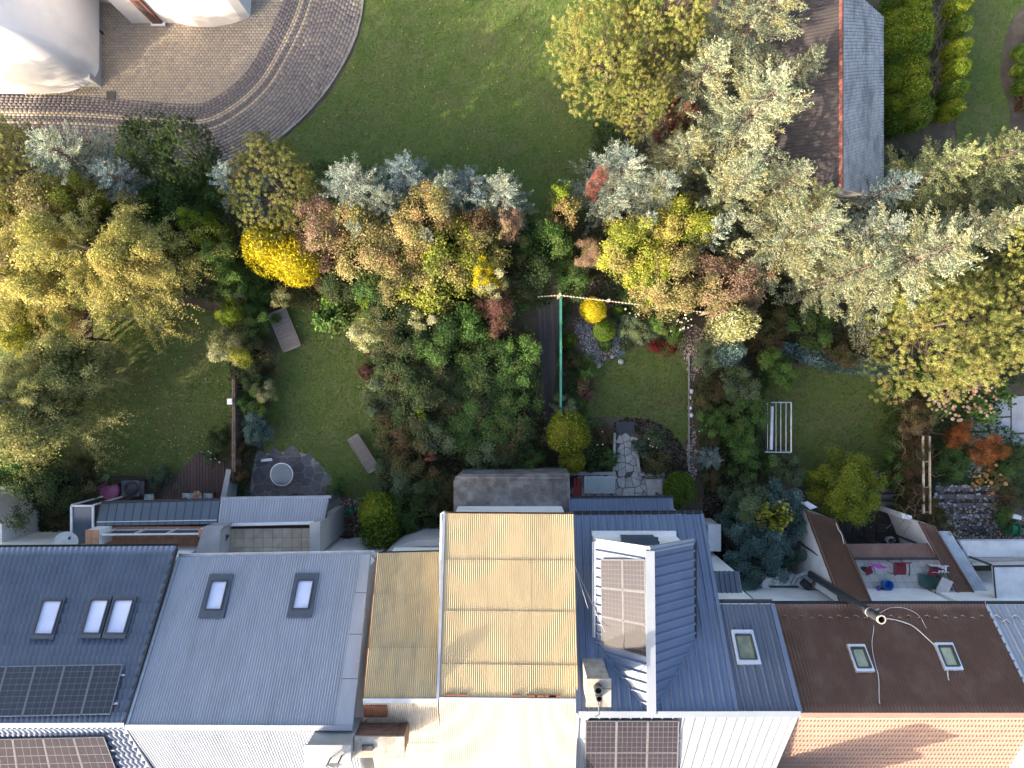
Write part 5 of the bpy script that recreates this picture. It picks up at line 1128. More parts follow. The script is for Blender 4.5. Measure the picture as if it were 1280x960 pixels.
T_ = [
 # kind px py r h colour label
 ('spruce', 108, 208, 66, 8.0, 'silver', 'silver blue spruce with pale branch tips, the leftmost below the driveway'),
 ('spruce', 172, 236, 46, 7.0, 'blue', 'darker blue spruce just right of the leftmost silver spruce'),
 ('pine', 196, 190, 34, 7.0, 'pine_d', 'dark green pine poking over the driveway edge, left one of two'),
 ('pine', 252, 205, 42, 7.0, 'pine_d', 'dark green pine poking over the driveway edge, right one of two'),
 ('pine', 22, 215, 60, 8.0, 'pine', 'olive pine at the left edge below the white building'),
 ('leafl', 70, 290, 70, 5.5, 'mix_o', 'rust tinged bush tree between left spruces and golden birch'),
 ('leafl', 10, 290, 50, 5.0, 'mix_y', 'yellow green bush tree at the left edge above the golden birch'),
 ('spruce', 305, 235, 44, 6.5, 'blue', 'small blue spruce standing at the lower end of the driveway kerb'),
 ('leafl', 225, 258, 50, 4.5, 'dgreen', 'deep green bush tree between dark pines and yellow green bush'),
 ('pine', 358, 240, 60, 6.5, 'pine', 'round olive pine above the bright golden thuja'),
 ('spruce', 448, 245, 62, 7.2, 'silver', 'silver spruce at the lawn edge, left one of the middle group'),
 ('spruce', 512, 228, 46, 6.6, 'blue', 'bluish spruce at the lawn edge, centre of the middle group'),
 ('spruce', 560, 250, 50, 6.6, 'silver', 'silver spruce mixed with rusty leaves in the middle group'),
 ('spruce', 628, 250, 44, 7.4, 'silver', 'bright silver spruce, rightmost of the middle group'),
 ('leafl', 470, 300, 62, 4.8, 'mix_o', 'olive and rust bush tree below the left middle spruce'),
 ('leafl', 535, 275, 46, 5.3, 'mix_o', 'rust flecked bush tree wedged between the middle spruces'),
 ('leafl', 405, 295, 42, 4.4, 'smoke', 'pinkish olive bush right above the golden thuja'),
 ('lobed', 340, 312, 30, 3.6, 'gold', 'bright golden thuja, left lobe below the olive pine'),
 ('lobed', 372, 325, 30, 3.4, 'gold', 'bright golden thuja, right lobe below the olive pine'),
 ('leafl', 565, 330, 66, 4.6, 'mix_y', 'sunlit yellow green bush tree with pink edges in the middle'),
 ('leafl', 520, 335, 48, 4.2, 'mix_o', 'pinkish olive bush tree left of the sunlit yellow green one'),
 ('leafm', 600, 295, 36, 4.4, 'dolive', 'dull olive bush behind the rightmost middle spruce'),
 ('leafm', 606, 345, 22, 4.0, 'gold', 'small yellow leaved tree above the reddish smoke bush'),
 ('fine', 622, 383, 32, 3.6, 'burg', 'round reddish smoke bush right of the yellow green bush tree'),
 ('leafm', 612, 362, 22, 3.6, 'varieg', 'pale variegated bush touching the reddish smoke bush'),
 ('fine', 636, 285, 20, 5.2, 'smoke', 'small pink smoke bush under the rightmost middle spruce'),
 ('leafm', 685, 310, 34, 3.0, 'green', 'green bush in the gap between the two spruce groups'),
 ('leafm', 660, 340, 34, 2.4, 'dark', 'dark bush in the shaded gap above the plank path'),
 ('leafm', 715, 345, 28, 1.8, 'dgreen', 'dark green bush behind the corner of the green fence'),
 ('leafs', 706, 262, 20, 4.2, 'mix_o', 'small red and green tree standing alone at the lawn corner'),
 ('leafs', 700, 250, 13, 4.4, 'lime', 'lime top of a small tree at the lawn corner'),
 ('fine', 741, 318, 22, 3.8, 'smoke', 'round pink smoke bush above the yellow ball thuja'),
 ('spruce', 770, 225, 60, 7.6, 'silver', 'silver spruce with red leaves between its branches, left edge of the right group'),
 ('spruce', 818, 245, 46, 7.0, 'silver', 'silver spruce close behind the red flecked silver spruce'),
 ('fine', 742, 235, 11, 6.6, 'redm', 'red leaved climber showing between silver spruce branches'),
 ('leafl', 790, 320, 50, 4.6, 'mix_y', 'sunlit yellow green bush tree right of the pink smoke bush'),
 ('leafl', 840, 345, 52, 4.6, 'mix_o', 'sunlit olive bush tree with red flecks above the bamboo topped fence'),
 ('leafm', 812, 355, 28, 4.2, 'lime', 'bright lime bush at the foot of the sunlit olive bush tree'),
 ('leafl', 905, 350, 50, 4.8, 'smoke', 'pink and cream bush tree under the white spruces'),
 ('leafl', 850, 285, 44, 5.5, 'mix_y', 'yellow green tree in front of the small silver spruce'),
 ('sprucesm', 882, 297, 27, 6.6, 'silver', 'small star shaped silver spruce among green trees'),
 ('pine', 765, 70, 72, 9.0, 'pine_y', 'large golden olive pine at the right side of the top lawn'),
 ('pine', 835, 35, 60, 9.0, 'pine_y', 'golden olive pine at the top edge beside the cream spruce'),
 ('pine', 800, 125, 44, 8.0, 'pine_y', 'lowest golden olive pine above the red flecked spruce'),
 ('sprucebig', 935, 40, 86, 10.5, 'cream', 'huge cream spruce at the top edge left of the barn'),
 ('sprucebig', 925, 160, 98, 11.0, 'cream', 'huge cream spruce overhanging the dark barn roof'),
 ('spruce', 870, 110, 56, 8.8, 'cream', 'pale spruce between the golden pines and the huge cream spruces'),
 ('leafl', 845, 152, 22, 4.5, 'burg', 'dark red tree in the shade between pine and cream spruce'),
 ('spruce', 905, 245, 60, 9.2, 'cream', 'cream spruce right above the small silver spruce'),
 ('sprucebig', 985, 300, 88, 9.8, 'cream', 'wide cream spruce below the barn gable'),
 ('sprucebig', 1120, 330, 104, 10.5, 'cream', 'widest cream spruce right of the barn gable with long branches'),
 ('spruce', 1195, 300, 58, 9.2, 'cream', 'cream spruce pointing to the right edge beyond the widest one'),
 ('spruce', 1150, 225, 62, 8.6, 'grgreen', 'grey green spruce at the lower end of the lime hedge'),
 ('spruce', 1212, 215, 62, 8.8, 'grgreen', 'grey green spruce below the right lawn strip'),
 ('spruce', 1270, 220, 52, 8.6, 'grgreen', 'grey green spruce cut by the right edge'),
 ('spruce', 1090, 250, 44, 7.6, 'blue', 'bluish dark spruce at the corner of the barn roof'),
 ('spruce', 1050, 345, 52, 8.6, 'cream', 'cream spruce left of the widest spruce over the blue juniper'),
 ('pine', 1150, 408, 80, 8.4, 'pine_y', 'large golden pine above the pink hydrangeas'),
 ('pine', 1228, 392, 82, 8.4, 'pine_y', 'large golden pine near the right edge above the terrace path'),
 ('pine', 1275, 330, 62, 8.2, 'pine_y', 'golden pine cut by the right edge'),
 ('birch', 142, 322, 114, 9.0, 'birch', 'large golden birch over the left garden'),
 ('birch', 35, 350, 92, 8.6, 'birch', 'golden birch at the left edge beside the large one'),
 ('birch', 45, 500, 90, 8.4, 'birch2', 'olive birch with sunlit lower side at the left edge'),
 ('birch', 120, 470, 46, 6.2, 'birch2', 'thin shaded birch between the olive birch and the dull lawn'),
 ('leafl', 25, 410, 38, 4.6, 'mix_y', 'green bush tree hanging below the golden birch at the left edge'),
 ('leafm', 60, 610, 42, 3.4, 'dark', 'dark bush beside the white garage wall'),
 ('leafm', 30, 580, 34, 4.0, 'green', 'green bush under the olive birch near the garage'),
 ('leafm', 262, 292, 24, 4.2, 'lime', 'yellow green bush left of the golden thuja'),
 ('leafm', 285, 318, 28, 3.4, 'green', 'green bush below the yellow green bush'),
 ('leafm', 232, 315, 34, 3.0, 'dgreen', 'deep green bush right of the golden birch crown'),
 ('leafm', 292, 352, 22, 3.0, 'green', 'topmost bush of the narrow hedge between lawn and sunbed garden'),
 ('leafm', 290, 392, 18, 3.0, 'lime', 'sunlit yellowish bush of the narrow hedge'),
 ('leafs', 296, 372, 12, 2.4, 'varieg', 'small pale bush of the narrow hedge'),
 ('leafm', 288, 436, 22, 2.6, 'varieg', 'pale leaved bush at the lower end of the narrow hedge'),
 ('leafm', 304, 442, 16, 2.4, 'mix_y', 'yellow flecked bush at the lower end of the narrow hedge'),
 ('leafm', 322, 355, 26, 1.8, 'dgreen', 'deep green bush above the upper sunbed'),
 ('leafm', 318, 400, 24, 1.6, 'dgreen', 'fern like green bush left of the upper sunbed'),
 ('leafm', 322, 440, 24, 1.5, 'dark', 'dark bush left below the upper sunbed'),
 ('leafs', 350, 372, 14, 2.0, 'varieg', 'pale variegated bush at the head of the upper sunbed'),
 ('leafs', 335, 462, 8, .7, 'brown', 'small brown tuft at the left lawn edge of the sunbed garden'),
 ('leafm', 335, 490, 15, 1.7, 'varieg', 'pale variegated bush at the left edge of the sunbed lawn'),
 ('leafs', 326, 512, 12, 1.2, 'lime', 'lime bush below the pale variegated bush'),
 ('leafm', 318, 475, 20, 1.5, 'dark', 'dark bush behind the pale variegated bush'),
 ('leafm', 322, 535, 22, 1.5, 'bluegr', 'bluish green bush above the round glass table'),
 ('leafm', 318, 505, 20, 1.6, 'dgreen', 'deep green bush along the wooden fence of the sunbed garden'),
 ('big_leaf', 415, 398, 24, 1.6, 'green', 'bright green peony like bush on the sunbed lawn'),
 ('leafs', 413, 376, 8, 1.9, 'lime', 'lime sprout topping the bright green bush'),
 ('leafm', 390, 360, 30, 1.2, 'dolive', 'low dull bush below the golden thuja'),
 ('leafm', 432, 352, 36, 1.7, 'dark', 'dark low bush above the bright green bush'),
 ('leafm', 470, 358, 32, 2.4, 'dgreen', 'deep green bush under the pinkish olive trees'),
 ('leafm', 466, 416, 27, 3.0, 'varieg', 'sunlit yellow tipped bush right of the bright green bush'),
 ('leafs', 461, 380, 9, 2.4, 'lime', 'tiny lime bush above the sunlit yellow tipped bush'),
 ('leafs', 462, 462, 15, .9, 'burg', 'brownish red low bush at the right lawn edge'),
 ('leafl', 505, 390, 44, 3.4, 'dark', 'dark tree left of the ivy thicket under the sunlit trees'),
 ('leafl', 548, 425, 42, 3.2, 'dgreen', 'deep green tree at the upper end of the ivy thicket'),
 ('leafm', 528, 408, 22, 3.3, 'varieg', 'pale tipped bush within the dark trees'),
 ('leafm', 580, 410, 34, 3.0, 'green', 'green bush with sunlit tips left of the reddish smoke bush'),
 ('leafl', 500, 450, 44, 3.0, 'dark', 'dark tree right of the brownish red low bush'),
 ('leafm', 475, 500, 30, 2.2, 'greyg', 'greyish bush left of the dark thicket'),
 ('leafm', 495, 535, 34, 2.2, 'dolive', 'dull olive bush right of the lower sunbed'),
 ('leafl', 535, 505, 44, 2.8, 'dark', 'dark tree in the centre of the thicket'),
 ('leafm', 545, 545, 30, 2.4, 'greyg', 'greyish bush with a few red leaves in the thicket'),
 ('leafs', 541, 568, 7, 2.6, 'redm', 'small red leaved shoot in the thicket'),
 ('leafm', 520, 580, 34, 2.0, 'dolive', 'dull brownish bush above the lime thuja column'),
 ('leafm', 495, 600, 28, 1.9, 'greyg', 'greyish bush hugging the lime thuja column'),
 ('leafl', 610, 470, 52, 2.2, 'dgreen', 'broad green bush on the right half of the thicket'),
 ('leafm', 650, 440, 30, 2.0, 'green', 'green bush left of the plank path'),
 ('leafs', 528, 512, 13, 3.2, 'lime', 'light green shoot in the centre of the thicket'),
 ('lobed', 473, 640, 23, 3.0, 'lime', 'upper part of the lime thuja column by the gravel court'),
 ('lobed', 476, 662, 23, 2.8, 'ballg', 'lower part of the lime thuja column by the gravel court'),
 ('leafm', 505, 640, 30, 1.8, 'dgreen', 'deep green bush right of the lime thuja column'),
 ('leafm', 510, 668, 24, 1.5, 'dgreen', 'low green bush above the grey parapet'),
 ('leafm', 540, 655, 24, 1.4, 'dark', 'dark low bush left of the concrete annex'),
 ('leafs', 422, 612, 14, .9, 'green', 'small green bush at the end of the grey garden room'),
 ('ball', 710, 540, 27, 2.2, 'bally', 'large clipped green ball left of the patio bed'),
 ('ballsm', 715, 575, 17, 1.5, 'bally', 'smaller clipped ball in front of the large one by the patio'),
 ('lobed', 742, 387, 15, 1.5, 'gold', 'bright yellow clipped ball thuja in the gravel bed'),
 ('ball', 755, 413, 14, 1.4, 'ballg', 'clipped green ball below the yellow one'),
 ('ballsm', 757, 430, 9, .8, 'dgreen', 'small dark ball below the clipped green ball'),
 ('ballsm', 711, 425, 10, 1.0, 'ballg', 'small green ball beside the green mesh fence'),
 ('ballsm', 773, 389, 8, .8, 'ballg', 'small green ball right of the yellow clipped ball'),
 ('ball', 850, 610, 20, 1.9, 'ballg', 'clipped green ball at the corner of the blue porch roof'),
 ('ballsm', 842, 630, 10, 1.1, 'ballg', 'small green ball beside the blue porch roof'),
 ('leafm', 733, 462, 17, 1.2, 'dgreen', 'deep green bush at the upper left of the rounded lawn'),
 ('leafs', 716, 455, 14, 1.0, 'dolive', 'olive reddish bush beside the green mesh fence'),
 ('big_leaf', 732, 485, 13, .9, 'burg', 'pink red leaved plant at the left of the rounded lawn'),
 ('leafm', 706, 505, 17, 1.5, 'greyg', 'pale grey green bush at the lower end of the green mesh fence'),
 ('leafm', 785, 405, 18, 1.0, 'greyg', 'grey green bush above the rounded lawn'),
 ('leafm', 805, 415, 18, 1.1, 'greyg', 'grey green bush left of the lime green hydrangea'),
 ('leafm', 790, 375, 20, .9, 'dgreen', 'dark green rose bush along the bamboo topped fence'),
 ('leafm', 826, 405, 17, 1.4, 'green', 'lime green hydrangea above the red flower bed'),
 ('leafs', 846, 424, 14, 1.0, 'green', 'green hydrangea right above the red flower bed'),
 ('leafm', 850, 395, 20, 1.0, 'dark', 'dark bush with cream blossoms along the fence'),
 ('leafs', 893, 400, 12, 1.6, 'mix_y', 'sunlit yellow branch right of the cream blossoms'),
 ('leafs', 820, 432, 10, .4, 'red', 'left low red flower cushion at the lawn edge'),
 ('leafs', 836, 434, 10, .4, 'red', 'right low red flower cushion at the lawn edge'),
 ('leafm', 887, 445, 22, 1.8, 'greyg', 'rounded grey green bush right of the gravel path'),
 ('lobed', 913, 408, 23, 4.6, 'varieg', 'pale sunlit conifer above the grey green bush'),
 ('lobed', 910, 440, 15, 3.6, 'bluegr', 'lower bluish part of the pale sunlit conifer'),
 ('leafm', 885, 490, 24, 1.4, 'dolive', 'olive bush with brown tips right of the white stones'),
 ('leafm', 888, 525, 20, 1.3, 'green', 'green rose bush right of the gravel path'),
 ('leafm', 885, 548, 16, 1.0, 'dolive', 'brownish rose bush above the small blue spruce'),
 ('sprucesm', 888, 572, 20, 1.6, 'blue', 'low spiky blue spruce beside the gravel path'),
 ('leafs', 885, 598, 15, .9, 'dolive', 'brown green plant below the low blue spruce'),
 ('leafm', 925, 480, 26, 2.2, 'greyg', 'grey green bush in the tall shrub row left of the dryer lawn'),
 ('leafm', 935, 515, 28, 2.4, 'dgreen', 'deep green bush left of the clothes dryer'),
 ('leafm', 922, 548, 24, 2.2, 'green', 'green bush in the tall shrub row, lower half'),
 ('leafm', 935, 575, 26, 2.0, 'dgreen', 'deep green bush above the big bluish shrub'),
 ('leafm', 962, 450, 20, 2.2, 'green', 'green bush under the creeping blue juniper'),
 ('leafm', 985, 585, 24, 1.4, 'greyg', 'grey green low bush below the clothes dryer'),
 ('leafm', 975, 470, 22, 1.8, 'green', 'leafy green bush at the upper left of the dryer lawn'),
 ('leafm', 960, 412, 30, 1.8, 'dolive', 'dull bush in the shade above the blue juniper'),
 ('leafm', 1010, 400, 34, 1.8, 'dgreen', 'deep green bush under the cream spruces'),
 ('leafm', 1055, 440, 24, 1.6, 'dolive', 'dull bush between blue juniper and golden pine'),
 ('leafm', 935, 635, 30, 3.4, 'greyg', 'yellowish upper part of the big bluish shrub by the dark strip'),
 ('leafl', 955, 650, 44, 3.2, 'bluegr', 'big bluish shrub with creamy tips beside the blue house'),
 ('leafl', 937, 700, 40, 3.4, 'bluegr', 'dark bluish lower part of the big shrub near the tiny annex'),
 ('big_leaf', 958, 640, 20, 4.0, 'mix_y', 'yellow green clump on top of the big bluish shrub'),
 ('leafl', 1056, 605, 46, 2.6, 'bally', 'large round yellow green tree below the dryer lawn'),
 ('leafm', 1122, 500, 22, 1.4, 'dgreen', 'green hedge bush at the right of the dryer lawn, upper one'),
 ('leafm', 1120, 540, 22, 1.4, 'dgreen', 'green hedge bush at the right of the dryer lawn, middle one'),
 ('leafm', 1122, 580, 22, 1.3, 'green', 'green hedge bush at the right of the dryer lawn, lower one'),
 ('leafm', 1126, 612, 14, 1.2, 'dgreen', 'dark green bush beside the timber steps'),
 ('leafs', 1126, 630, 9, 1.0, 'lime', 'lime bush at the foot of the brown climber'),
 ('fine', 1140, 505, 24, 2.2, 'brown', 'brown twiggy climber on the right fence, uppermost'),
 ('fine', 1140, 545, 25, 2.3, 'brown', 'brown twiggy climber on the right fence, second from the top'),
 ('fine', 1138, 588, 25, 2.3, 'brown', 'brown twiggy climber on the right fence, second from the bottom'),
 ('fine', 1145, 628, 20, 2.3, 'brown', 'brown twiggy climber on the right fence, lowest'),
 ('leafm', 1168, 650, 18, 2.3, 'dolive', 'olive climber spilling over the right brown topped wing'),
 ('big_leaf', 1185, 495, 34, 2.0, 'green', 'hydrangea bush full of pink cream blossoms'),
 ('big_leaf', 1225, 500, 28, 1.9, 'green', 'hydrangea bush with fewer blossoms right of the full one'),
 ('big_leaf', 1160, 475, 20, 1.6, 'dgreen', 'hydrangea bush at the edge of the golden pine'),
 ('fine', 1195, 545, 19, 2.0, 'orange', 'left orange japanese maple over the slab path'),
 ('fine', 1232, 562, 22, 2.0, 'orange', 'right orange japanese maple over the slab path'),
 ('leafm', 1190, 580, 26, 1.1, 'dgreen', 'deep green bush below the left orange maple'),
 ('leafm', 1262, 575, 24, 1.3, 'dgreen', 'dark green bush right of the orange maples'),
 ('leafs', 1168, 570, 14, .9, 'dolive', 'small olive bush right of the timber rail'),
 ('leafs', 1250, 600, 16, .9, 'mix_o', 'yellow orange flower clump right of the slab path'),
 ('leafm', 1262, 622, 20, 1.1, 'dolive', 'olive bush right of the terraced steps'),
 ('leafm', 1255, 645, 16, 1.0, 'green', 'green bush above the green hose reel'),
 ('leafs', 822, 575, 20, 1.1, 'dolive', 'brown green bush above the patio right of the path'),
 ('leafs', 800, 560, 13, .6, 'greyg', 'lavender tuft beside the flagstone path'),
 ('leafs', 820, 545, 15, .6, 'greyg', 'wide lavender cushion in the dark mulch bed'),
 ('leafs', 752, 545, 15, .8, 'dolive', 'dull bush left of the flagstone path, upper one'),
 ('leafs', 760, 572, 14, .8, 'dgreen', 'dark green bush left of the flagstone path, lower one'),
 ('leafs', 740, 580, 13, .7, 'dark', 'dark plant between clipped balls and flagstone path'),
 ('leafs', 268, 572, 12, .9, 'greyg', 'white blooming bush at the corner of the deck'),
 ('leafm', 276, 550, 16, 1.2, 'dark', 'dark bush at the lower right corner of the dull lawn'),
 ('leafs', 200, 600, 16, .8, 'greyg', 'grasslike pale plant along the deck edge'),
 ('leafm', 300, 590, 16, 1.3, 'brown', 'brown dry hedge part along the fence, lower one'),
 ('leafm', 302, 560, 14, 1.3, 'brown', 'brown dry hedge part along the fence, upper one'),
 ('leafm', 108, 600, 26, 1.9, 'dolive', 'thin olive bush above the pink tub'),
]
for a_ in [(590, 520, 38, 1.9, 'dark', 'dark scrub above the concrete annex, left part'), (635, 540, 36, 1.8, 'dark', 'dark scrub above the concrete annex, right part'), (605, 570, 30, 1.6, 'greyg', 'greyish scrub touching the concrete annex'),
           (655, 575, 26, 1.5, 'dgreen', 'deep green scrub between concrete annex and clipped balls'), (650, 500, 30, 1.9, 'dgreen', 'deep green scrub left of the lower plank path'), (575, 610, 22, 1.5, 'dolive', 'olive scrub at the left corner of the concrete annex'), (540, 620, 30, 1.7, 'dark', 'dark scrub between lime column and concrete annex')]:
    T_.append(('leafm',)+a_)
for a_ in [(922, 655, 26, 2.6, 'bluegr', 'bluish bush forming the left flank of the big bluish shrub'), (975, 690, 26, 2.6, 'bluegr', 'bluish bush forming the right flank of the big bluish shrub by the white wall'), (957, 718, 24, 2.8, 'bluegr', 'bluish bush at the lowest end of the big bluish shrub'),
           (925, 618, 24, 2.4, 'greyg', 'grey green bush at the top left of the big bluish shrub'), (975, 625, 24, 2.6, 'bluegr', 'bluish bush at the top right of the big bluish shrub'), (950, 672, 30, 3.0, 'bluegr', 'bluish bush in the very middle of the big bluish shrub'), (982, 655, 22, 2.6, 'bluegr', 'bluish bush nearest the white wall of the left brown wing')]:
    T_.append(('leafm',)+a_)
for a_ in [('leafl', 30, 520, 62, 6.5, 'birch2', 'dense olive crown inside the olive birch at the left edge'), ('leafl', 95, 455, 46, 5.5, 'birch2', 'dense olive crown between the two left birches'), ('leafl', 85, 330, 60, 6.6, 'birch', 'dense golden crown behind the large golden birch'),
           ('leafl', 180, 330, 52, 6.2, 'birch', 'dense golden crown on the right side of the large golden birch'), ('spruce', 985, 105, 40, 7.6, 'cream', 'cream spruce whose tips lie over the middle of the dark barn slope'), ('spruce', 1000, 262, 46, 7.2, 'grgreen', 'grey green spruce overlapping the lower end of the dark barn slope'),
           ('fine', 1143, 567, 22, 2.4, 'dolive', 'dull leafy climber on the right fence, between the brown twiggy ones'), ('fine', 1140, 525, 22, 2.3, 'mix_o', 'rust olive leafy climber on the right fence beside the hydrangeas'), ('fine', 1143, 608, 20, 2.4, 'dolive', 'dull leafy climber on the right fence near the timber steps'),
           ('leafl', 640, 560, 40, 1.6, 'dark', 'matted dark bush filling the plot corner by the concrete annex'), ('leafl', 560, 480, 46, 2.2, 'dark', 'matted dark bush in the upper middle of the wild plot'), ('leafl', 600, 530, 46, 2.0, 'dgreen', 'matted deep green bush in the lower middle of the wild plot')]:
    T_.append(a_)
T_.append(('leafl', 118, 268, 40, 5.2, 'mix_y', 'yellow green bush tree between the left silver spruces and the golden birch'))
T_.append(('spruce', 965, 240, 55, 8.0, 'cream', 'cream spruce touching the lower left corner of the dark barn roof'))
T_.append(('spruce', 845, 200, 50, 7.6, 'cream', 'pale spruce left of the huge cream spruce above the small silver one'))
T_.append(('spruce', 1075, 300, 50, 7.8, 'silver', 'pale bluish spruce right below the barn gable'))
T_.append(('spruce', 590, 240, 40, 6.0, 'blue', 'bluish spruce between the two silver ones on the right of the middle group'))
T_.append(('spruce', 485, 262, 40, 6.2, 'silver', 'silver spruce below the bluish one in the middle group'))
for a_ in [(455, 298, 18, 5.4, 'silver', 'small silver spruce tip among pinkish olive bushes'), (540, 305, 16, 5.2, 'silver', 'small silver spruce tip above the sunlit yellow green bush tree'), (600, 262, 18, 5.6, 'blue', 'small bluish spruce tip left of the rightmost middle spruce'),
           (800, 288, 20, 5.6, 'silver', 'small silver spruce tip above the yellow green bush tree on the right'), (765, 262, 20, 5.4, 'silver', 'low silver spruce tip below the red flecked silver spruce'), (905, 320, 20, 5.6, 'cream', 'small cream spruce tip above the pink and cream bush tree')]:
    T_.append(('sprucesm',)+a_)
HM = {'sprucebig': .84, 'spruce': .84, 'pine': .86, 'birch': .8}
T_ = [(k_, x, y, r_p*(1.08 if k_ in ('sprucebig', 'spruce') else 1), h_*HM.get(k_, 1), c_, l_) for k_, x, y, r_p, h_, c_, l_ in T_]
for t in T_: plant(*t)
t_ = plant('leafl', -150, 330, 110, 11.0, 'green', 'unseen tall green tree added beyond the left edge to shade the driveway', zc=6); t_.location = (-25.5, 5.5, 0); t_.scale.z *= .68  # out of view, added and sized to cast shade over the driveway
# lime thuja hedges at the top right, plants one by one
k = 0; names_ = ['first', 'second', 'third', 'fourth', 'fifth', 'sixth', 'seventh', 'eighth', 'ninth']
for (x, y0_, n_, st, r_px, side_, h_) in ((1116, 6, 7, 25, 15, 'outer left', 2.0), (1140, 12, 6, 27, 17, 'inner left', 2.3), (1195, 8, 6, 27, 12, 'right', 2.0)):
    for i in range(n_):
        xx = x+random.uniform(-4, 4)-(i*1.5 if side_ == 'right' else 0); c_ = 'lime' if (i*7+k) % 3 else 'ballg'
        if i == 0 and side_ != 'outer left': c_ = 'lime'
        plant('lobed', xx, y0_+i*st+random.uniform(-4, 4), r_px*random.uniform(.9, 1.15), h_*random.uniform(.85, 1.1), c_, '%s thuja from the top in the %s row of the lime hedge' % (names_[i], side_), 'hedge plant', 'thuja hedge at the top right', name='thuja')
    k += 1
# ---- low stuff: ivy thicket, ground cover, juniper, twigs
def cover(name, poly, hf, dens, leaf, colr, label, seed=3, cat='ground cover', jit=.12, z0=.0):
    X, Y = scatter_in(W(poly), dens); n = len(X); Z = hf(X, Y)
    e = .08; gx = (hf(X+e, Y)-Z)/e; gy = (hf(X, Y+e)-Z)/e; N_ = np.stack([-gx, -gy, np.ones(n)], 1)+rng.normal(size=(n, 3))*.55
    C = np.stack([X, Y, Z*(1-jit*rng.uniform(0, 1.6, n))+z0], 1); s = leaf*rng.uniform(.6, 1.35, n)
    v, q = rhombi(C, N_, s, s*.7); cl = .5+.35*wobble(X, Y, 1.6, seed)+.2*wobble(X, Y, 5.5, seed+1)
    o = put(name, npmesh(name, v, q, np.clip(cl+rng.normal(0, .16, n), 0, 1)), F_[colr]); return tag(o, label, cat, kind='stuff')
bump_ = lambda a, b, s, sd: (lambda X, Y: np.maximum(.05, a+b*np.abs(wobble(X, Y, s, sd))+b*.5*wobble(X, Y, s*3.1, sd+2)))
cover('ivy_thicket', spline([(480, 440), (560, 400), (640, 405), (672, 430), (680, 520), (690, 585), (655, 592), (570, 593), (562, 640), (553, 675), (500, 680), (480, 640), (478, 590), (470, 520)], n=4), bump_(.9, 1.0, 1.3, 4), 560, .085, 'dark', 'dense ivy and bramble thicket filling the wild garden')
cover('ivy_thicket', spline([(560, 430), (640, 420), (672, 470), (680, 560), (640, 590), (570, 590), (550, 500)], n=4), bump_(1.15, .9, 1.5, 9), 170, .085, 'dolive', 'reddish olive brambles over the ivy')
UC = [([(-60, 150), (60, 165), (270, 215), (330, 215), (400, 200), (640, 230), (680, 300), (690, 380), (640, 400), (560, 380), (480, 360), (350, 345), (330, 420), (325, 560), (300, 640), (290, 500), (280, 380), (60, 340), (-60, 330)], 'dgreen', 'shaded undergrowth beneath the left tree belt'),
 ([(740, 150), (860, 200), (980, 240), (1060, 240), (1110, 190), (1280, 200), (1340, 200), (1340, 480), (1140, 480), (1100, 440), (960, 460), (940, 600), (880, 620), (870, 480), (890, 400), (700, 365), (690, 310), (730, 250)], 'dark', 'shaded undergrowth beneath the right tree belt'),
 ([(700, 370), (720, 380), (700, 420), (735, 450), (735, 520), (760, 530), (765, 590), (715, 590), (690, 520)], 'dgreen', 'ground cover along the green mesh fence'),
 ([(780, 380), (860, 390), (850, 430), (800, 430), (775, 440), (770, 400)], 'dgreen', 'ground cover between fence and rounded lawn'),
 ([(868, 480), (945, 470), (960, 600), (900, 610), (875, 600)], 'dark', 'ground cover under the tall shrub row'),
 ([(1110, 470), (1165, 470), (1240, 520), (1290, 560), (1290, 620), (1165, 600), (1165, 690), (1125, 640)], 'dgreen', 'ground cover between slab path and right fence'),
 ([(-60, 590), (30, 600), (120, 594), (110, 640), (85, 690), (50, 690), (50, 640), (-60, 600)], 'dark', 'ground cover beside the white garage')]
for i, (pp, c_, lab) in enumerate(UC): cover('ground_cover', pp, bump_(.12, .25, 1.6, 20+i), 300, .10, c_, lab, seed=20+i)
cover('juniper', spline([(945, 428), (985, 430), (1035, 440), (1090, 452), (1120, 462), (1118, 474), (1070, 470), (1020, 463), (985, 450), (945, 440)], n=4), bump_(.6, .25, 2.5, 41), 1100, .07, 'bluegr', 'creeping blue juniper strip under the cream spruces', cat='juniper')
cover('juniper', spline([(900, 450), (925, 452), (925, 475), (905, 470)], n=4), bump_(.6, .25, 2.5, 44), 900, .07, 'bluegr', 'small patch of blue juniper below the pale conifer', cat='juniper')
# feathery grasses between the hedges
def tufts(name, poly, n, ln, colr, label, lean=(1, .5), z=0.0, cat='ornamental grass'):
    Xs, Ys = scatter_in(W(poly), n); V = []; Tt = []
    m_ = len(Xs); K = 26; idx = np.repeat(np.arange(m_), K); a = rng.normal(math.atan2(lean[1], lean[0]), .7, m_*K); L_ = ln*rng.uniform(.6, 1.2, m_*K)
    b = np.stack([Xs[idx]+rng.normal(0, .05, m_*K), Ys[idx]+rng.normal(0, .05, m_*K), np.full(m_*K, z)], 1); d = np.stack([np.cos(a), np.sin(a), np.zeros(m_*K)], 1); s = np.stack([-d[:, 1], d[:, 0], d[:, 2]], 1)*.012
    m1 = b+d*(L_*.35)[:, None]+np.array([0, 0, 1])*(L_*.6)[:, None]; e = b+d*L_[:, None]+np.array([0, 0, 1])*(L_*.45)[:, None]
    V = np.stack([b-s, b+s, m1+s*1.4, m1-s*1.4, m1-s*1.4, m1+s*1.4, e+s*.3, e-s*.3], 1).reshape(-1, 3)
    o = put(name, npmesh(name, V, np.arange(len(V)).reshape(-1, 4), np.repeat(np.clip(rng.normal(.5, .25, m_*K), 0, 1), 2)), F_[colr]); return tag(o, label, cat, kind='stuff')
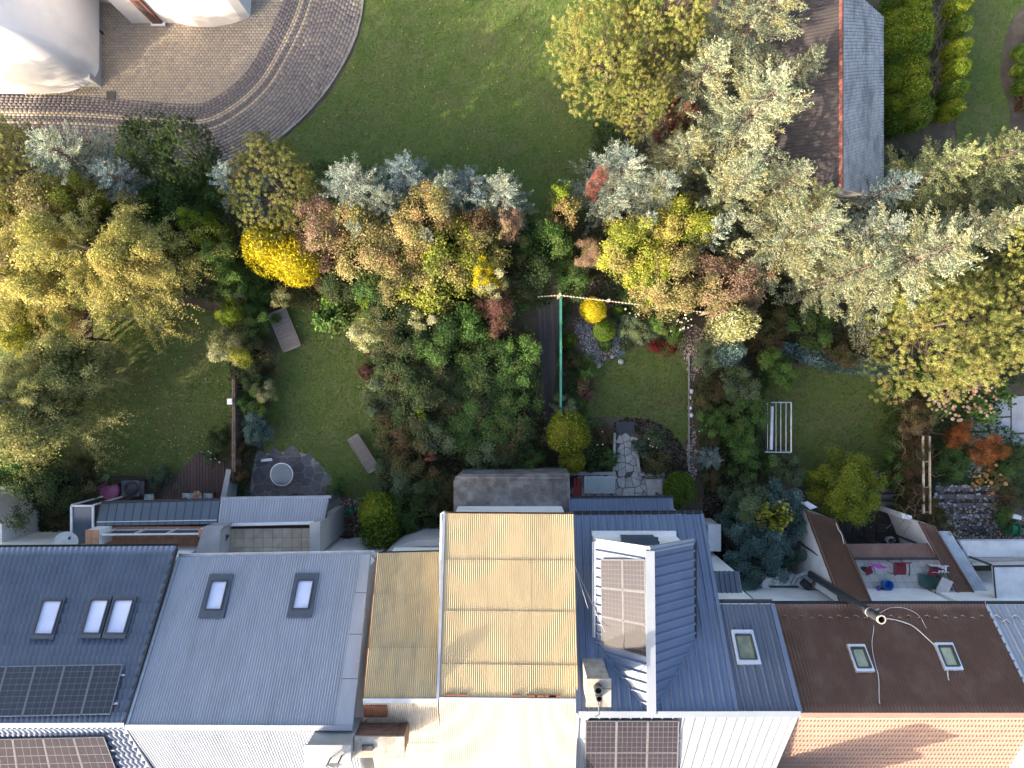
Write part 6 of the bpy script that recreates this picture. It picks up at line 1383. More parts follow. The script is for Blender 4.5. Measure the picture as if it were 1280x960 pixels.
tufts('ornamental_grass', [(1152, -10), (1186, -10), (1178, 150), (1150, 165), (1156, 80)], 7, .95, 'grassy', 'grey feathery grasses between the lime hedge rows', (1, .55))
tufts('ornamental_grass', [(1262, 40), (1300, 40), (1300, 160), (1270, 150), (1262, 100)], 4, .6, 'brown', 'brown grasses in the curved bed at the right edge')
tufts('ornamental_grass', [(312, 385), (335, 390), (330, 440), (312, 440)], 5, .6, 'dgreen', 'ferns left of the upper sunbed', (0, -1))
for i in range(3): plant('lobed', 1276, 65+i*22, 9, .9, 'ballg', ['upper', 'middle', 'lower'][i]+' small green ball in the curved bed at the right edge', 'shrub')
# bare twigs of the climber at the right fence
mb = MB()
for i in range(120):
    x, y = random.uniform(1124, 1160), random.uniform(470, 655); p = P(x, y, random.uniform(1.0, 2.3)); a = random.uniform(0, 6.28); l = random.uniform(.3, .9)
    mb.tube([p, p+Vector((math.cos(a)*l*.5, math.sin(a)*l*.5, .1)), p+Vector((math.cos(a+.5)*l, math.sin(a+.5)*l, .0))], .008, 3, cap=False)
tag(mb.put('dry_twigs', mat('dry_twig', (.20, .15, .10), (.13, .10, .07), rough=.9, scale=4)), 'tangle of bare dry twigs over the brown climber', 'twigs', kind='stuff')
# blossoms
def blossoms(spots, r_, zf, m, label, name='blossoms', cat='flowers', n=40):
    c_ = []
    for (x, y, rp) in spots:
        for _ in range(n): 
            a = random.uniform(0, 6.28); q = rp*math.sqrt(random.random()); c_.append(P(x+q*math.cos(a), y+q*math.sin(a), zf+random.uniform(-.15, .15)))
    K = 46; base = fib(K); V = []; 
    C = np.array([tuple(p) for p in c_]); s = r_*rng.uniform(.6, 1.2, len(C)); idx = np.repeat(np.arange(len(C)), K); d = np.tile(base, (len(C), 1))
    CC = C[idx]+d*(s[idx]*.8)[:, None]*np.array([1, 1, .75]); v, q = rhombi(CC, d+rng.normal(size=d.shape)*.3, s[idx]*.55, s[idx]*.5)
    t = np.clip(np.repeat(rng.uniform(.1, .9, len(C)), K)+rng.normal(0, .12, len(idx)), 0, 1)
    return tag(put(name, npmesh(name, v, q, t), m), label, cat, kind='stuff')
B_hyd = tintmat('petal_cream_pink', ['#a9756a', '#c99e86', '#dcc0a0', '#e8d8bb'], rnd=0); B_wht = tintmat('petal_white', ['#b5b09a', '#d6d2c0', '#e6e4d8', '#f0efe8'], rnd=0)
B_yel = tintmat('petal_apricot', ['#8a5a2c', '#b98447', '#cfa362', '#dcbc85'], rnd=0); B_red = tintmat('petal_red', ['#6a1414', '#8e2a26', '#a8403a', '#bb6a60'], rnd=0)
blossoms([(1170, 488, 18), (1190, 505, 26), (1225, 500, 24), (1215, 478, 16)], .075, 2.2, B_hyd, 'pink cream hydrangea blossoms right below the golden pine', n=44)
blossoms([(1250, 600, 22), (1225, 598, 12)], .09, .85, B_yel, 'apricot blossoms right of the slab path', n=14)
blossoms([(792, 383, 14), (845, 400, 16), (858, 405, 10)], .05, 1.15, B_wht, 'cream rose blossoms along the bamboo topped fence', n=11)
blossoms([(268, 570, 10)], .05, 1.0, B_wht, 'white blossoms at the corner of the deck', n=6)
blossoms([(885, 540, 14), (820, 550, 12), (745, 545, 14)], .035, 1.1, B_wht, 'tiny pale blossoms scattered in the beds beside patio and gravel path', n=4)
# ================================================================== PAVED GARDEN PLACES AND OBJECTS
M_stone = mat('flagstone', (.46, .455, .44), (.36, .355, .35), rough=.9, scale=4, bump=.4, stain=(.27, .26, .24), sscale=2, samt=.5, rnd=.13)
M_stone_d = mat('flagstone_dark', (.15, .145, .15), (.105, .10, .105), rough=.9, scale=4, bump=.4, stain=(.22, .21, .2), sscale=2, samt=.5, rnd=.2)
M_deck = mat('deck_board', (.115, .075, .065), (.085, .056, .05), rough=.75, scale=3, stretch=(6, .6, 1), rnd=.14)
M_mortar = mat('mortar', (.11, .10, .09), (.08, .075, .07), rough=.95, scale=10)
M_joint = mat('pale_joint', (.33, .315, .30), (.25, .24, .23), rough=.95, scale=10)
def vor_clip(poly, a, b):   # keep the side of poly closer to a than b
    mx, my = (a[0]+b[0])/2, (a[1]+b[1])/2; nx_, ny_ = b[0]-a[0], b[1]-a[1]; out = []
    for i in range(len(poly)):
        p, q = poly[i], poly[(i+1) % len(poly)]; dp = (p[0]-mx)*nx_+(p[1]-my)*ny_; dq = (q[0]-mx)*nx_+(q[1]-my)*ny_
        if dp <= 0: out.append(p)
        if dp*dq < 0: t = dp/(dp-dq); out.append((p[0]+(q[0]-p[0])*t, p[1]+(q[1]-p[1])*t))
    return out
def crazy(label, poly_px, z, size, m, mbed, cat='patio', name='patio', gap=.03, h=.03, name_s='stone', seed=1, maxn=280):
    poly = W(poly_px, z); xs = [p[0] for p in poly]; ys = [p[1] for p in poly]; rr = random.Random(seed); pts = []
    y = min(ys)-size*2
    while y < max(ys)+size*2:
        x = min(xs)-size*2
        while x < max(xs)+size*2: pts.append((x+rr.uniform(-.42, .42)*size, y+rr.uniform(-.42, .42)*size)); x += size
        y += size
    r = empty(name, (sum(xs)/len(xs), sum(ys)/len(ys), z), label, cat); sheet2d('bed', poly, z+.004, mbed, None, r)
    X = np.array([p[0] for p in pts]); Y = np.array([p[1] for p in pts])
    k = 0
    for i, a in enumerate(pts):
        cell = [(a[0]-size*1.5, a[1]-size*1.5), (a[0]+size*1.5, a[1]-size*1.5), (a[0]+size*1.5, a[1]+size*1.5), (a[0]-size*1.5, a[1]+size*1.5)]
        for j, b in enumerate(pts):
            if i != j and abs(a[0]-b[0]) < size*3 and abs(a[1]-b[1]) < size*3: cell = vor_clip(cell, a, b)
            if len(cell) < 3: break
        if len(cell) < 3: continue
        cx_ = sum(p[0] for p in cell)/len(cell); cy_ = sum(p[1] for p in cell)/len(cell)
        c2 = []
        for p in cell: d = math.hypot(p[0]-cx_, p[1]-cy_); f_ = max(.2, (d-gap)/d); c2.append((cx_+(p[0]-cx_)*f_, cy_+(p[1]-cy_)*f_))
        ins = inpoly(np.array([p[0] for p in c2]+[cx_]), np.array([p[1] for p in c2]+[cy_]), poly)
        if not ins[-1] or ins.sum() < len(c2)*.6: continue
        hh = h+rr.uniform(-.008, .01); MB().prism(c2, z+.004, z+hh).put(name_s, m, r); k += 1
    return r
crazy('dark crazy paved patio under the round glass table', spline([(318, 575), (330, 567), (375, 565), (398, 578), (415, 600), (425, 618), (412, 642), (320, 642)], n=3), 0, .42, M_stone_d, M_joint, gap=.02, h=.02)
crazy('small flagstone patio in front of the blue porch roof', [(714, 592), (832, 592), (832, 642), (714, 642)], .0, .36, M_stone, M_mortar, gap=.02, seed=4)
crazy('narrow flagstone path climbing from the patio to the lawn', [(771, 541), (793, 541), (799, 592), (768, 592)], .0, .30, M_stone, M_mortar, cat='path', name='path', gap=.018, seed=5)
wall('white low kerb wall left of the patio top', [(712, 590), (770, 590), (770, 594), (712, 594)], .35, M_grey_wall)
wall('white low kerb wall right of the patio top', [(799, 591), (831, 591), (831, 595), (799, 595)], .35, M_grey_wall)
wall('pale edging left of the flagstone path', [(767, 541), (770, 541), (769, 592), (766, 592)], .2, M_stone)
wall('pale edging right of the flagstone path', [(793, 550), (796, 550), (801, 592), (798, 592)], .2, M_stone)
tag(MB().prism(W([(770, 527), (793, 527), (793, 541), (770, 541)]), .01, .05).put('doormat', M_darkmetal), 'black mat at the upper end of the flagstone path', 'mat')
tag(MB().prism(W([(807, 599), (828, 599), (828, 622), (811, 622)], .4), .0, .4).put('low_table', M_stone), 'grey low stone table at the right end of the patio', 'table')
# deck boards
poly = W([(248, 565), (282, 578), (284, 586), (276, 642), (110, 642), (112, 597), (219, 596)]); r = empty('deck', (P(200, 610, 0).x, P(200, 610, 0).y, 0), 'brown wooden deck at the foot of the dull lawn', 'deck')
sheet2d('deck_base', poly, .03, M_darkmetal, None, r); xs = sorted([p[0] for p in poly]); x = xs[0]; k = 0
pa = np.array(poly)
def vspan(x):
    ys = []
    for i in range(len(poly)):
        (x1, y1), (x2, y2) = poly[i], poly[(i+1) % len(poly)]
        if (x1-x)*(x2-x) < 0: ys.append(y1+(y2-y1)*(x-x1)/(x2-x1))
    return (min(ys), max(ys)) if len(ys) >= 2 else None
while x < xs[-1]-.1:
    s = vspan(x+.065)
    if s and s[1]-s[0] > .1: MB().box(x+.006, x+.132, s[0]+.01, s[1]-.01, .034, .06+random.uniform(0, .004)).put('deck_board', M_deck, r)
    x += .138
# plank path beside green fence
poly_px = [(672, 380), (700, 372), (698, 420), (697, 520), (682, 540), (680, 470)]
M_plank = mat('weathered_plank', (.115, .10, .105), (.08, .07, .075), rough=.9, scale=3, stretch=(4, .5, 1), rnd=.2, stain=(.2, .18, .17), sscale=3, samt=.4)
r = empty('path', (P(688, 450, 0).x, P(688, 450, 0).y, 0), 'weathered plank path left of the green mesh fence', 'path'); sheet2d('path_base', W(poly_px), .002, M_mortar, None, r)
for k in range(8):
    x0 = 674+k*3.1
    for (ya, yb) in ((382, 425), (427, 468), (470, 512), (514, 538)):
        f0 = max(0, (ya-380)/160*8); a = P(x0+f0*.9, ya+random.uniform(-2, 2), 0); b = P(x0+max(0, (yb-380)/160*8)*.9, yb+random.uniform(-2, 2), 0)
        if x0+f0 > 697: continue
        bar(a, b, .095, .03, 'plank', M_plank, r, off=.004+random.uniform(0, .008))
# slab path at the right
M_slab = mat('pale_slab', (.40, .41, .43), (.33, .34, .36), rough=.9, scale=2, stain=(.26, .25, .25), sscale=1.5, samt=.5, rnd=.06)
def slabs(label, quads, m, cat='path', name='path'):
    r = empty(name, tuple(P(*quads[0][0], 0)), label, cat)
    for q in quads: MB().prism(W(q), .004, .05).put('slab', m, r)
    return r
slabs('pale concrete slabs around the orange maples', [[(1212, 521), (1233, 521), (1233, 538), (1212, 538)], [(1236, 498), (1262, 496), (1262, 520), (1236, 521)], [(1264, 496), (1290, 494), (1290, 540), (1264, 541)], [(1236, 523), (1262, 522), (1262, 555), (1240, 555)],
       [(1210, 541), (1236, 541), (1240, 570), (1212, 570)], [(1208, 572), (1232, 572), (1232, 597), (1206, 597)], [(1264, 543), (1290, 543), (1290, 560), (1264, 556)]], M_slab)
# terraced stone steps: individual stones
r = empty('terraced_steps', tuple(P(1205, 630, 0)), 'terraced stone steps strewn with pale stones', 'steps')
for j, y in enumerate((606, 617, 628, 642, 656)):
    x = 1165+j*3
    while x < 1244:
        w_ = random.uniform(9, 17); a = P(x, y, .1); b = P(min(x+w_-1, 1248), y+6, .1); MB().box(a.x, b.x, b.y, a.y, .0, .32-.05*j+random.uniform(-.02, .02)).put('stone', M_stone_d, r); x += w_
for i in range(90):
    x, y = random.uniform(1166, 1246), random.choice((606, 617, 628, 642, 656))+random.uniform(0, 6); c = P(x, y, .2); s = random.uniform(.04, .1); a = random.uniform(0, 3)
    j = (606, 617, 628, 642, 656).index(min((606, 617, 628, 642, 656), key=lambda v: abs(v+3-y))); z_ = .32-.05*j
    MB().prism([(c.x+s*math.cos(a+q*1.05)*random.uniform(.6, 1), c.y+s*math.sin(a+q*1.05)*random.uniform(.6, 1)) for q in range(6)], z_+.02, z_+.06).put('pale_stone', M_stone, r)
# timber steps by the round tree
r = empty('timber_steps', tuple(P(1103, 615, 0)), 'dark timber garden steps right of the round yellow green tree', 'steps')
for j, y in enumerate((591, 601, 609, 618, 628)):
    a, b = P(1088-j*1.5, y, .3), P(1122, y+6, .3); MB().box(a.x, b.x, b.y, a.y, .0, .42-.08*j).put('tread', M_stone_d, r); bar((a.x, b.y, .42-.08*j-.05), (b.x, b.y, .42-.08*j-.05), .06, .08, 'riser_board', M_plank, r)
slabs_px = [[(1050+i*15, 640+j*13), (1064+i*15, 640+j*13), (1064+i*15, 652+j*13), (1050+i*15, 652+j*13)] for i in range(7) for j in range(4)]
slabs('dark paved yard between the two brown topped wings', slabs_px, mat('dark_slab', (.05, .047, .045), (.038, .036, .034), rough=.9, scale=3, rnd=.15), cat='yard', name='yard')

# ---- sunbeds
M_wood = mat('grey_teak', (.27, .235, .225), (.19, .165, .16), rough=.85, scale=3, stretch=(1, 6, 1), rnd=.1)
def sunbed(c, ang, label, L=1.98, Wd=.66):
    r = empty('sunbed', c, label, 'sunbed', 'slatted wooden sunbeds', ang); z = .34
    me_s = MB().box(-.028, .028, -Wd/2+.035, Wd/2-.035, 0, .022).mesh('slat'); me_s.materials.append(M_wood)
    for k in range(22):
        x = -L/2+.05+k*(L-.1)/21; o = bpy.data.objects.new('slat', me_s); col.objects.link(o); o.parent = r; o.location = (x, 0, z)
    for s in (-1, 1):
        child('rail', MB().box(-L/2, L/2, s*Wd/2-.02, s*Wd/2+.02, z-.05, z+.03).mesh('rail'), M_wood, r)
        child('end_rail', MB().box(s*L/2-.025, s*L/2+.025, -Wd/2+.02, Wd/2-.02, z-.05, z+.026).mesh('end_rail'), M_wood, r)
        for t in (-1, 1): child('leg', MB().box(s*(L/2-.12)-.03, s*(L/2-.12)+.03, t*(Wd/2-.05)-.025, t*(Wd/2-.05)+.025, 0, z-.05).mesh('leg'), M_wood, r)
    return r
def ang_px(a, b): a, b = P(*a, .35), P(*b, .35); return math.atan2(b.y-a.y, b.x-a.x)
c = P(355.5, 412.5, .35); sunbed((c.x, c.y, 0), ang_px((346, 389), (365, 435)), 'slatted wooden sunbed below the pale variegated bush, upper of the two', L=1.78, Wd=.80)
c = P(454, 567, .35); sunbed((c.x, c.y, 0), ang_px((440, 546), (467, 588)), 'narrow slatted wooden sunbed near the thicket, lower of the two', L=1.72, Wd=.52)
# round glass table
M_tglass = mat('table_glass', (.10, .13, .15), (.14, .17, .19), rough=.12, scale=2, spec=.8)
c = P(352, 593, .72); r = empty('round_table', (c.x, c.y, 0), 'round glass table on the dark crazy paved patio', 'table')
child('table_top', MB().lathe((0, 0, .70), [(.001, .0), (.47, 0), (.47, .015), (.001, .016)], 40).mesh('table_top'), M_tglass, r)
child('rim', MB().lathe((0, 0, .69), [(.465, 0), (.50, 0), (.50, .035), (.465, .035), (.465, 0)], 40).mesh('rim'), M_alu, r)
for k in range(4): a = k*math.pi/2+.6; child('leg', MB().tube([(math.cos(a)*.42, math.sin(a)*.42, .69), (math.cos(a)*.34, math.sin(a)*.34, 0)], .018, 6).mesh('leg'), M_darkmetal, r)
c = P(334, 575, .0); tag(MB().tube([c+Vector((-.15, 0, .25)), c+Vector((.0, .03, .3)), c+Vector((.3, .05, .25))], .07, 8).put('folded_parasol', M_white), 'white rolled cloth lying beside the round glass table', 'cloth')
# square glass table and red bench on the patio
c0, c1 = P(731, 596, .72), P(768, 616, .72); r = empty('glass_table', ((c0.x+c1.x)/2, (c0.y+c1.y)/2, 0), 'rectangular glass table on the flagstone patio', 'table'); w2, h2 = (c1.x-c0.x)/2, (c0.y-c1.y)/2
child('table_top', MB().box(-w2, w2, -h2, h2, .70, .715).mesh('table_top'), mat('pale_glass', (.30, .36, .36), (.36, .41, .41), rough=.12, scale=2, spec=.8), r)
for s in (-1, 1):
    child('side_rail', MB().box(-w2, w2, s*h2-.02, s*h2+.02, .67, .73).mesh('side_rail'), M_alu, r); child('end_rail', MB().box(s*w2-.02, s*w2+.02, -h2, h2, .672, .732).mesh('end_rail'), M_alu, r)
    for t in (-1, 1): child('leg', MB().tube([(s*w2*.95, t*h2*.9, .69), (s*w2*.6, t*h2*.6, 0)], .02, 6).mesh('leg'), M_alu, r)
M_redp = mat('red_paint', (.36, .03, .03), (.28, .03, .03), rough=.6, scale=4)
a, b = P(717, 598, .45), P(727, 623, .45); r = empty('bench', ((a.x+b.x)/2, (a.y+b.y)/2, 0), 'red painted bench at the left end of the flagstone patio', 'bench')
for k in range(3): x = a.x+(b.x-a.x)*(k+.5)/3; bar((x, a.y, .43), (x, b.y, .43), (b.x-a.x)/3-.02, .03, 'slat', M_redp, r)
for y in (a.y-.1, b.y+.1):
    for x in (a.x+.04, b.x-.04): bar((x, y, 0), (x, y, .43), .05, .05, 'leg', M_redp, r, up=(0, 1, 0))
# clothes dryer frame
M_steel = mat('galvanised', (.50, .53, .58), (.42, .45, .5), rough=.35, metal=.3, scale=5)
zt = 1.5; r = empty('clothes_dryer', tuple(P(975, 535, 0)), 'white metal clothes dryer frame with long parallel bars on the lawn', 'clothes dryer')
tl, tr, br, bl = P(964, 503, zt), P(989, 503, zt), P(988.5, 566, zt), P(953, 565, .25)
bl2 = P(957, 565, zt)
MB().tube([P(964, 503, zt), P(989, 503, zt)], .025, 6).put('top_bar', M_steel, r); MB().tube([P(956, 565, zt), P(989, 565.5, zt)], .025, 6).put('top_bar', M_steel, r)
for px_, rad_ in ((959.5, .012), (970, .014), (976, .016), (982.5, .016), (989, .03)): MB().tube([P(px_, 503, zt), P(px_, 565.5, zt)], rad_, 6).put('line_bar', M_steel, r)
MB().tube([P(965, 508, zt), P(964, 562, zt)], .07, 8).put('rolled_cover', M_steel, r)
for px_, py_ in ((966, 503), (966, 565), (988, 503), (988, 565)): p = P(px_, py_, zt); MB().tube([p, (p.x, p.y, 0)], .025, 6).put('post', M_steel, r)
# white heat pump box
a, b = P(894, 657, 1.9), P(900, 687, 1.9); r = empty('heat_pump', (a.x, a.y, 0), 'tall narrow white box standing in the dark strip beside the blue house', 'heat pump')
a, b = P(886, 656, 1.6), P(900, 688, 1.6); MB().box(a.x, b.x, b.y, a.y, .1, 1.6).put('casing', M_white, r); MB().box(a.x-.03, b.x+.03, b.y-.03, a.y+.03, 1.6, 1.64).put('lid', M_framewhite, r)
for k in range(8): z_ = .3+k*.14; MB().box(a.x-.012, a.x-.002, b.y+.1, a.y-.1, z_, z_+.05).put('grille_slat', M_darkmetal, r)
for y in (a.y-.1, b.y+.1): MB().box(a.x+.02, b.x-.02, y-.04, y+.04, 0, .1).put('foot', M_darkmetal, r)
# green mesh fence
M_green = mat('green_fence', (.045, .20, .15), (.04, .16, .12), rough=.5, scale=4); M_post_w = mat('pale_post', (.42, .38, .3), (.3, .27, .2), rough=.8, scale=4)
z1 = 1.35; r = empty('mesh_fence', tuple(P(701, 450, 0)), 'green mesh fence running down beside the plank path', 'fence')
a, b = P(701, 372, z1), P(701, 528, z1); a0, b0 = Vector((a.x, a.y, 0)), Vector((b.x, b.y, 0))
mb = MB(); n = 118
for k in range(n+1): p = a0.lerp(b0, k/n); mb.box(p.x-.004, p.x+.004, p.y-.004, p.y+.004, .03, z1)
for k in range(17): z_ = .05+k*(z1-.06)/16; mb.box(a.x-.004, a.x+.004, b.y, a.y, z_-.004, z_+.004)
mb.put('wire_mesh', M_green, r)['kind'] = 'stuff'; MB().box(a.x-.045, a.x+.045, b.y, a.y, z1, z1+.05).put('top_rail', M_green, r)
MB().box(a.x-.02, a.x-.012, b.y, a.y-.4, .08, z1-.03).put('privacy_strip', M_green, r)
for k in range(6): p = a0.lerp(b0, k/5); MB().box(p.x+.02, p.x+.07, p.y-.03, p.y+.03, 0, z1+.05).put('post', M_green, r)
# bamboo topped fence
M_bam = mat('bamboo', (.55, .45, .33), (.38, .30, .2), rough=.8, scale=6, rnd=.2)
z1 = 1.7; r = empty('rope_fence', tuple(P(780, 378, 0)), 'fence with pale beaded bamboo top rail from the green fence to the right trees', 'fence')
pa_, pb_ = P(672, 371, z1), P(700, 369, z1); pc_ = P(886, 391, z1)
for (s, e, n) in ((pa_, pb_, 7), (pb_, pc_, 46)):
    for k in range(n): q0, q1 = s.lerp(e, k/n), s.lerp(e, (k+.82)/n); MB().tube([q0, (q0+q1)/2+Vector((0, 0, .012)), q1], [.02, .034, .02], 6).put('bamboo_piece', M_bam, r)
    MB().tube([s, e], .012, 5).put('wire', M_darkmetal, r)
for t in (0, .33, .66, 1): p = pb_.lerp(pc_, t); bar((p.x, p.y, 0), (p.x, p.y, z1+.04), .09, .09, 'post', M_post_w, r, up=(0, 1, 0))
mb = MB(); 
for k in range(60): p = pb_.lerp(pc_, k/59); mb.box(p.x-.003, p.x+.003, p.y-.003, p.y+.003, .05, z1)
mb.put('wire_mesh', M_darkmetal, r)['kind'] = 'stuff'
# wooden fence left
M_fwood = mat('fence_wood', (.17, .12, .09), (.11, .08, .06), rough=.9, scale=4, rnd=.15)
r = empty('wooden_fence', tuple(P(291, 530, 0)), 'brown wooden board fence between the dull lawn and the sunbed garden', 'fence')
y = 476
while y < 588:
    p = P(291, y, 1.5); MB().box(p.x-.02, p.x+.02, p.y-.075, p.y+.075, .05, 1.45+random.uniform(0, .04)).put('board', M_fwood, r); y += 4.9
a, b = P(291, 474, 1.5), P(291, 590, 1.5); MB().box(a.x-.07, a.x-.02, b.y, a.y, 1.36, 1.44).put('rail', M_fwood, r); MB().box(a.x+.02, a.x+.07, b.y, a.y, 1.36, 1.44).put('rail', M_fwood, r)
c = P(287, 502, 1.7); r2 = empty('fence_lamp', (c.x, c.y, 0), 'square white cap on a post at the wooden fence', 'post'); MB().box(c.x-.06, c.x+.06, c.y-.06, c.y+.06, 0, 1.62).put('post', M_fwood, r2); MB().box(c.x-.10, c.x+.10, c.y-.12, c.y+.12, 1.62, 1.72).put('cap', M_framewhite, r2)
c = P(87, 598, 1.4); r2 = empty('fence_lamp', (c.x, c.y, 0), 'square white cap on a post left of the pink tub', 'post'); MB().box(c.x-.05, c.x+.05, c.y-.05, c.y+.05, 0, 1.32).put('post', M_fwood, r2); MB().box(c.x-.11, c.x+.11, c.y-.11, c.y+.11, 1.32, 1.4).put('cap', M_framewhite, r2)
# timber rail at right
r = empty('wooden_rail', tuple(P(1159, 600, 0)), 'weathered timber rail fence beside the brown climber', 'fence')
for px_ in (1153, 1161): bar(P(px_, 545, 1.9), P(px_+1, 642, 1.9), .06, .08, 'rail', M_bam, r)
for y in (545, 577, 609, 640): a = P(1153, y, 1.9); bar((a.x, a.y, 0), (a.x, a.y, 1.9), .09, .09, 'post', M_fwood, r, up=(0, 1, 0)); bar(P(1153, y, 1.86), P(1161, y, 1.86), .05, .05, 'cross_bar', M_bam, r)
# concrete edging and white stones right of the round lawn
r = empty('lawn_edging', tuple(P(862, 500, 0)), 'pale concrete edging along the right side of the rounded lawn', 'edging')
for k in range(12): y = 446+k*12; a, b = P(861, y, .1), P(861.5, y+11.4, .1); bar(a, b, .07, .08, 'edging_stone', M_kerb, r, off=-.05)
for i, (x, y) in enumerate(((864, 489), (863, 497), (866, 503), (863, 510), (864, 519))):
    c = P(x, y, .05); s = random.uniform(.08, .12); mb = MB().lathe(c, [(s*.9, -.05), (s, .02), (s*.7, .08), (.001, .1)], 7)
    tag(mb.put('white_stone', M_white), ['topmost', 'second from the top', 'middle', 'second from the bottom', 'lowest'][i]+' white stone beside the rounded lawn edging', 'stone', 'white stones at the lawn edge')
for i, (x, y, s, lab) in enumerate(((776, 452, .13, 'pale boulder at the upper left of the rounded lawn'), (748, 457, .12, 'grey boulder at the end of the gravel bed'), (765, 446, .09, 'small grey boulder beside the dark slate chips'))):
    c = P(x, y, .05); tag(MB().lathe(c, [(s*.9, -.05), (s*1.1, .02), (s*.7, .1), (.001, .13)], 8).put('boulder', M_stone), lab, 'stone')
# left patio things
M_pink = mat('pink_cloth', (.42, .13, .24), (.34, .10, .19), rough=.7, scale=5); M_bbq = M_darkmetal
c = P(133, 614, .8); r = empty('paddling_tub', (c.x, c.y, 0), 'oval pink covered tub at the left end of the deck', 'tub')
o = child('cover', MB().lathe((0, 0, 0), [(.001, .80), (.30, .78), (.44, .70), (.50, .60), (.46, .58), (.001, .58)], 30).mesh('cover', True), M_pink, r); o.scale = (1.0, .78, 1)
o = child('body', MB().lathe((0, 0, 0), [(.001, 0), (.34, 0), (.44, .58), (.001, .58)], 24).mesh('body', True), M_darkmetal, r); o.scale = (1, .78, 1)
for k in range(4): child('seam', MB().tube([(math.cos(k*math.pi/4)*.44, math.sin(k*math.pi/4)*.34, .70), (0, 0, .815), (-math.cos(k*math.pi/4)*.44, -math.sin(k*math.pi/4)*.34, .70)], .012, 4).mesh('seam'), M_pink, r)
c = P(124, 599, .5); tag(MB().box(c.x-.22, c.x+.18, c.y-.14, c.y+.14, .05, .5).put('toy_box', mat('toy_box_mix', (.10, .28, .22), (.35, .42, .15), rough=.6, scale=8, mixlo=.45, mixhi=.5)), 'green patterned toy box above the pink tub', 'box')
c = P(162, 611, .9); r = empty('barbecue', (c.x, c.y, 0), 'black covered barbecue on the deck beside the pink tub', 'barbecue')
child('body', MB().box(-.42, .36, -.34, .34, .35, .78).mesh('body'), M_frame, r); child('lid', MB().lathe((.02, 0, .78), [(.30, 0), (.30, .05), (.22, .14), (.001, .17)], 18).mesh('lid', True), M_darkmetal, r)
for x in (-.36, .3):
    for y in (-.28, .28): child('leg', MB().box(x-.025, x+.025, y-.025, y+.025, 0, .35).mesh('leg'), M_darkmetal, r)
child('side_shelf', MB().box(.37, .55, -.3, .3, .70, .74).mesh('side_shelf'), M_darkmetal, r)
M_cush = mat('patterned_cushion', (.52, .56, .55), (.20, .30, .28), rough=.8, scale=14, mixlo=.48, mixhi=.55)
for (x, y, lab) in ((186, 622, 'patterned stool, leftmost on the deck'), (234, 621, 'patterned stool left of the round wooden stool'), (260, 621, 'patterned stool right of the round wooden stool')):
    c = P(x, y, .45); r = empty('stool', (c.x, c.y, 0), lab, 'stool', 'stools on the deck'); child('seat', MB().box(-.2, .2, -.15, .15, .38, .46).mesh('seat'), M_cush, r)
    for a_ in (-.16, .16):
        for b_ in (-.11, .11): child('leg', MB().box(a_-.02, a_+.02, b_-.02, b_+.02, 0, .38).mesh('leg'), M_darkmetal, r)
c = P(246, 620, .6); r = empty('round_stool', (c.x, c.y, 0), 'round wooden stool table between two patterned stools', 'table')
for k in range(8):
    a0_, a1_ = k*math.pi/4+.03, (k+1)*math.pi/4-.03; child('top_board', MB().prism([(0.02*math.cos((a0_+a1_)/2), .02*math.sin((a0_+a1_)/2)), (.22*math.cos(a0_), .22*math.sin(a0_)), (.225*math.cos((a0_+a1_)/2), .225*math.sin((a0_+a1_)/2)), (.22*math.cos(a1_), .22*math.sin(a1_))], .56, .6).mesh('top_board'), M_beige if k % 2 else M_orange, r)
child('leg', MB().tube([(0, 0, .56), (0, 0, .0)], .05, 8).mesh('leg'), M_darkmetal, r)
# birdhouse-like playhouse and red object under the birch
c0, c1 = P(88, 386, 1.8), P(106, 424, 1.8); r = empty('play_tower', (c0.x, c1.y, 0), 'dark brown wooden play tower beside the golden birch', 'play tower')
MB().box(c0.x, c1.x, c1.y, c0.y, 1.2, 1.28).put('platform', M_fwood, r); MB().box(c0.x-.15, c0.x+.12, c0.y-.32, c0.y, 1.28, 2.3).put('chimney_box', M_paletile, r)
for k in range(6): x = c0.x+(c1.x-c0.x)*k/6+.01; MB().box(x, x+(c1.x-c0.x)/6-.02, c1.y, c0.y, 1.8, 1.84).put('roof_board', M_brown_cap, r)
for x in (c0.x+.05, c1.x-.05):
    for y in (c0.y-.05, c1.y+.05): MB().box(x-.05, x+.05, y-.05, y+.05, 0, 1.8).put('post', M_fwood, r)
c = P(210, 413, .6); r = empty('swing_seat', (c.x, c.y, 0), 'red swing seat hanging at the lower edge of the golden birch', 'swing')
MB().box(c.x-.14, c.x+.14, c.y-.11, c.y+.11, .56, .6).put('seat', M_redp, r); MB().box(c.x-.14, c.x+.14, c.y+.08, c.y+.11, .6, .85).put('backrest', M_redp, r)
for s in (-.13, .13): MB().tube([(c.x+s, c.y, .6), (c.x+s, c.y+.3, 3.4)], .01, 4).put('rope', M_cable, r)
MB().tube([(c.x-1.2, c.y+.3, 3.4), (c.x+.4, c.y+.3, 3.4)], .04, 6).put('beam', M_fwood, r)
